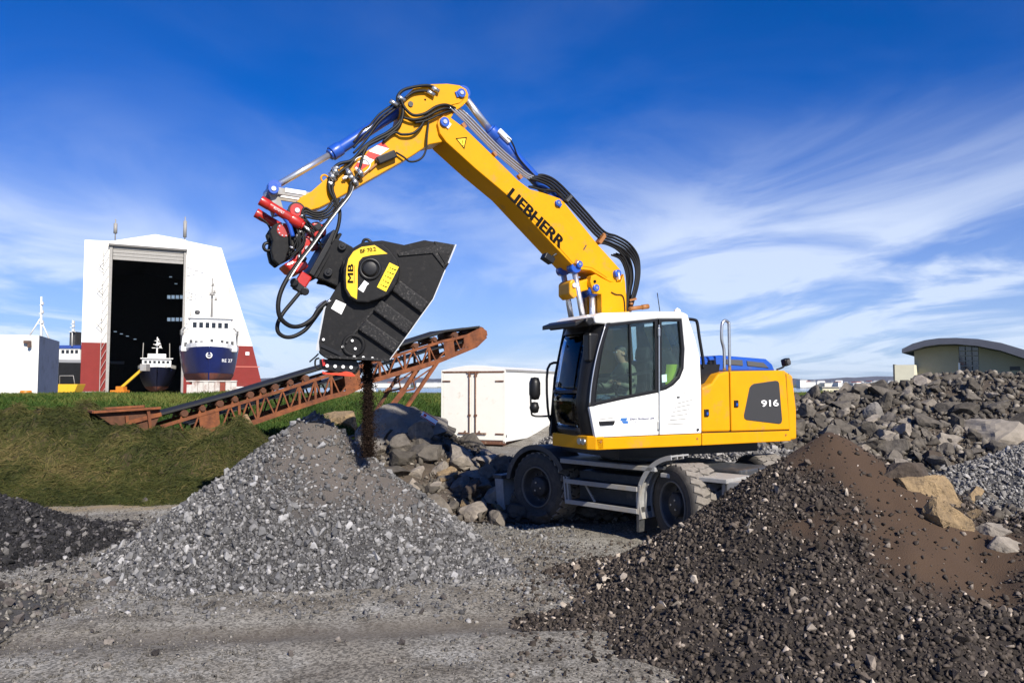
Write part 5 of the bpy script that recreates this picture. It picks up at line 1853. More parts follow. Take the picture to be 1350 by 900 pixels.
# stickers on the rear side glass
m = MB(); m.prism(up([(874, 494), (880.5, 493), (881, 503), (874.5, 504)], HW), HW - .029, HW - .026); m.build('sticker', mat('sticker_mint', (.45, .65, .58), .5), cabo)
# front: profile of the windscreen
prof = [u3(x, y, HW) for x, y in ((797, 424), (788, 455), (780.5, 500), (777.5, 536), (785, 578))]
px_ = [(p.x, p.z) for p in smooth_path([Vector((p.x, 0, p.z)) for p in prof], 4)]


def front_patch(name, y0, y1, z0, z1, material, thick=.02, push=0.0):
    pts = [p for p in px_ if z0 - 1e-4 <= p[1] <= z1 + 1e-4]
    zs = [z1] + [p[1] for p in pts] + [z0]
    zs = sorted(set(zs), reverse=True)
    xs_ = [float(np.interp(-z, [-p[1] for p in px_], [p[0] for p in px_])) for z in zs]
    # the screen bows forward toward its middle
    ny = 6
    mb = MB(); grid = []
    for layer in (0, 1):
        for i, z in enumerate(zs):
            for j in range(ny + 1):
                y = y0 + (y1 - y0) * j / ny
                t = (y - .25) / (HW - .25)
                bow = .07 * (1 - (2 * t - 1) ** 2) - .05 * sstep(.86, 1.0, t) - .05 * (1 - sstep(0, .14, t))
                mb_x = xs_[i] + bow + push - layer * thick
                grid.append((mb_x, y, z))
    n = ny + 1; k = len(zs) * n
    fs_ = []
    for i in range(len(zs) - 1):
        for j in range(ny):
            a = i * n + j
            fs_ += [(a, a + 1, a + n + 1, a + n), (k + a, k + a + n, k + a + n + 1, k + a + 1)]
    for i in range(len(zs) - 1):
        a = i * n; b = a + ny
        fs_ += [(a, a + n, k + a + n, k + a), (b, k + b, k + b + n, b + n)]
    for j in range(ny):
        a = j; b = (len(zs) - 1) * n + j
        fs_ += [(a, k + a, k + a + 1, a + 1), (b, b + 1, k + b + 1, k + b)]
    mb.add(grid, fs_, True)
    return mb.build(name, material, cabo)


ztop = px_[0][1]; zbot = px_[-1][1]; zsp = U(764, 516, .9).z
front_patch('pillar', HW - .24, HW - .005, zbot, ztop - .01, BLK, .05)
front_patch('pillar', .25, .33, zbot, ztop - .01, BLK, .05)
front_patch('screen_header', .33, HW - .24, ztop - .13, ztop - .01, BLK, .05)
front_patch('screen_sill', .33, HW - .24, zbot, zbot + .13, BLK, .05)
front_patch('screen_bar', .33, HW - .24, zsp - .02, zsp + .02, BLK, .04)
front_patch('windscreen', .33, HW - .24, zsp + .02, ztop - .13, GLF, .008, -.01)
front_patch('lower_screen', .33, HW - .24, zbot + .13, zsp - .02, GLF, .008, -.01)
# near corner pillar strip (silver edge of the door frame)
m = MB(); m.tube([u3(798.5, 427, HW + .004), u3(787, 467, HW + .004), u3(780, 505, HW + .004), u3(777.2, 535, HW + .004)], .010, 6, 4); m.build('pillar_edge', STE, cabo)
m = MB(); m.prism(up([(773, 424), (774.5, 419), (784, 417.6), (785, 427), (778, 430)], HW), .25, HW - .02); m.build('roof_front', BLK, cabo, bevel=.02)
# visor over the windscreen
m = MB(); a = u3(770, 422, HW - .08); m.prism([(a.x - .02, a.z + .03), (a.x - .02, a.z + .0), (a.x + .13, a.z - .085), (a.x + .13, a.z - .025)], .32, HW - .08); m.build('sun_visor', BLK, cabo, bevel=.01)
# far side of the cab: frame, window, rear wall
m = MB(); m.ring(up([(777, 577), (797, 424), (905, 415), (924, 571)], HW), up([(783, 497), (803, 432), (897, 424), (900, 487)], HW), .25, .30); m.build('far_side_frame', BLK, cabo)
m = MB(); m.prism(up([(783, 497), (803, 432), (897, 424), (900, 487)], HW), .265, .272); m.build('far_side_glass', GLF, cabo)
xr_ = U(905, 430, HW).x
xr2 = U(924, 560, HW).x
m = MB(); m.add([(xr2 + .03, .27, 1.47), (xr2 + .03, HW - .05, 1.47), (xr2 + .06, HW - .05, 2.15), (xr2 + .06, .27, 2.15), (xr2 + .1, .27, 1.47), (xr2 + .1, HW - .05, 1.47), (xr2 + .12, HW - .05, 2.15), (xr2 + .12, .27, 2.15)],
                [(0, 1, 2, 3), (4, 7, 6, 5), (0, 4, 5, 1), (3, 2, 6, 7), (0, 3, 7, 4), (1, 5, 6, 2)]); m.build('rear_wall', WHT, cabo)
m = MB(); m.add([(xr2 + .08, .3, 2.16), (xr2 + .08, HW - .1, 2.16), (xr_ + .06, HW - .1, 2.98), (xr_ + .06, .3, 2.98)], [(0, 1, 2, 3)]); m.build('rear_glass', GLS, cabo)
m = MB(); m.box2((xr2 + .05, .27, 1.46), (prof[-1].x - .05, HW - .07, 1.50)); m.build('floor', BLK, cabo)
# inside: seat, consoles, steering column
SEA = mat('seat_fabric', (.02, .02, .022), .85, var=.2, vscale=20)
sx = .95
m = MB(); m.box((sx, .74, 1.77), (.52, .50, .14)); m.box((sx, .74, 1.60), (.40, .36, .22)); m.build('seat', SEA, cabo, bevel=.04)
m = MB(); m.box((sx - .30, .74, 2.14), (.14, .48, .66), (0, -.15, 0)); m.box((sx - .38, .74, 2.56), (.10, .28, .2), (0, -.15, 0)); m.build('seat_back', SEA, cabo, bevel=.05)
for yy in (.42, 1.06):
    m = MB(); m.box((sx + .10, yy, 1.91), (.55, .13, .16)); m.build('console', BLK, cabo, bevel=.03)
    m = MB(); m.tube([(sx + .30, yy, 1.97), (sx + .33, yy, 2.14)], .018, 8, 0); m.tube([(sx + .33, yy, 2.08), (sx + .34, yy, 2.17)], .028, 8, 0); m.build('joystick', BLK, cabo)
m = MB(); m.tube([(1.62, .74, 1.52), (1.42, .74, 2.14)], .045, 8, 0); m.build('steering_column', BLK, cabo)
sw = MB(); sw.lathe((1.42, .74, 2.16), (-.55, 0, .84), [(-.014, .165), (.0, .178), (.014, .165), (.0, .150)], 28, closed=True); sw.box((1.42, .74, 2.16), (.02, .32, .02)); sw.build('steering_wheel', BLK, cabo)
m = MB(); m.box((1.60, .46, 2.35), (.05, .22, .16), (0, -.2, 0)); m.build('monitor', BLK, cabo, bevel=.01)
m = MB(); m.tube([u3(757, 508, .7), u3(752, 480, .62), u3(748, 455, .6)], .012, 6, 3); m.build('wiper', BLK, cabo)
# grab rail in front of the cab, left far edge
m = MB(); m.tube([(1.66, .26, 1.62), (1.80, .22, 1.68), (1.82, .22, 2.35), (1.64, .26, 2.44)], .018, 8, 4); m.build('front_handrail', BLK, cabo)
# interior mirror housing near the pillar
c = u3(776, 458, HW - .12); m = MB(); m.box((c.x - .05, HW - .14, c.z), (.16, .16, .38)); m.build('mirror_housing', BLK, cabo, bevel=.03)
# roof things: antenna, beacon bracket, lamp
m = MB(); m.tube([u3(870, 411, .9), u3(866.5, 386, .9)], .006, 6, 0); m.build('antenna', BLK, cabo)
m = MB(); m.tube([u3(830, 407, .55), u3(846, 405, .55)], .03, 8, 0); m.tube([u3(846, 405, .55), u3(854.5, 403.8, .55)], .036, 8, 0); m.build('work_lamp', ORB, cabo)
m = MB(); m.lathe(u3(893, 411, .85), (0, 0, 1), [(-.02, .05), (.03, .045), (.06, .0)], 12); m.build('roof_knob', WHT, cabo)
# side mirrors on their arm, far front corner
mr = MB(); a = u3(729, 548, .22)
mr.tube([a, u3(712, 548.5, .15), u3(703, 547.5, .12), u3(700.5, 542, .12), u3(699.5, 512, .12), u3(703, 508, .12)], .014, 8, 4); mo = mr.build('mirror_arm', BLK, exc)
m = MB(); m.lathe(u3(705, 512, .12), (0, .0, 1), [(-.16, .0), (-.15, .055), (-.08, .08), (.08, .08), (.15, .055), (.16, 0)], 14); m.build('mirror', BLK, mo)
m = MB(); m.lathe(u3(704.5, 537, .12), (0, 0, 1), [(-.08, 0), (-.07, .05), (.0, .07), (.07, .05), (.08, 0)], 14); m.build('mirror', BLK, mo)

# ---- boom
BN = .22           # near face of the boom
boom = MB()
boom_pl = [(577, 163), (579, 157), (585, 152.5), (593, 154), (613, 169), (648, 203), (683, 237.5), (699, 249.5), (716, 254), (731, 259), (738, 261.5), (744, 266.5), (763, 291), (789, 323), (808, 344), (817, 354), (820, 361), (818, 369), (811, 373), (803, 371), (792, 364), (779, 356.5), (765, 355), (757, 352), (733, 327), (667, 256), (627, 222.5), (588, 187), (580, 176)]
boom.prism(up(boom_pl, BN), -BN, BN)
bm_o = boom.build('boom', YEL, exc, bevel=.012)
# welded reinforcement plate proud of the boom side
m = MB(); m.prism(up([(676, 246), (690, 250), (722, 270), (760, 303), (793, 337), (806, 358), (800, 366), (780, 353), (757, 349), (734, 323), (700, 287), (668, 254)], BN), BN, BN + .008); m.build('side_plate', YEL, bm_o, bevel=.003)
text_on(bm_o, 'LIEBHERR', (668.7, 258.5), (737.5, 326.5), BN + .010, .150, STK, heavy=.15, depth=.002)
m = MB(); m.prism(up([(600.5, 182.5), (615.5, 181), (612, 197)], BN), BN - .002, BN + .004); wt = m.build('warning_sign', STK, bm_o)
m = MB(); m.prism(up([(602.6, 183.8), (613.8, 182.7), (611.2, 194.5)], BN), BN + .004, BN + .006); m.build('warning_field', STY, wt)
m = MB(); m.bar(u3(609.6, 185.2, BN + .007), u3(610.2, 190, BN + .007), .004, .016); m.box(u3(610.5, 192, BN + .007), (.012, .004, .012)); m.build('warning_mark', STK, wt)


def pin(parent, px, py, off, r, name='pin', plate=None, far=None):
    c = u3(px, py, off)
    m_ = MB(); m_.cyl((c.x, off - .02 if far is None else far, c.z), (c.x, off + .035, c.z), r, seg=20)
    o = m_.build(name, BLU, parent, bevel=.006)
    m_ = MB(); m_.cyl((c.x, off + .035, c.z), (c.x, off + .045, c.z), r * .45, seg=12); m_.build('pin_cap', STE, o)
    if plate:
        d = u3(px + plate[0], py + plate[1], off)
        m_ = MB(); m_.bar(Vector((c.x, off + .012, c.z)), Vector((d.x, off + .012, d.z)), .02, r * 1.3); m_.build('keeper_plate', plate[2], o, bevel=.004)
    return o


pin(bm_o, 585.5, 161.5, BN, .065, plate=(7, 6, STW), far=-BN - .03)
pin(bm_o, 735, 268, BN + .008, .045, plate=(4, 4, BLU), far=-BN - .03)
pin(bm_o, 763, 348.5, BN + .008, .05, plate=(-5, -4, ORB), far=-BN - .03)
pin(bm_o, 813.5, 360.5, BN + .03, .055, plate=(1, 8, STW), far=-BN - .03)
# boom floodlight
c = u3(722, 341, BN - .1); m = MB(); m.tube([u3(734, 334, BN - .05), u3(727, 339, BN - .08)], .018, 6, 0); m.box((c.x, BN - .1, c.z), (.16, .14, .09), (0, -.5, 0)); m.build('floodlight', BLK, bm_o, bevel=.02)
c = u3(771, 324, BN); m = MB(); m.bar(u3(769.5, 329, BN + .012), u3(773, 323, BN + .012), .01, .015); m.build('hook', DGR, bm_o)

# lower boom piece between the joint and the turntable
base = MB()
base.prism(up([(777, 372), (778, 364), (784, 361.5), (791, 366), (803, 372), (817, 372), (821, 361), (823, 372), (824.5, 390), (824.5, 412), (792, 413), (791.5, 388), (782, 387)], BN), BN - .10, BN + .028)
bb = base.build('boom_base', YEL, exc, bevel=.01)
m = MB(); m.prism(up([(777, 372), (778, 364), (784, 361.5), (791, 366), (803, 372), (817, 372), (821, 361), (823, 372), (824.5, 390), (824.5, 412), (792, 413), (791.5, 388), (782, 387)], BN), -BN - .028, -BN + .1); m.build('far_cheek', YEL, bb, bevel=.01)
m = MB(); m.prism(up([(795, 380), (822, 380), (824, 412), (793, 412)], BN), -BN + .1, BN - .1); m.build('web_box', YEL, bb)
q = U(808, 411, 0)
m = MB(); m.prism([(q.x + .17, q.z), (q.x - .16, q.z), (q.x - .30, 1.5), (q.x + .14, 1.5)], -BN, BN); m.build('boom_foot', YEL, exc, bevel=.02)
m = MB()
for yy in (-.36, .28):
    m.prism([(q.x + .40, 1.31), (q.x + .25, 2.0), (q.x - .15, 2.0), (q.x - .5, 1.31)], yy, yy + .06)
m.build('boom_bracket', DGR, exc)
pin(bb, 785, 379.5, BN + .028, .05, far=-BN - .06)
c = u3(784, 371, BN + .03); m = MB(); m.cyl((c.x, BN, c.z), (c.x, BN + .04, c.z), .022, seg=10); m.build('bore', STK, bb)
m = MB(); m.tube([u3(806, 385, BN + .04), u3(812, 388, BN + .04), u3(820, 389, BN + .04), u3(823, 396, BN + .04), u3(824, 410, BN + .04)], .008, 6, 4); m.build('grease_line', BLK, bb)


def cylinder(name, p_base, p_gland, p_rod, r, rr, label=None, col=BLU, gland=True, parent=None):
    m_ = MB()
    d = (Vector(p_gland) - Vector(p_base)).normalized()
    m_.cyl(p_base, p_gland, r, seg=24)
    m_.cyl(Vector(p_base) - d * .02, Vector(p_base) + d * .10, r * 1.06, seg=24)
    if gland:
        m_.cyl(Vector(p_gland) - d * .14, Vector(p_gland), r * 1.22, seg=24)
        m_.cyl(Vector(p_gland), Vector(p_gland) + d * .03, r * .95, seg=24)
    o = m_.build(name, col, parent or exc, bevel=.006)
    m_ = MB(); m_.cyl(p_gland, p_rod, rr, seg=20); ro = m_.build('piston_rod', CHR, o)
    m_ = MB(); n_ = Vector((0, 1, 0)); m_.cyl(Vector(p_rod) - n_ * .07, Vector(p_rod) + n_ * .07, rr * 1.9, seg=18); m_.build('rod_eye', col, o)
    return o


# boom adjusting cylinders (pair) and lift cylinders (pair)
for yy in (.15, -.15):
    a = U(760, 352, BN); cylinder('lift_cylinder', (a.x - .42, yy, 1.75), (a.x - .20, yy, 2.85), (a.x, yy, a.z), .062, .042)
for yy in (.13, -.13):
    a = U(785, 380, BN); cylinder('adjust_cylinder', (a.x - .06, yy, 1.7), (a.x - .02, yy, 2.75), (a.x, yy, a.z - .02), .062, .045)
# yoke left of the joint
m = MB(); m.prism(up([(751, 372), (755, 368), (766, 370), (779, 366), (780, 381), (768, 384), (757, 394), (751, 388)], .16), -.16, .16); m.build('yoke', YEL, bb, bevel=.02)
c = u3(757, 376, .17); m = MB(); m.cyl((c.x, .15, c.z), (c.x, .19, c.z), .03, seg=12); m.build('bore', STW, bb)

# ---- stick
SN = .17
stick = MB()
stick.prism(up([(545, 117), (555, 112.5), (566, 111), (590, 110.3), (606, 112.5), (615, 117.5), (618, 125), (617, 133), (610, 140), (600, 147), (595, 155), (594, 178), (590, 184.5), (582, 187.5), (566, 190.5), (541, 207), (483, 240), (436, 266.5), (421, 274), (405, 278.5), (395, 280), (389, 276), (390, 268), (397, 259.5), (411, 252), (445, 222), (504, 187), (517, 177), (526, 166), (530, 152), (529, 140), (532, 130)], SN), -SN, SN)
st_o = stick.build('stick', YEL, exc, bevel=.012)
m = MB(); m.prism(up([(531, 150), (530, 138), (535, 127), (546, 118.5), (566, 112.5), (598, 112), (612, 118), (615, 127), (606, 136), (586, 141), (570, 150), (553, 157), (540, 157)], SN), SN, SN + .012); m.build('side_plate', YEL, st_o, bevel=.004)
pin(st_o, 607.5, 123.5, SN + .012, .06, plate=(-7, 2, BLU), far=-SN - .03)
c = u3(540.5, 138, SN); m = MB(); m.cyl((c.x, SN, c.z), (c.x, SN + .03, c.z), .035, seg=14); m.build('pin', DGR, st_o)
c = u3(560, 132, SN); m = MB(); m.cyl((c.x, SN, c.z), (c.x, SN + .016, c.z), .014, seg=8); m.build('bore', STK, st_o)
# red white hazard strip
hz = [(504.5, 186.8), (513, 195.5), (491, 220.5), (466, 222)]
a0, a1, b1, b0 = (502, 188), (514, 196), (488, 222), (464, 221.5)


def lerp2(p, q, t):
    return (p[0] + (q[0] - p[0]) * t, p[1] + (q[1] - p[1]) * t)


for k, pl in enumerate(([(505, 187.2), (513, 196), (497, 191.5)], [(497, 191.6), (513, 196.1), (501.5, 204.5), (486, 199.5)], [(485.8, 199.6), (501.3, 204.6), (493.5, 210.8), (480.5, 206)],
                        [(480.3, 206.1), (493.3, 211), (486.4, 217.5), (471, 214)], [(470.8, 214.2), (486, 217.7), (475.5, 224.5), (466, 221)])):
    m = MB(); m.prism(up(pl, SN), SN - .001, SN + .003); m.build('hazard_stripe', STR if k % 2 == 0 else STW, st_o)
c = u3(428, 235.5, 0.0); m = MB(); m.lathe((c.x, 0, c.z), (0, 1, 0), [(-.012, .045), (.0, .058), (.012, .045), (.0, .032)], 18, closed=True); m.build('lifting_eye', YEL, st_o)
m = MB(); m.bar(u3(497, 213, SN + .05), u3(521, 203, SN + .05), .09, .10); m.build('valve_block', BLK, st_o, bevel=.015)
m = MB(); m.bar(u3(487, 224, SN + .03), u3(505, 209, SN + .03), .02, .02); m.bar(u3(470, 239, SN + .03), u3(489, 222, SN + .03), .012, .012); m.build('spray_pipe', ORB, st_o)
for (px, py) in ((438, 233), (442, 226), (460, 228), (463, 234), (468, 240), (475, 228)):
    m = MB(); a = u3(px, py, SN + .06); m.cyl(a - Vector((.03, 0, .05)), a + Vector((.03, 0, .05)), .028, seg=10); m.cyl(a - Vector((.015, 0, .025)), a + Vector((.015, 0, .025)), .038, seg=6); m.build('coupling', STE, st_o)
# stick cylinder above the boom, bucket cylinder above the stick
a = U(735, 268, 0.0); b = U(646, 172, 0.0); c = U(609, 124, 0.0)
sc_ = cylinder('stick_cylinder', (a.x, 0, a.z), (b.x, 0, b.z), (c.x, 0, c.z), .085, .05)
m = MB(); m.bar(u3(657, 172, .1), u3(672, 187, .1), .07, .07); m.build('port_block', STW, sc_, bevel=.01)
a = U(540, 137, 0.0); b = U(437, 203, 0.0); c = U(361, 247, 0.0)
bc_ = cylinder('bucket_cylinder', (a.x, 0, a.z), (b.x, 0, b.z), (c.x, 0, c.z), .075, .04)
# linkage at the stick end
pin(exc, 360, 249.5, .16, .062, name='link_pin', far=-.16)
for yy in (.125, -.155):
    p1 = U(361, 250.5, .14); p2 = U(419, 259.5, .14)
    m = MB(); m.bar(Vector((p1.x, yy, p1.z)), Vector((p2.x, yy, p2.z)), .03, .085); m.cyl((p2.x, yy - .015, p2.z), (p2.x, yy + .02, p2.z), .06, seg=18); m.cyl((p1.x, yy - .015, p1.z), (p1.x, yy + .02, p1.z), .07, seg=18); lk = m.build('link_arm', GRY, exc, bevel=.006)
    m = MB(); q1 = p1.lerp(p2, .25) + Vector((0, 0, .02)); q2 = p1.lerp(p2, .72) + Vector((0, 0, .02)); m.bar(Vector((q1.x, yy + .02, q1.z)), Vector((q2.x, yy + .02, q2.z)), .012, .05); m.build('reflector_strip', STW, lk)
p1 = U(360, 250, .1); p2 = U(369, 281, .1)
m = MB()
for yy in (.09, -.12):
    m.bar(Vector((p1.x, yy, p1.z)), Vector((p2.x, yy, p2.z)), .03, .11)
m.build('tipping_link', GRY, exc, bevel=.01)

# ---- tiltrotator
tr = MB(); tr.prism(up([(355, 306), (361, 296), (371, 293), (382, 305), (384, 320), (376, 344), (368, 350), (360, 343), (357, 330), (359, 318)], .13), .06, .15); tro = tr.build('tiltrotator', BKT, exc, bevel=.015)
m = MB(); m.prism(up([(355, 306), (361, 296), (371, 293), (382, 305), (384, 320), (376, 344), (368, 350), (360, 343), (357, 330), (359, 318)], .13), -.15, -.06); m.build('hitch_plate', BKT, tro, bevel=.015)
m = MB(); m.prism(up([(386, 283), (395, 276), (404, 284), (408, 300), (396, 318), (382, 342), (372, 347), (374, 330), (384, 305)], .06), -.14, .06); m.build('hitch_core', BLK, tro, bevel=.02)
for yy, r in ((.16, .085), (-.16, .085)):
    c = U(391, 278, .16); m = MB(); m.cyl((c.x, yy - .03, c.z), (c.x, yy + .03, c.z), r, seg=22); d = m.build('hitch_disc', RED, tro, bevel=.006)
    if yy > 0:
        m = MB(); m.cyl((c.x, yy + .03, c.z), (c.x, yy + .045, c.z), .03, seg=10); m.build('grease_cap', STE, d)
        m = MB(); m.lathe((c.x, yy - .01, c.z), (0, 1, 0), [(0, .085), (0, .105), (.03, .105), (.03, .085)], 16, closed=True, smooth=False); m.build('hose_ring', BLK, d)
c = U(375, 303, .17); m = MB(); m.cyl((c.x, .10, c.z), (c.x, .155, c.z), .085, seg=24); d = m.build('pin_disc', RED, tro, bevel=.006)
for k in range(10):
    a = k / 10 * 6.283; m = MB(); m.cyl((c.x + .07 * math.cos(a), .15, c.z + .07 * math.sin(a)), (c.x + .07 * math.cos(a), .165, c.z + .07 * math.sin(a)), .009, seg=6); m.build('bolt', STE, d)
# tilt cylinders
a = U(345, 265, .22); b = U(397, 296, .22); c = U(417, 311, .20)
cylinder('tilt_cylinder', (a.x, .22, a.z), (b.x, .22, b.z), (c.x, .22, c.z), .056, .022, col=RED, parent=tro)
a = U(339.5, 281, -.2); b = U(392, 312, -.2); c = U(414, 326, -.2)
cylinder('tilt_cylinder', (a.x, -.22, a.z), (b.x, -.22, b.z), (c.x, -.22, c.z), .056, .022, col=RED, parent=tro)
text_on(tro, 'ROTOTILT', (360.5, 275), (373.5, 282.5), .279, .03, STW, name='lettering')
for dy_, pl in ((.22, [(346, 269), (341, 278), (344, 290), (352, 300)]),):
    m = MB(); m.tube([u3(x, y, dy_) for x, y in ((362, 281), (372, 284), (381, 296), (386, 312))], .028, 8, 5); m.build('hose', BLU, tro)
m = MB(); m.tube([u3(x, y, -.1) for x, y in ((341, 286), (352, 294), (357, 304), (358, 314))], .013, 7, 4); m.build('hose', RUB, tro)
# lifting hook ring
c = U(353, 325.5, .0); m = MB(); m.lathe((c.x, 0, c.z), (0, 1, 0), [(-.022, .045), (0, .068), (.022, .045), (0, .028)], 20, closed=True); m.build('lifting_hook', BLK, tro)
# red rotor housing
m = MB(); m.prism(up([(411, 293), (420, 291), (431, 300), (431, 309), (420, 318), (412, 322), (407, 334), (397, 343), (385, 346), (390, 336), (399, 325), (402, 314), (409, 305)], .17), -.17, .17); rh = m.build('rotor_housing', RED, tro, bevel=.03, seg=3)
m = MB(); m.prism(up([(374, 348), (386, 343), (404, 343), (408, 351), (395, 361), (383, 357)], .19), -.19, .19); m.build('rotor_foot', RED, tro, bevel=.03, seg=3)
for k, (px, py) in enumerate(((401, 342), (405, 327), (419, 300), (412, 315))):
    c = u3(px, py, .2); m = MB(); m.cyl((c.x, .16, c.z), (c.x, .205, c.z), .028, seg=10); m.build('bolt', STE if k % 2 else BLK, rh)
c = u3(419, 299, .19); m = MB(); m.box((c.x, .18, c.z), (.09, .03, .07), (0, .6, 0)); m.build('cover', BLK, rh)
# turntable flange seen edge on
m = MB(); m.bar(u3(436, 309, 0), u3(404, 366, 0), .52, .07); m.build('rotor_flange', BLK, tro, bevel=.01)
m = MB(); m.bar(u3(441, 313, 0), u3(408, 370, 0), .60, .035); m.build('coupler_plate', BKT, tro, bevel=.006)
# swivel below, with red and black fittings
m = MB(); m.bar(u3(404, 362, .2), u3(394, 378, .2), .12, .14); m.build('swivel', RED, tro, bevel=.02)
m = MB(); m.bar(u3(397, 366, .22), u3(388, 382, .22), .06, .06); m.bar(u3(386, 372, .22), u3(402, 385, .22), .08, .10); m.cyl(u3(388, 372, .18), u3(388, 372, .30), .05, seg=12); m.cyl(u3(402, 384, .18), u3(402, 384, .30), .05, seg=12); m.build('swivel_block', BLK, tro, bevel=.012)
rng_ = random.Random(4)
for k in range(9):      # tangle of small hoses between hitch and housing
    a = u3(388 + rng_.uniform(-4, 6), 286 + rng_.uniform(0, 10), .19); b = u3(384 + rng_.uniform(-8, 14), 335 + rng_.uniform(-8, 8), .19)
    mid = u3(393 + rng_.uniform(-12, 14), 312 + rng_.uniform(-8, 8), .22)
    m = MB(); m.tube([a, mid, b], .011, 6, 6); m.build('hose', RUB, tro)


for k in range(16):     # fittings and couplings packed around the hitch
    a = u3(rng_.uniform(383, 428), rng_.uniform(284, 345), .20 + .02 * rng_.random())
    dv = Vector((rng_.uniform(-1, 1), 0, rng_.uniform(-1, 1))).normalized() * .028
    m = MB(); m.cyl(a - dv, a + dv, .013, seg=8); m.cyl(a - dv * .3, a + dv * .4, .019, seg=6); m.build('fitting', STE if k % 3 else BLK, tro)
for k in range(7):
    a = u3(398 + rng_.uniform(-5, 8), 290 + rng_.uniform(-6, 8), .2); b = u3(418 + rng_.uniform(-14, 10), 318 + rng_.uniform(-8, 16), .2)
    m = MB(); m.tube([a, a.lerp(b, .5) + Vector((rng_.uniform(-.1, .1), .05, rng_.uniform(-.05, .12))), b], .010, 6, 6); m.build('hose', RUB, tro)
for k in range(9):
    a = u3(rng_.uniform(436, 476), rng_.uniform(221, 246), SN + .05)
    dv = Vector((rng_.uniform(-.5, 1), 0, rng_.uniform(.3, 1))).normalized() * .035
    m = MB(); m.cyl(a - dv, a + dv, .016, seg=8); m.cyl(a - dv * .3, a + dv * .3, .024, seg=6); m.build('fitting', (STE, STW, BLK)[k % 3], st_o)


# ---- hoses and pipes
def hose(pts, r=.018, material=RUB, name='hose', parent=exc, seg=8):
    m_ = MB(); m_.tube([u3(p[0], p[1], p[2]) for p in pts], r, seg, 6); return m_.build(name, material, parent)


# steel pipes along the boom top
for k, (dx_, off, rr) in enumerate(((0, .17, .018), (3.2, .11, .018), (6.5, .05, .015), (-2.5, .20, .012))):
    hose([(595 + dx_, 141 - dx_ * .2, off), (613 + dx_, 157 - dx_ * .4, off), (653 + dx_, 198 - dx_ * .4, off), (690 + dx_, 229 - dx_ * .4, off), (701 + dx_, 234.5 - dx_ * .5, off)], rr, STE, 'steel_pipe')
for (px, py) in ((609, 169), (650, 206), (683, 236)):
    m = MB(); m.box(u3(px + 2, py - 3, .18), (.05, .06, .07), (0, .7, 0)); m.build('pipe_clamp', ORB, bm_o)
for k, (da, off) in enumerate(((0, .17), (2.5, .12), (5, .06), (-2.5, .2))):
    hose([(701 + da, 234.5 - da * .5, off), (712 + da, 236 - da, off), (727 + da, 243 - da, off), (745 + da, 260 - da, off), (768 + da, 285 - da, off), (791 + da, 310 - da, off), (808 + da, 317.5 - da * 1.2, off), (824 + da, 326 - da, off), (836 + da * .9, 340 - da * .6, off), (840 + da * .6, 357, off), (838 + da * .5, 377, off), (832 + da * .4, 400, off), (828, 420, off)], .019)
for k, off in enumerate((.2, .12, .05)):
    hose([(697 + k * 2, 246, off), (714, 250 - k, off), (730, 252 - k, off), (742, 259 - k, off)], .016)
    hose([(788 + k * 2, 320 - k, off), (800 + k * 2, 322 - k, off), (815 + k * 2, 330 - k, off), (826 + k * 2.2, 345 - k, off), (831 + k * 1.5, 365, off), (829 + k, 385, off), (827 + k, 404, off), (825, 420, off)], .017)
    hose([(806 + k * 3, 336 - k, off), (818 + k * 2.5, 342 - k, off), (825 + k * 2, 358, off), (827 + k, 380, off), (826, 405, off)], .015)
m = MB(); m.bar(u3(788, 321, .2), u3(795, 311, .2), .12, .05); m.cyl(u3(795, 311, .2), u3(797, 309, .2), .03, seg=8); m.build('hose_clamp', ORB, bm_o)
m = MB(); m.bar(u3(829, 396, .2), u3(838, 394, .2), .05, .03); m.cyl(u3(832, 399, .22), u3(832, 402, .22), .03, seg=8); m.build('hose_clamp', ORB, bb)
m = MB(); m.bar(u3(745, 266, .2), u3(751, 259, .2), .12, .04); m.build('hose_clamp', DGR, bm_o)
# stick cylinder feed
hose([(664, 180, .12), (672, 184, .13), (677, 192, .13), (682, 205, .1), (690, 216, .1), (705, 232, .1)], .012)
# around the elbow
hose([(525, 140, .2), (524, 128, .22), (532, 119, .22), (548, 114.5, .22), (565, 113, .22), (575, 118, .22)], .02)
hose([(534, 130, .22), (545, 122, .22), (560, 120, .22), (568, 124, .22)], .018)
hose([(600, 143, .17), (588, 138.5, .22), (575, 141, .24), (560, 150, .24), (545, 152, .24), (534, 143, .23), (529, 133, .22)], .02)
hose([(602, 146, .15), (588, 143, .22), (575, 147, .23), (560, 155, .23), (545, 158, .23), (532, 155, .22)], .018)
hose([(604, 149, .12), (592, 147, .2), (578, 152, .22), (562, 159, .22), (547, 162, .22)], .016)
hose([(560, 158, .21), (554, 168, .23), (544, 176, .23), (530, 177.5, .22), (520, 175, .21), (505, 187, .2)], .017)
hose([(565, 161, .21), (563, 180, .24), (562, 195, .24), (558, 206, .24), (550, 212, .24), (540, 213, .23), (532, 207, .22), (522, 201, .21)], .013)
for (px, py) in ((529, 131), (574, 119), (568, 124), (519, 137)):
    m = MB(); a = u3(px, py, .22); m.cyl(a - Vector((.05, 0, .01)), a + Vector((.05, 0, .03)), .03, seg=10); m.build('coupling', STE, st_o)
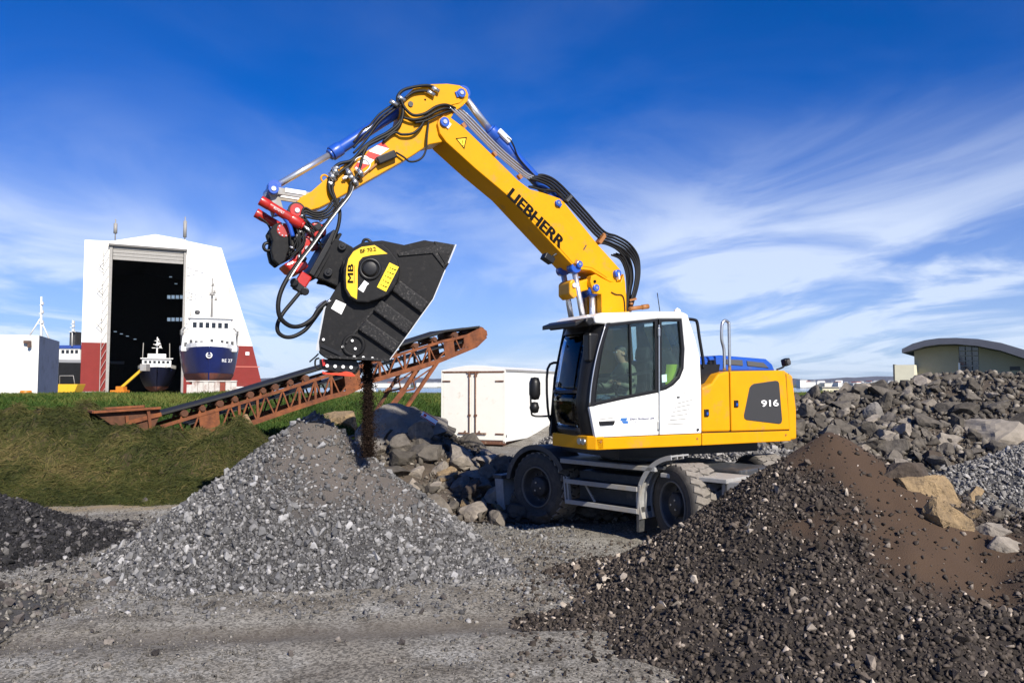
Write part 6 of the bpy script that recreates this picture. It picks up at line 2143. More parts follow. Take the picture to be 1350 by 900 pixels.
# over the bucket cylinder
for k in range(3):
    hose([(528, 133 + k * 3, .2), (517, 139 + k * 4, .18), (500, 151 + k * 5, .17), (488, 165 + k * 6, .16), (478, 172 + k * 9, .16), (466, 188 + k * 7, .16)], .014)
hose([(531, 135, .2), (531, 152, .21), (526, 166, .21), (515, 176, .2), (500, 184, .2), (485, 192, .2), (475, 201, .2), (463, 212, .2), (448, 216, .2), (439, 224, .21), (434, 238, .21), (435, 252, .22), (441, 264, .22), (444, 276, .22)], .022)
hose([(533, 140, .2), (527, 160, .2), (512, 174, .2), (495, 183, .2), (480, 194, .2), (470, 206, .2), (462, 217, .21), (452, 224, .21), (442, 234, .22), (438, 248, .22), (442, 262, .23), (446, 274, .23)], .02)
hose([(486, 190, .2), (479, 203, .21), (476, 216, .22), (471, 230, .22), (463, 240, .22), (461, 250, .22), (458, 262, .22), (449, 270, .22), (440, 272, .22)], .019)
hose([(466, 214, .21), (472, 208, .22), (482, 206, .22), (488, 212, .22), (487, 221, .22), (480, 228, .22)], .006, STW)
for k in range(4):
    hose([(440 + 4 * k, 262, .22), (430 + 3 * k, 276 + 2 * k, .22), (415 + 2 * k, 280 + 3 * k, .21), (402, 274 + 4 * k, .2), (398 + 2 * k, 284 + 3 * k, .2), (404, 296 + 3 * k, .2)], .014)
# big feed hoses down to the crusher
hose([(444, 262, .22), (448, 280, .24), (446, 298, .25), (441, 312, .25), (438, 322, .26)], .022)
hose([(463, 244, .24), (460, 257, .28), (446, 275, .32), (430, 296, .36), (412, 322, .42), (392, 348, .48), (376, 372, .52), (368, 392, .54), (367, 410, .54), (372, 422, .52), (384, 430, .48), (398, 429, .44), (412, 420, .42), (420, 408, .42), (431, 398, .42)], .026)
hose([(466, 246, .25), (461, 258, .30), (447, 276, .34), (431, 297, .38), (413, 323, .44), (395, 347, .50), (381, 369, .54)], .009, SIL, 'hose_sleeve')
hose([(395, 386, .3), (385, 398, .34), (373, 413, .38), (366, 427, .40), (367, 438, .40), (376, 444, .39), (388, 443, .38), (402, 435, .38), (412, 423, .38), (420, 412, .38), (428, 400, .40)], .024)
# ------------------------------------------------------------------ undercarriage
CC = (2.18, 12.0)
CYAW = math.atan2(.72, -.695)
K = Frame(CC, CYAW)
rel = Matrix.Rotation(CYAW - UYAW, 4, 'Z')
ofs = Matrix.Rotation(-UYAW, 4, 'Z') @ Vector((CC[0] - UC[0], CC[1] - UC[1], 0))
KM = Matrix.Translation(ofs) @ rel


def kpart(mb, name, material, bevel=0, seg=2, parent=None):
    o = mb.build(name, material, parent or exc, bevel, seg)
    if parent is None:
        o.matrix_local = KM
    return o


KW = 1.27
AX = 1.30
TR, TW = .535, .52
# tyre
TYR = mat('tyre_rubber', (.050, .046, .042), .8, var=.15, vscale=6, dirt=(.10, .09, .078), damt=.5, dscale=4)
TRD = mat('tyre_tread_dusty', (.20, .18, .155), .9, var=.25, vscale=8, dirt=(.07, .06, .055), damt=.35, dscale=7, bump=.4, bscale=40)
RIM = mat('rim_dark', (.026, .026, .028), .6, var=.2, vscale=8, dirt=(.08, .07, .06), damt=.4, dscale=6)
RLP = mat('rim_lip_dusty', (.15, .138, .12), .7, var=.2, vscale=8)
tm = MB()
tm.lathe((0, 0, 0), (0, 1, 0), [(-TW / 2 + .02, .30), (-TW / 2, .36), (-TW / 2 + .003, .45), (-TW / 2 + .018, .505), (-TW / 2 + .05, .522), (TW / 2 - .05, .522), (TW / 2 - .018, .505), (TW / 2 - .003, .45), (TW / 2, .36), (TW / 2 - .02, .30)], 48)
for s in (-1, 1):
    for r in (.335, .40, .455):
        tm.lathe((0, s * (TW / 2 - .002), 0), (0, s, 0), [(0, r - .006), (.006, r), (0, r + .006)], 48)
wheel0 = tm.build('wheel', TYR, exc)
trd = MB()
nl = 26
for k in range(nl):
    for s, row in ((-1, 0), (1, 0), (-1, 1), (1, 1)):
        a = (k + (.5 if s > 0 else 0) + (.25 if row else 0)) / nl * 2 * math.pi
        y = s * (TW / 2 - .115) if row == 0 else s * .065
        t = Vector((-math.sin(a), 0, math.cos(a))); n_ = Vector((math.cos(a), 0, math.sin(a)))
        M_ = Matrix((t, Vector((0, 1, 0)), n_)).transposed() @ Matrix.Rotation(.35 * s * (1 if row == 0 else -1), 3, 'Z')
        trd.box(n_ * .520 + Vector((0, y, 0)), (.092, .15 if row == 0 else .13, .036), M_)
trd.build('tread', TRD, wheel0, bevel=.006, seg=1)
rm = MB()
rm.lathe((0, 0, 0), (0, 1, 0), [(TW / 2 - .035, .305), (TW / 2 - .01, .315), (TW / 2 - .005, .30), (TW / 2 - .05, .285), (TW / 2 - .09, .262), (TW / 2 - .12, .245), (TW / 2 - .13, .16), (TW / 2 - .13, .0)], 40)
rm.build('rim', RIM, wheel0)
lp = MB(); lp.lathe((0, 0, 0), (0, 1, 0), [(TW / 2 - .012, .318), (TW / 2 + .004, .312), (TW / 2 + .002, .300), (TW / 2 - .02, .294)], 40); lp.build('rim_lip', RLP, wheel0)
hb = MB(); hb.lathe((0, 0, 0), (0, 1, 0), [(TW / 2 - .14, .16), (TW / 2 - .055, .155), (TW / 2 - .035, .14), (TW / 2 - .03, .0)], 28)
hbo = hb.build('hub', RIM, wheel0)
for k in range(3):
    a = 2 * math.pi * k / 3 + .5; b = MB(); b.cyl((.07 * math.cos(a), TW / 2 - .035, .07 * math.sin(a)), (.07 * math.cos(a), TW / 2 - .02, .07 * math.sin(a)), .013, seg=8); b.build('plug', STE, hbo)
for k in range(10):
    a = 2 * math.pi * k / 10; b = MB(); b.cyl((.20 * math.cos(a), TW / 2 - .135, .20 * math.sin(a)), (.20 * math.cos(a), TW / 2 - .10, .20 * math.sin(a)), .016, seg=6); b.build('wheel_nut', DGR, hbo)
first = True
for sx_ in (1, -1):
    for sy_ in (1, -1):
        o = wheel0 if first else None
        if not first:
            # copy wheel with its pieces (two levels)
            o = wheel0.copy(); COL.objects.link(o); o.parent = exc
            for ch_ in wheel0.children:
                if ch_.name.startswith('hub') and sy_ < 0:
                    continue
                c2 = ch_.copy(); COL.objects.link(c2); c2.parent = o
                for g_ in ch_.children:
                    d2_ = g_.copy(); COL.objects.link(d2_); d2_.parent = c2
        first = False
        loc = Vector((sx_ * AX, sy_ * (KW - TW / 2 - .01), TR + .005))
        o.matrix_local = KM @ Matrix.Translation(loc) @ Matrix.Rotation(R(-24) if sx_ < 0 else 0.0, 4, 'Z') @ (Matrix.Rotation(math.pi, 4, 'Z') if sy_ < 0 else Matrix.Identity(4)) @ Matrix.Rotation(sx_ * .4 + sy_, 4, 'Y')
for sx_ in (1, -1):
    m = MB(); m.cyl((sx_ * AX, -.9, TR), (sx_ * AX, .9, TR), .11, seg=14); m.lathe((sx_ * AX, 0, TR), (0, 1, 0), [(-.22, 0), (-.18, .17), (0, .23), (.18, .17), (.22, 0)], 18); kpart(m, 'axle', DGR)
m = MB(); m.box2((-1.75, -.42, .52), (1.75, .42, .98)); m.box2((-.75, -.6, .62), (.75, .6, .99)); kpart(m, 'chassis_frame', DGR, .03)
m = MB(); m.box2((-.60, .55, .40), (.62, 1.02, .84)); kpart(m, 'tool_box', DGR, .02)
m = MB(); m.bar((.05, 1.03, .62), (.20, 1.03, .62), .02, .03); kpart(m, 'box_latch', BLK)
# deck rail above the wheels and fenders
m = MB(); m.box2((-1.05, .62, .985), (1.45, 1.22, 1.03)); kpart(m, 'deck_plate', DGR, .008)
m = MB(); m.box2((-.95, 1.19, .955), (.78, KW, 1.02)); kpart(m, 'deck_rail', GRY, .008)


def fender(cx, a0, a1, r, y0, y1, material, lip=.05):
    mb = MB(); n = 14
    for k in range(n):
        p = a0 + (a1 - a0) * k / n; q = a0 + (a1 - a0) * (k + 1) / n
        vs = []
        for rr_ in (r, r + .022):
            for aa in (p, q):
                for y in (y0, y1):
                    vs.append((cx + rr_ * math.cos(aa), y, TR + rr_ * math.sin(aa)))
        mb.add(vs, [(0, 1, 3, 2), (4, 6, 7, 5), (0, 4, 5, 1), (2, 3, 7, 6), (1, 5, 7, 3), (0, 2, 6, 4)])
        vs = []
        for rr_ in (r - lip, r + .028):
            for aa in (p, q):
                for y in (y1 + .001, y1 + .02):
                    vs.append((cx + rr_ * math.cos(aa), y, TR + rr_ * math.sin(aa)))
        mb.add(vs, [(0, 1, 3, 2), (4, 6, 7, 5), (0, 4, 5, 1), (2, 3, 7, 6), (1, 5, 7, 3), (0, 2, 6, 4)])
    return mb


for s in (1, -1):
    y0, y1 = (.72, KW - .02) if s > 0 else (-KW + .02, -.72)
    kpart(fender(AX, R(8), R(150), .635, y0, y1, DGR), 'fender', DGR)
    kpart(fender(-AX, R(58), R(186), .635, y0, y1, GRY), 'fender', GRY) if False else None
# rear fender: bright ribbed arc in front of the rear wheel
for k, (dy_) in enumerate((0, .14, .28)):
    kpart(fender(-AX, R(-22), R(82), .64 + .0 * k, KW - .14 - dy_ * 1.0, KW - .02 - dy_, GRY, .035), 'fender', GRY)
m = MB(); m.box2((-AX + .62, KW - .42, .12), (-AX + .66, KW, .45)); kpart(m, 'mud_flap', DGR)
# steps
for z, x0_, x1_ in ((.70, -.66, .67), (.40, -.66, .64)):
    m = MB(); m.box2((x0_, 1.00, z - .02), (x1_, KW, z + .02))
    st_ = kpart(m, 'step', DGR, .004)
    m = MB(); m.box2((x0_, KW + .001, z - .035), (x1_, KW + .025, z + .03)); kpart(m, 'step_edge', GRY, .004, parent=st_)
for x_ in (.66, .60, -.66):
    m = MB(); m.bar((x_, KW - .02, .36), (x_ + (.04 if x_ > 0 else -.04), KW - .02, .76), .03, .06); kpart(m, 'step_upright', GRY, .004)
m = MB(); m.bar((.38, KW - .1, .68), (.18, KW - .1, .42), .02, .03); kpart(m, 'step_brace', GRY)
# dozer blade at the front
m = MB()
prof_b = [(2.02, .10), (2.10, .08), (2.13, .30), (2.20, .55), (2.24, .66), (2.19, .66), (2.13, .50), (2.06, .30)]
m.prism(prof_b, -KW, KW); bl_ = kpart(m, 'dozer_blade', GRY, .008)
m = MB(); m.prism([(1.96, .12), (2.14, .10), (2.20, .60), (2.02, .60)], KW + .001, KW + .03); m.build('end_plate', GRY, bl_, bevel=.006)
m = MB(); m.box2((2.05, -KW - .02, .60), (2.26, KW + .02, .66)); m.build('top_lip', DGR, bl_, bevel=.006)
for yy in (.38, -.38):
    m = MB(); m.bar((1.2, yy, .50), (2.08, yy, .32), .12, .14); kpart(m, 'blade_arm', DGR, .01)
# rear outrigger beam, lamp bracket and mud flap behind the rear wheel
m = MB(); m.box2((-2.15, -1.1, .60), (-1.85, 1.1, .86)); kpart(m, 'rear_beam', GRY, .02)
m = MB(); m.prism([(-2.42, .70), (-1.92, .80), (-1.92, .90), (-2.30, .93), (-2.46, .82)], .40, KW - .1); kpart(m, 'rear_bracket', GRY, .01)
m = MB(); m.cyl((-2.47, .95, .72), (-2.40, .95, .72), .06, seg=14); kpart(m, 'tail_lamp', mat('lamp_amber', (.45, .10, .02), .25))
m = MB(); m.box2((-1.98, .62, .38), (-1.95, 1.18, .88)); kpart(m, 'mud_flap', DGR, .004)
m = MB(); m.box2((-2.0, .60, .885), (-1.0, KW - .05, .945)); kpart(m, 'rear_deck', GRY, .01)

# ------------------------------------------------------------------ crusher bucket
wm = Matrix.Translation((UC[0], UC[1], 0)) @ Matrix.Rotation(UYAW, 4, 'Z')
BYAW = R(190)                                  # the rotator has swung the bucket a little toward the camera
piv = wm @ U(432, 345, 0)
CUR[0] = Frame((piv.x, piv.y), BYAW)
bwm = Matrix.Translation((piv.x, piv.y, 0)) @ Matrix.Rotation(BYAW, 4, 'Z')
cbase = u3(470, 400, 0)
cr = empty('crusher_bucket', (0, 0, 0), 0)
cloc = bwm @ Vector((cbase.x, 0, 2.4))
cr.location = cloc; cr.rotation_euler = (0, 0, BYAW)
tag(cr, 'black crusher bucket with yellow cover hanging from the excavator stick', 'crusher bucket')
CO = Vector((cbase.x, 0, 2.4))


def cpart(mb, name, material, parent=None, bevel=0, seg=2):
    mb.v = [v - CO for v in mb.v]
    return mb.build(name, material, parent or cr, bevel, seg)


def ctext(*a, **k):
    o = text_on(*a, **k)
    for v in o.data.vertices:
        v.co = v.co - CO
    return o


BH = .46
side_pl = [(461, 330), (478, 320), (504, 317.5), (520, 321), (533, 323.5), (547, 321), (560, 317), (572, 318.5), (597, 325), (590, 346), (586, 356), (571, 394), (555, 416), (514, 473.5), (468, 472.5), (428, 470.5), (421.5, 465), (420.5, 450), (429, 406), (437, 391), (450, 370), (452, 343)]
for y0_, y1_ in ((BH - .03, BH), (-BH, -BH + .03)):
    m = MB(); m.prism(up(side_pl, BH), y0_, y1_); sp = cpart(m, 'side_plate', BKT, bevel=.006)
    if y0_ > 0:
        near_side = sp
# shell: back and belly sheets between the side plates
shell = [(461, 330), (478, 320), (504, 317.5), (533, 323.5), (560, 317), (597, 325)]
m = MB()
def strip(pl, t=.02):
    q = up(pl, BH)
    for (a, b) in zip(q[:-1], q[1:]):
        m.bar(Vector((a[0], 0, a[1])), Vector((b[0], 0, b[1])), t, 2 * BH - .062, up=(0, 1, 0))
strip(shell); cpart(m, 'top_sheet', BKT)
m = MB(); strip([(452, 343), (450, 370), (437, 391), (429, 406), (420.5, 450), (421.5, 465), (428, 470)]); cpart(m, 'back_sheet', BKT)
m = MB(); strip([(514, 473), (480, 462), (455, 440), (452, 400)]); cpart(m, 'inner_jaw', BKS)
m = MB(); strip([(560, 345), (530, 370), (500, 420), (492, 460)]); cpart(m, 'inner_jaw', BKS)
m = MB(); q = up([(572, 318), (601, 323), (591.5, 346.5), (586, 352)], BH); m.prism(q, -BH - .02, BH + .012); lip = cpart(m, 'cutting_lip', BKS, bevel=.006)
m = MB(); q1, q2 = u3(601, 322.5, BH), u3(591, 347, BH); m.bar(Vector((q1.x, 0, q1.z)), Vector((q2.x, 0, q2.z)), 2 * BH + .03, .018); cpart(m, 'wear_edge', STE, lip)
m = MB(); m.bar(u3(587, 356, BH + .003), u3(571, 394.5, BH + .003), .02, .011); m.bar(u3(571, 394.5, BH + .003), u3(555, 416.5, BH + .003), .02, .011); m.bar(u3(555, 416.5, BH + .003), u3(514, 474, BH + .003), .02, .011); cpart(m, 'mouth_edge', SIL, near_side)
# raised corner plate at the lip and top reinforcement
m = MB(); m.prism(up([(524, 334), (560, 326), (574, 323), (594, 330), (585, 353), (570, 334), (526, 338)], BH), BH, BH + .02); cpart(m, 'reinforcement', BKS, near_side, bevel=.004)
m = MB(); m.prism(up([(577, 333), (592, 334), (587, 349)], BH), BH + .02, BH + .03); cpart(m, 'reinforcement', BKT, near_side, bevel=.004)
# ribs (three welded channels) on the wear side
for (a, b) in (((521, 376), (561, 406)), ((497, 402), (541, 434)), ((477, 427), (523, 459))):
    m = MB(); p1, p2 = u3(*a, BH + .03), u3(*b, BH + .03)
    m.bar(p1, p2, .06, .16); rb_ = cpart(m, 'rib', BKS, near_side, bevel=.02)
m = MB(); m.bar(u3(512, 386, BH + .008), u3(456, 452, BH + .008), .022, .022); cpart(m, 'edge_bar', BKS, near_side)
# cover of the drive with its prints
cov = up([(453, 352), (456, 340), (463, 329.5), (474, 323.5), (490, 321), (504, 320.8), (514, 329), (524, 342), (527.5, 354), (526, 366), (519, 380), (511, 389), (498, 395), (484, 399), (470, 398), (459, 391), (453.5, 380), (452, 366)], BH + .12)
m = MB(); m.prism(cov, BH, BH + .12); cv = cpart(m, 'drive_cover', BKT, bevel=.02, seg=3)
ye = up([(457, 352), (459.5, 341), (466, 331.5), (477, 325.5), (494, 323.2), (511, 334.5), (489, 336.5), (478, 339), (473, 345), (471.5, 356), (471.5, 376), (470.5, 394.5), (463, 390), (457, 380), (456.2, 366)], BH + .12)
m = MB(); m.prism(ye, BH + .119, BH + .124); cpart(m, 'yellow_panel', mat('cover_yellow', (.80, .52, .01), .4, dirt=(.4, .25, .05), damt=.2), cv)
ctext(cv, 'BF 70.2', (475.5, 334), (496, 330.5), BH + .125, .045, STK, heavy=.05)
o = ctext(cv, 'MB', (465.5, 372.5), (465.7, 348.5), BH + .125, .062, STK, heavy=.12, flip=True)
m = MB(); m.bar(u3(467.2, 372.5, BH + .127), u3(467.6, 350, BH + .127), .003, .008); cpart(m, 'print_line', STR, cv)
c = u3(488, 354.5, BH + .12)
m = MB(); m.lathe((c.x, BH + .12, c.z), (0, 1, 0), [(0, .135), (.02, .13), (.022, .10), (.008, .096), (.008, .09), (.045, .085), (.05, .07), (.05, .0)], 36); cpart(m, 'hub_cap', BLK, cv)
m = MB(); m.prism(up([(513.5, 346), (525.8, 352), (509, 384.5), (497, 378.5)], BH + .12), BH + .119, BH + .123); lb_ = cpart(m, 'warning_label', STY, cv)
for i in range(5):
    for j in range(3):
        a = lerp2(lerp2((514.5, 349), (524, 353.6), (j + .5) / 3), lerp2((499.5, 377), (508.5, 381.5), (j + .5) / 3), (i + .5) / 5)
        m = MB(); m.box(u3(a[0], a[1], BH + .125), (.012 + .008 * ((i * 3 + j) % 3), .003, .010)); cpart(m, 'label_print', STK, lb_)
m = MB(); m.prism(up([(480.5, 369.5), (486.5, 374), (483.5, 376.5), (482, 380), (479, 385.5), (472, 381)], BH + .12), BH + .119, BH + .1235); cpart(m, 'torn_label', STW, cv)
m = MB(); m.prism(up([(443, 395), (456.5, 401), (450, 414.5), (436.5, 406.5)], BH), BH, BH + .004); pl_ = cpart(m, 'type_plate', STW, near_side)
# lug at top
c = u3(482, 318.5, .3); m = MB(); m.tube([u3(478, 321, .3), u3(480, 316.5, .3), u3(485, 316, .3), u3(490, 320, .3)], .018, 8, 4); cpart(m, 'lifting_lug', BLK)
# mounting bracket to the coupler plate
m = MB(); m.prism(up([(441, 314), (449, 317), (464, 325), (470, 331), (455, 372), (446, 378), (424, 368), (412, 366)], .30), .22, .30); mb1 = cpart(m, 'mounting_cheek', BKT, bevel=.012)
m = MB(); m.prism(up([(441, 314), (449, 317), (464, 325), (470, 331), (455, 372), (446, 378), (424, 368), (412, 366)], .30), -.30, -.22); cpart(m, 'mounting_cheek', BKT, bevel=.012)
m = MB(); m.prism(up([(441, 316), (460, 330), (450, 366), (422, 365), (414, 362)], .22), -.22, .22); cpart(m, 'mounting_box', BKT, bevel=.01)
for (px, py) in ((451.5, 325), (433, 359.5)):
    c = u3(px, py, .30); m = MB(); m.cyl((c.x, .29, c.z), (c.x, .345, c.z), .05, seg=18); m.cyl((c.x, .345, c.z), (c.x, .36, c.z), .022, seg=6); cpart(m, 'mounting_pin', BLK, mb1, bevel=.004)
# silver edge strip and hose fittings on the left flank
m = MB(); m.bar(u3(430, 404, BH - .02), u3(419, 462, BH - .02), .05, .014); cpart(m, 'edge_strip', SIL, near_side)
m = MB(); m.tube([u3(431, 398, .42), u3(424, 402, .42), u3(418, 408, .42)], .030, 8, 3); m.tube([u3(437, 396, .44), u3(430, 399, .44)], .022, 8, 2); cpart(m, 'hose_fitting', STE)
m = MB(); m.tube([u3(420, 466, .35), u3(416, 470, .35), u3(408, 477, .35)], .010, 6, 3); cpart(m, 'wire', BLK)
# bolts
for (px, py) in ((426.5, 447.5), (464.5, 449), (468.5, 459.5), (452, 457), (467, 470), (479, 471), (491, 472)):
    c = u3(px, py, BH); m = MB(); m.cyl((c.x, BH, c.z), (c.x, BH + .02, c.z), .016, seg=10); cpart(m, 'bolt', STW, near_side)
m = MB(); m.bar(u3(428, 470, BH + .02), u3(513, 474.5, BH + .02), .05, .03); cpart(m, 'bottom_flange', BKS, near_side)
c = u3(466, 455, BH); m = MB(); m.lathe((c.x, BH, c.z), (0, 1, 0), [(0, .14), (.02, .135), (.02, .10), (0, .095)], 24, closed=True); cpart(m, 'jaw_pivot', BKT, near_side)
m = MB(); m.bar(u3(424, 455, BH + .01), u3(452, 468, BH + .01), .02, .04); cpart(m, 'brace', BLK, near_side); 
# adjustable jaw plate below, with its red wear edge
m = MB(); m.prism(up([(421, 473), (470, 475), (473, 484), (467, 492), (446, 490), (421, 486)], BH - .06), -BH + .1, BH - .06); jw = cpart(m, 'jaw_plate', BLK, bevel=.008)
m = MB(); m.prism(up([(425, 489.2), (432, 491.5), (446, 492), (456, 489.5), (464, 491), (468.5, 495.8), (457, 495.6), (425.5, 492.8)], BH - .06), BH - .12, BH - .04); cpart(m, 'wear_strip', mat('wear_red', (.75, .045, .01), .5), jw, bevel=.003)
for k in range(4):
    c = u3(431.5 + k * 10.5, 482 + k * .7, BH - .06); m = MB(); m.cyl((c.x, BH - .07, c.z), (c.x, BH - .035, c.z), .02, seg=10); cpart(m, 'bolt', STW, jw)
m = MB(); m.tube([u3(421, 472, .4), u3(416, 474, .4), u3(416, 483, .4), u3(422, 486, .4)], .012, 6, 3); cpart(m, 'hose_loop', RUB)
m = MB(); m.bar(u3(426, 473, .42), u3(427.5, 482, .42), .03, .04); cpart(m, 'jaw_link', RED)
# falling soil from the jaws
FALL = two_tone_stone('falling_soil', (.008, .005, .004), (.020, .012, .008), (.05, .03, .02), amp=.3)
rg = np.random.default_rng(9)
nf = 24000
pts = np.empty((nf, 3)); siz = np.empty(nf)
for i in range(nf):
    t = rg.random()
    base_ = bwm @ u3(485, 474 + 128 * t, 0.05)
    sp_ = (.024 + .012 * t) if i % 9 else (.05 + .05 * t)
    pts[i] = (base_.x + rg.normal(0, sp_), base_.y + rg.normal(0, sp_ * 1.8), base_.z)
    siz[i] = .006 + .018 * rg.random() ** 2
fo = scatter_mesh('falling_soil', pts, siz, np.clip(rg.normal(.5, .25, nf), 0, 1), FALL, None, 5)
tag(fo, 'column of brown soil falling from the crusher bucket onto the grey cone', 'falling soil', kind='stuff')

CUR[0] = U
# ------------------------------------------------------------------ driver
SKIN = mat('skin', (.50, .30, .21), .55, var=.06, vscale=20)
SHIRT = mat('olive_shirt', (.20, .20, .15), .85, var=.15, vscale=12, bump=.2, bscale=60)
JEAN = mat('blue_jeans', (.05, .09, .16), .85, var=.15, vscale=14)
SHOE = mat('shoe_black', (.015, .014, .013), .6)
HAIR = mat('grey_hair', (.14, .13, .12), .8)


def skin_body():
    V, E, Rr = [], [], []

    def v(p, r, link=None):
        V.append(p); Rr.append(r)
        if link is not None:
            E.append((link, len(V) - 1))
        return len(V) - 1
    hip = v((sx - .10, .74, 2.12), (.15, .12))
    bel = v((sx - .13, .74, 2.26), (.145, .115), hip)
    chs = v((sx - .12, .74, 2.45), (.165, .12), bel)
    shd = v((sx - .07, .74, 2.56), (.12, .09), chs)
    nck = v((sx - .03, .74, 2.635), (.052, .052), shd)
    jaw = v((sx + .02, .74, 2.70), (.068, .062), nck)
    hd = v((sx + .02, .74, 2.775), (.082, .074), jaw)
    tp = v((sx + .005, .74, 2.835), (.066, .060), hd)
    for s in (1, -1):
        kn = v((sx + .36, .74 + s * .15, 2.13), (.075, .075), v((sx + .12, .74 + s * .12, 2.12), (.09, .09), hip))
        an = v((sx + .52, .74 + s * .16, 1.82), (.048, .048), v((sx + .44, .74 + s * .155, 1.98), (.06, .06), kn))
        v((sx + .66, .74 + s * .17, 1.73), (.035, .04), v((sx + .55, .74 + s * .165, 1.745), (.045, .042), an))
        sh2 = v((sx - .07, .74 + s * .17, 2.53), (.062, .062), shd)
        elb = v((sx + .04, .74 + s * .26, 2.30), (.046, .046), sh2)
        wr_ = v((sx + .25, .74 + s * .29, 2.35), (.030, .028), elb)
        hnd = v((sx + .32, .74 + s * .30, 2.375), (.034, .020), wr_)
        for k, (dy_, ln) in enumerate(((-.028, .055), (-.010, .065), (.010, .06), (.026, .048))):
            f1 = v((sx + .345 + ln * .3, .74 + s * (.30 + dy_), 2.385), (.0095, .0095), hnd)
            f2 = v((sx + .345 + ln * .7, .74 + s * (.30 + dy_), 2.365), (.009, .009), f1)
            v((sx + .345 + ln * .6, .74 + s * (.30 + dy_), 2.34), (.008, .008), f2)
        t1 = v((sx + .33, .74 + s * .262, 2.362), (.011, .011), hnd)
        v((sx + .365, .74 + s * .255, 2.345), (.009, .009), t1)
    me = bpy.data.meshes.new('person')
    me.from_pydata(V, E, [])
    o = bpy.data.objects.new('person', me); COL.objects.link(o)
    sk = o.modifiers.new('skin', 'SKIN'); sk.use_smooth_shade = True
    ss = o.modifiers.new('sub', 'SUBSURF'); ss.levels = 2; ss.render_levels = 2
    for i, r in enumerate(Rr):
        me.skin_vertices[0].data[i].radius = r
    me.skin_vertices[0].data[0].use_root = True
    dg = bpy.context.evaluated_depsgraph_get(); dg.update()
    m2 = bpy.data.meshes.new_from_object(o.evaluated_get(dg))
    bpy.data.objects.remove(o)
    for mt in (SHIRT, SKIN, JEAN, SHOE):
        m2.materials.append(mt)
    # shape the face: brow, nose, chin pushed on the forward side of the head
    for q in m2.vertices:
        c = q.co
        if c.z > 2.66:
            dy_ = c.y - .74
            if c.x > sx + .05:
                c.x += .030 * math.exp(-(dy_ / .013) ** 2 - ((c.z - 2.755) / .018) ** 2)
                c.x += .010 * math.exp(-(dy_ / .035) ** 2 - ((c.z - 2.80) / .012) ** 2)
                c.x -= .010 * math.exp(-((abs(dy_) - .030) / .014) ** 2 - ((c.z - 2.778) / .010) ** 2)
                c.x += .010 * math.exp(-(dy_ / .025) ** 2 - ((c.z - 2.715) / .008) ** 2)
                c.x -= .006 * math.exp(-(dy_ / .025) ** 2 - ((c.z - 2.722) / .004) ** 2)
    for f in m2.polygons:
        c = f.center
        if c.z > 2.635 or (c.x > sx + .23 and c.z > 2.28):
            f.material_index = 1
        elif c.z < 1.81:
            f.material_index = 3
        elif c.z < 2.19 and not (c.z > 2.16 and c.x < sx):
            f.material_index = 2
        f.use_smooth = True
    b = bpy.data.objects.new('person', m2); COL.objects.link(b)
    return b


drv = skin_body()
PO = Vector((sx, .74, 1.5))
for q in drv.data.vertices:
    q.co = q.co - PO
drv.matrix_world = wm @ Matrix.Translation(PO - Vector((0, 0, .2)))
tag(drv, 'driver in an olive shirt sitting in the excavator cab hands on the joysticks', 'person')
hr = MB(); hr.lathe((sx + .005 - PO.x, .74 - PO.y, 2.80 - PO.z), (-.15, 0, 1), [(-.06, .079), (-.02, .087), (.03, .083), (.06, .06), (.078, .0)], 20)
hr.v = [Vector((v.x - (.035 if v.z - (2.80 - PO.z) < -.0 and v.x > sx - PO.x + .02 else 0), v.y, v.z)) for v in hr.v]
hr.build('hair', HAIR, drv)
for s in (1, -1):
    e = MB(); e.lathe((sx + .091 - PO.x, .74 + s * .030 - PO.y, 2.779 - PO.z), (1, 0, 0), [(-.008, 0), (-.005, .008), (.0, .010), (.006, .006), (.009, 0)], 12); eo = e.build('eye', STW, drv)
    e = MB(); e.lathe((sx + .099 - PO.x, .74 + s * .030 - PO.y, 2.779 - PO.z), (1, 0, 0), [(-.001, .0045), (.0018, .003), (.002, 0)], 10); e.build('pupil', STK, eo)
    e = MB(); e.lathe((sx + .012 - PO.x, .74 + s * .078 - PO.y, 2.762 - PO.z), (0, s, .1), [(-.012, .026), (.004, .028), (.010, .02), (.004, .008), (.0, 0)], 14); e.build('ear', SKIN, drv)
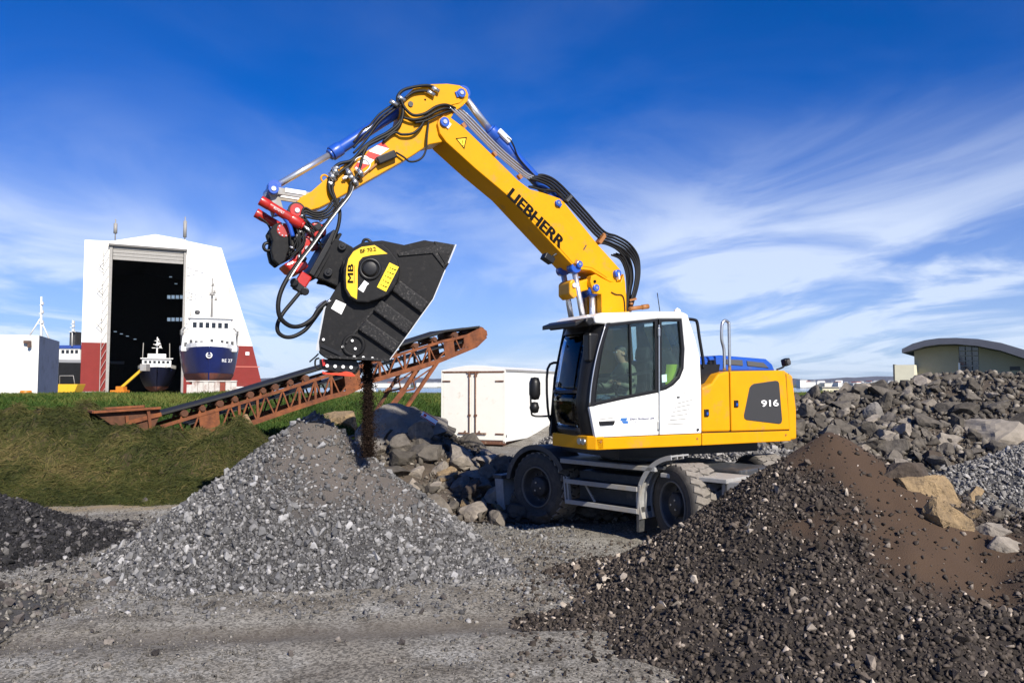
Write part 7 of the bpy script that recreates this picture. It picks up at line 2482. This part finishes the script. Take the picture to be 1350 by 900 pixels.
# hi vis jacket hung behind the seat
HV = mat('hi_vis_yellow', (.55, .75, .02), .8)
JK = mat('jacket_black', (.012, .012, .014), .9)
jk = MB(); jl = []
c = u3(883, 470, .95)
for i in range(9):
    z = 2.62 - i * .07
    w_ = .10 + .12 * sstep(0, 3, i) + .02 * math.sin(i)
    jl.append([(c.x + .05 + (w_) * math.cos(a) * .55 + .012 * math.sin(3 * a + i), .90 + w_ * math.sin(a) * 1.15, z) for a in [k * 6.283 / 18 for k in range(18)]])
n_ = 18
jk.add([p for r in jl for p in r], [(i * n_ + k, i * n_ + (k + 1) % n_, (i + 1) * n_ + (k + 1) % n_, (i + 1) * n_ + k) for i in range(8) for k in range(n_)] + [tuple(range(18)), tuple(range(8 * 18, 9 * 18))], True)
jk.v = [v - Vector((c.x, .9, 2.0)) for v in jk.v]
jo = jk.build('jacket', JK); jo.matrix_world = wm @ Matrix.Translation((c.x, .9, 2.0)); tag(jo, 'black and yellow high visibility jacket hanging behind the driver', 'jacket')
hv = MB(); rows_ = []
for i in range(3, 8):
    z = 2.62 - i * .07
    w_ = .10 + .12 * sstep(0, 3, i) + .02 * math.sin(i) + .004
    rows_.append([(c.x + .05 + w_ * math.cos(a) * .56 + .012 * math.sin(3 * a + i), .90 + w_ * math.sin(a) * 1.16, z) for a in [.6 + k * .28 for k in range(6)]])
hv.add([p for r in rows_ for p in r], [(i * 6 + k, i * 6 + k + 1, (i + 1) * 6 + k + 1, (i + 1) * 6 + k) for i in range(4) for k in range(5)], True)
hv.v = [v - Vector((c.x, .9, 2.0)) for v in hv.v]
hv.build('reflective_panel', HV, jo)

# ------------------------------------------------------------------ the air over the bay
hz_ = MB()
hz_.box2((-11500, -300, -9), (11500, 9900, 185))
hm = bpy.data.materials.new('haze_air'); hm.use_nodes = True
ht = hm.node_tree; ht.nodes.clear()
pv = N(ht, 'ShaderNodeVolumePrincipled', Density=2.6e-5, Anisotropy=0.0)
pv.inputs['Color'].default_value = (.66, .80, 1.0, 1)
hout = N(ht, 'ShaderNodeOutputMaterial')
L(ht, pv.outputs[0], hout.inputs['Volume'])
tag(hz_.build('haze', hm), kind='stuff')
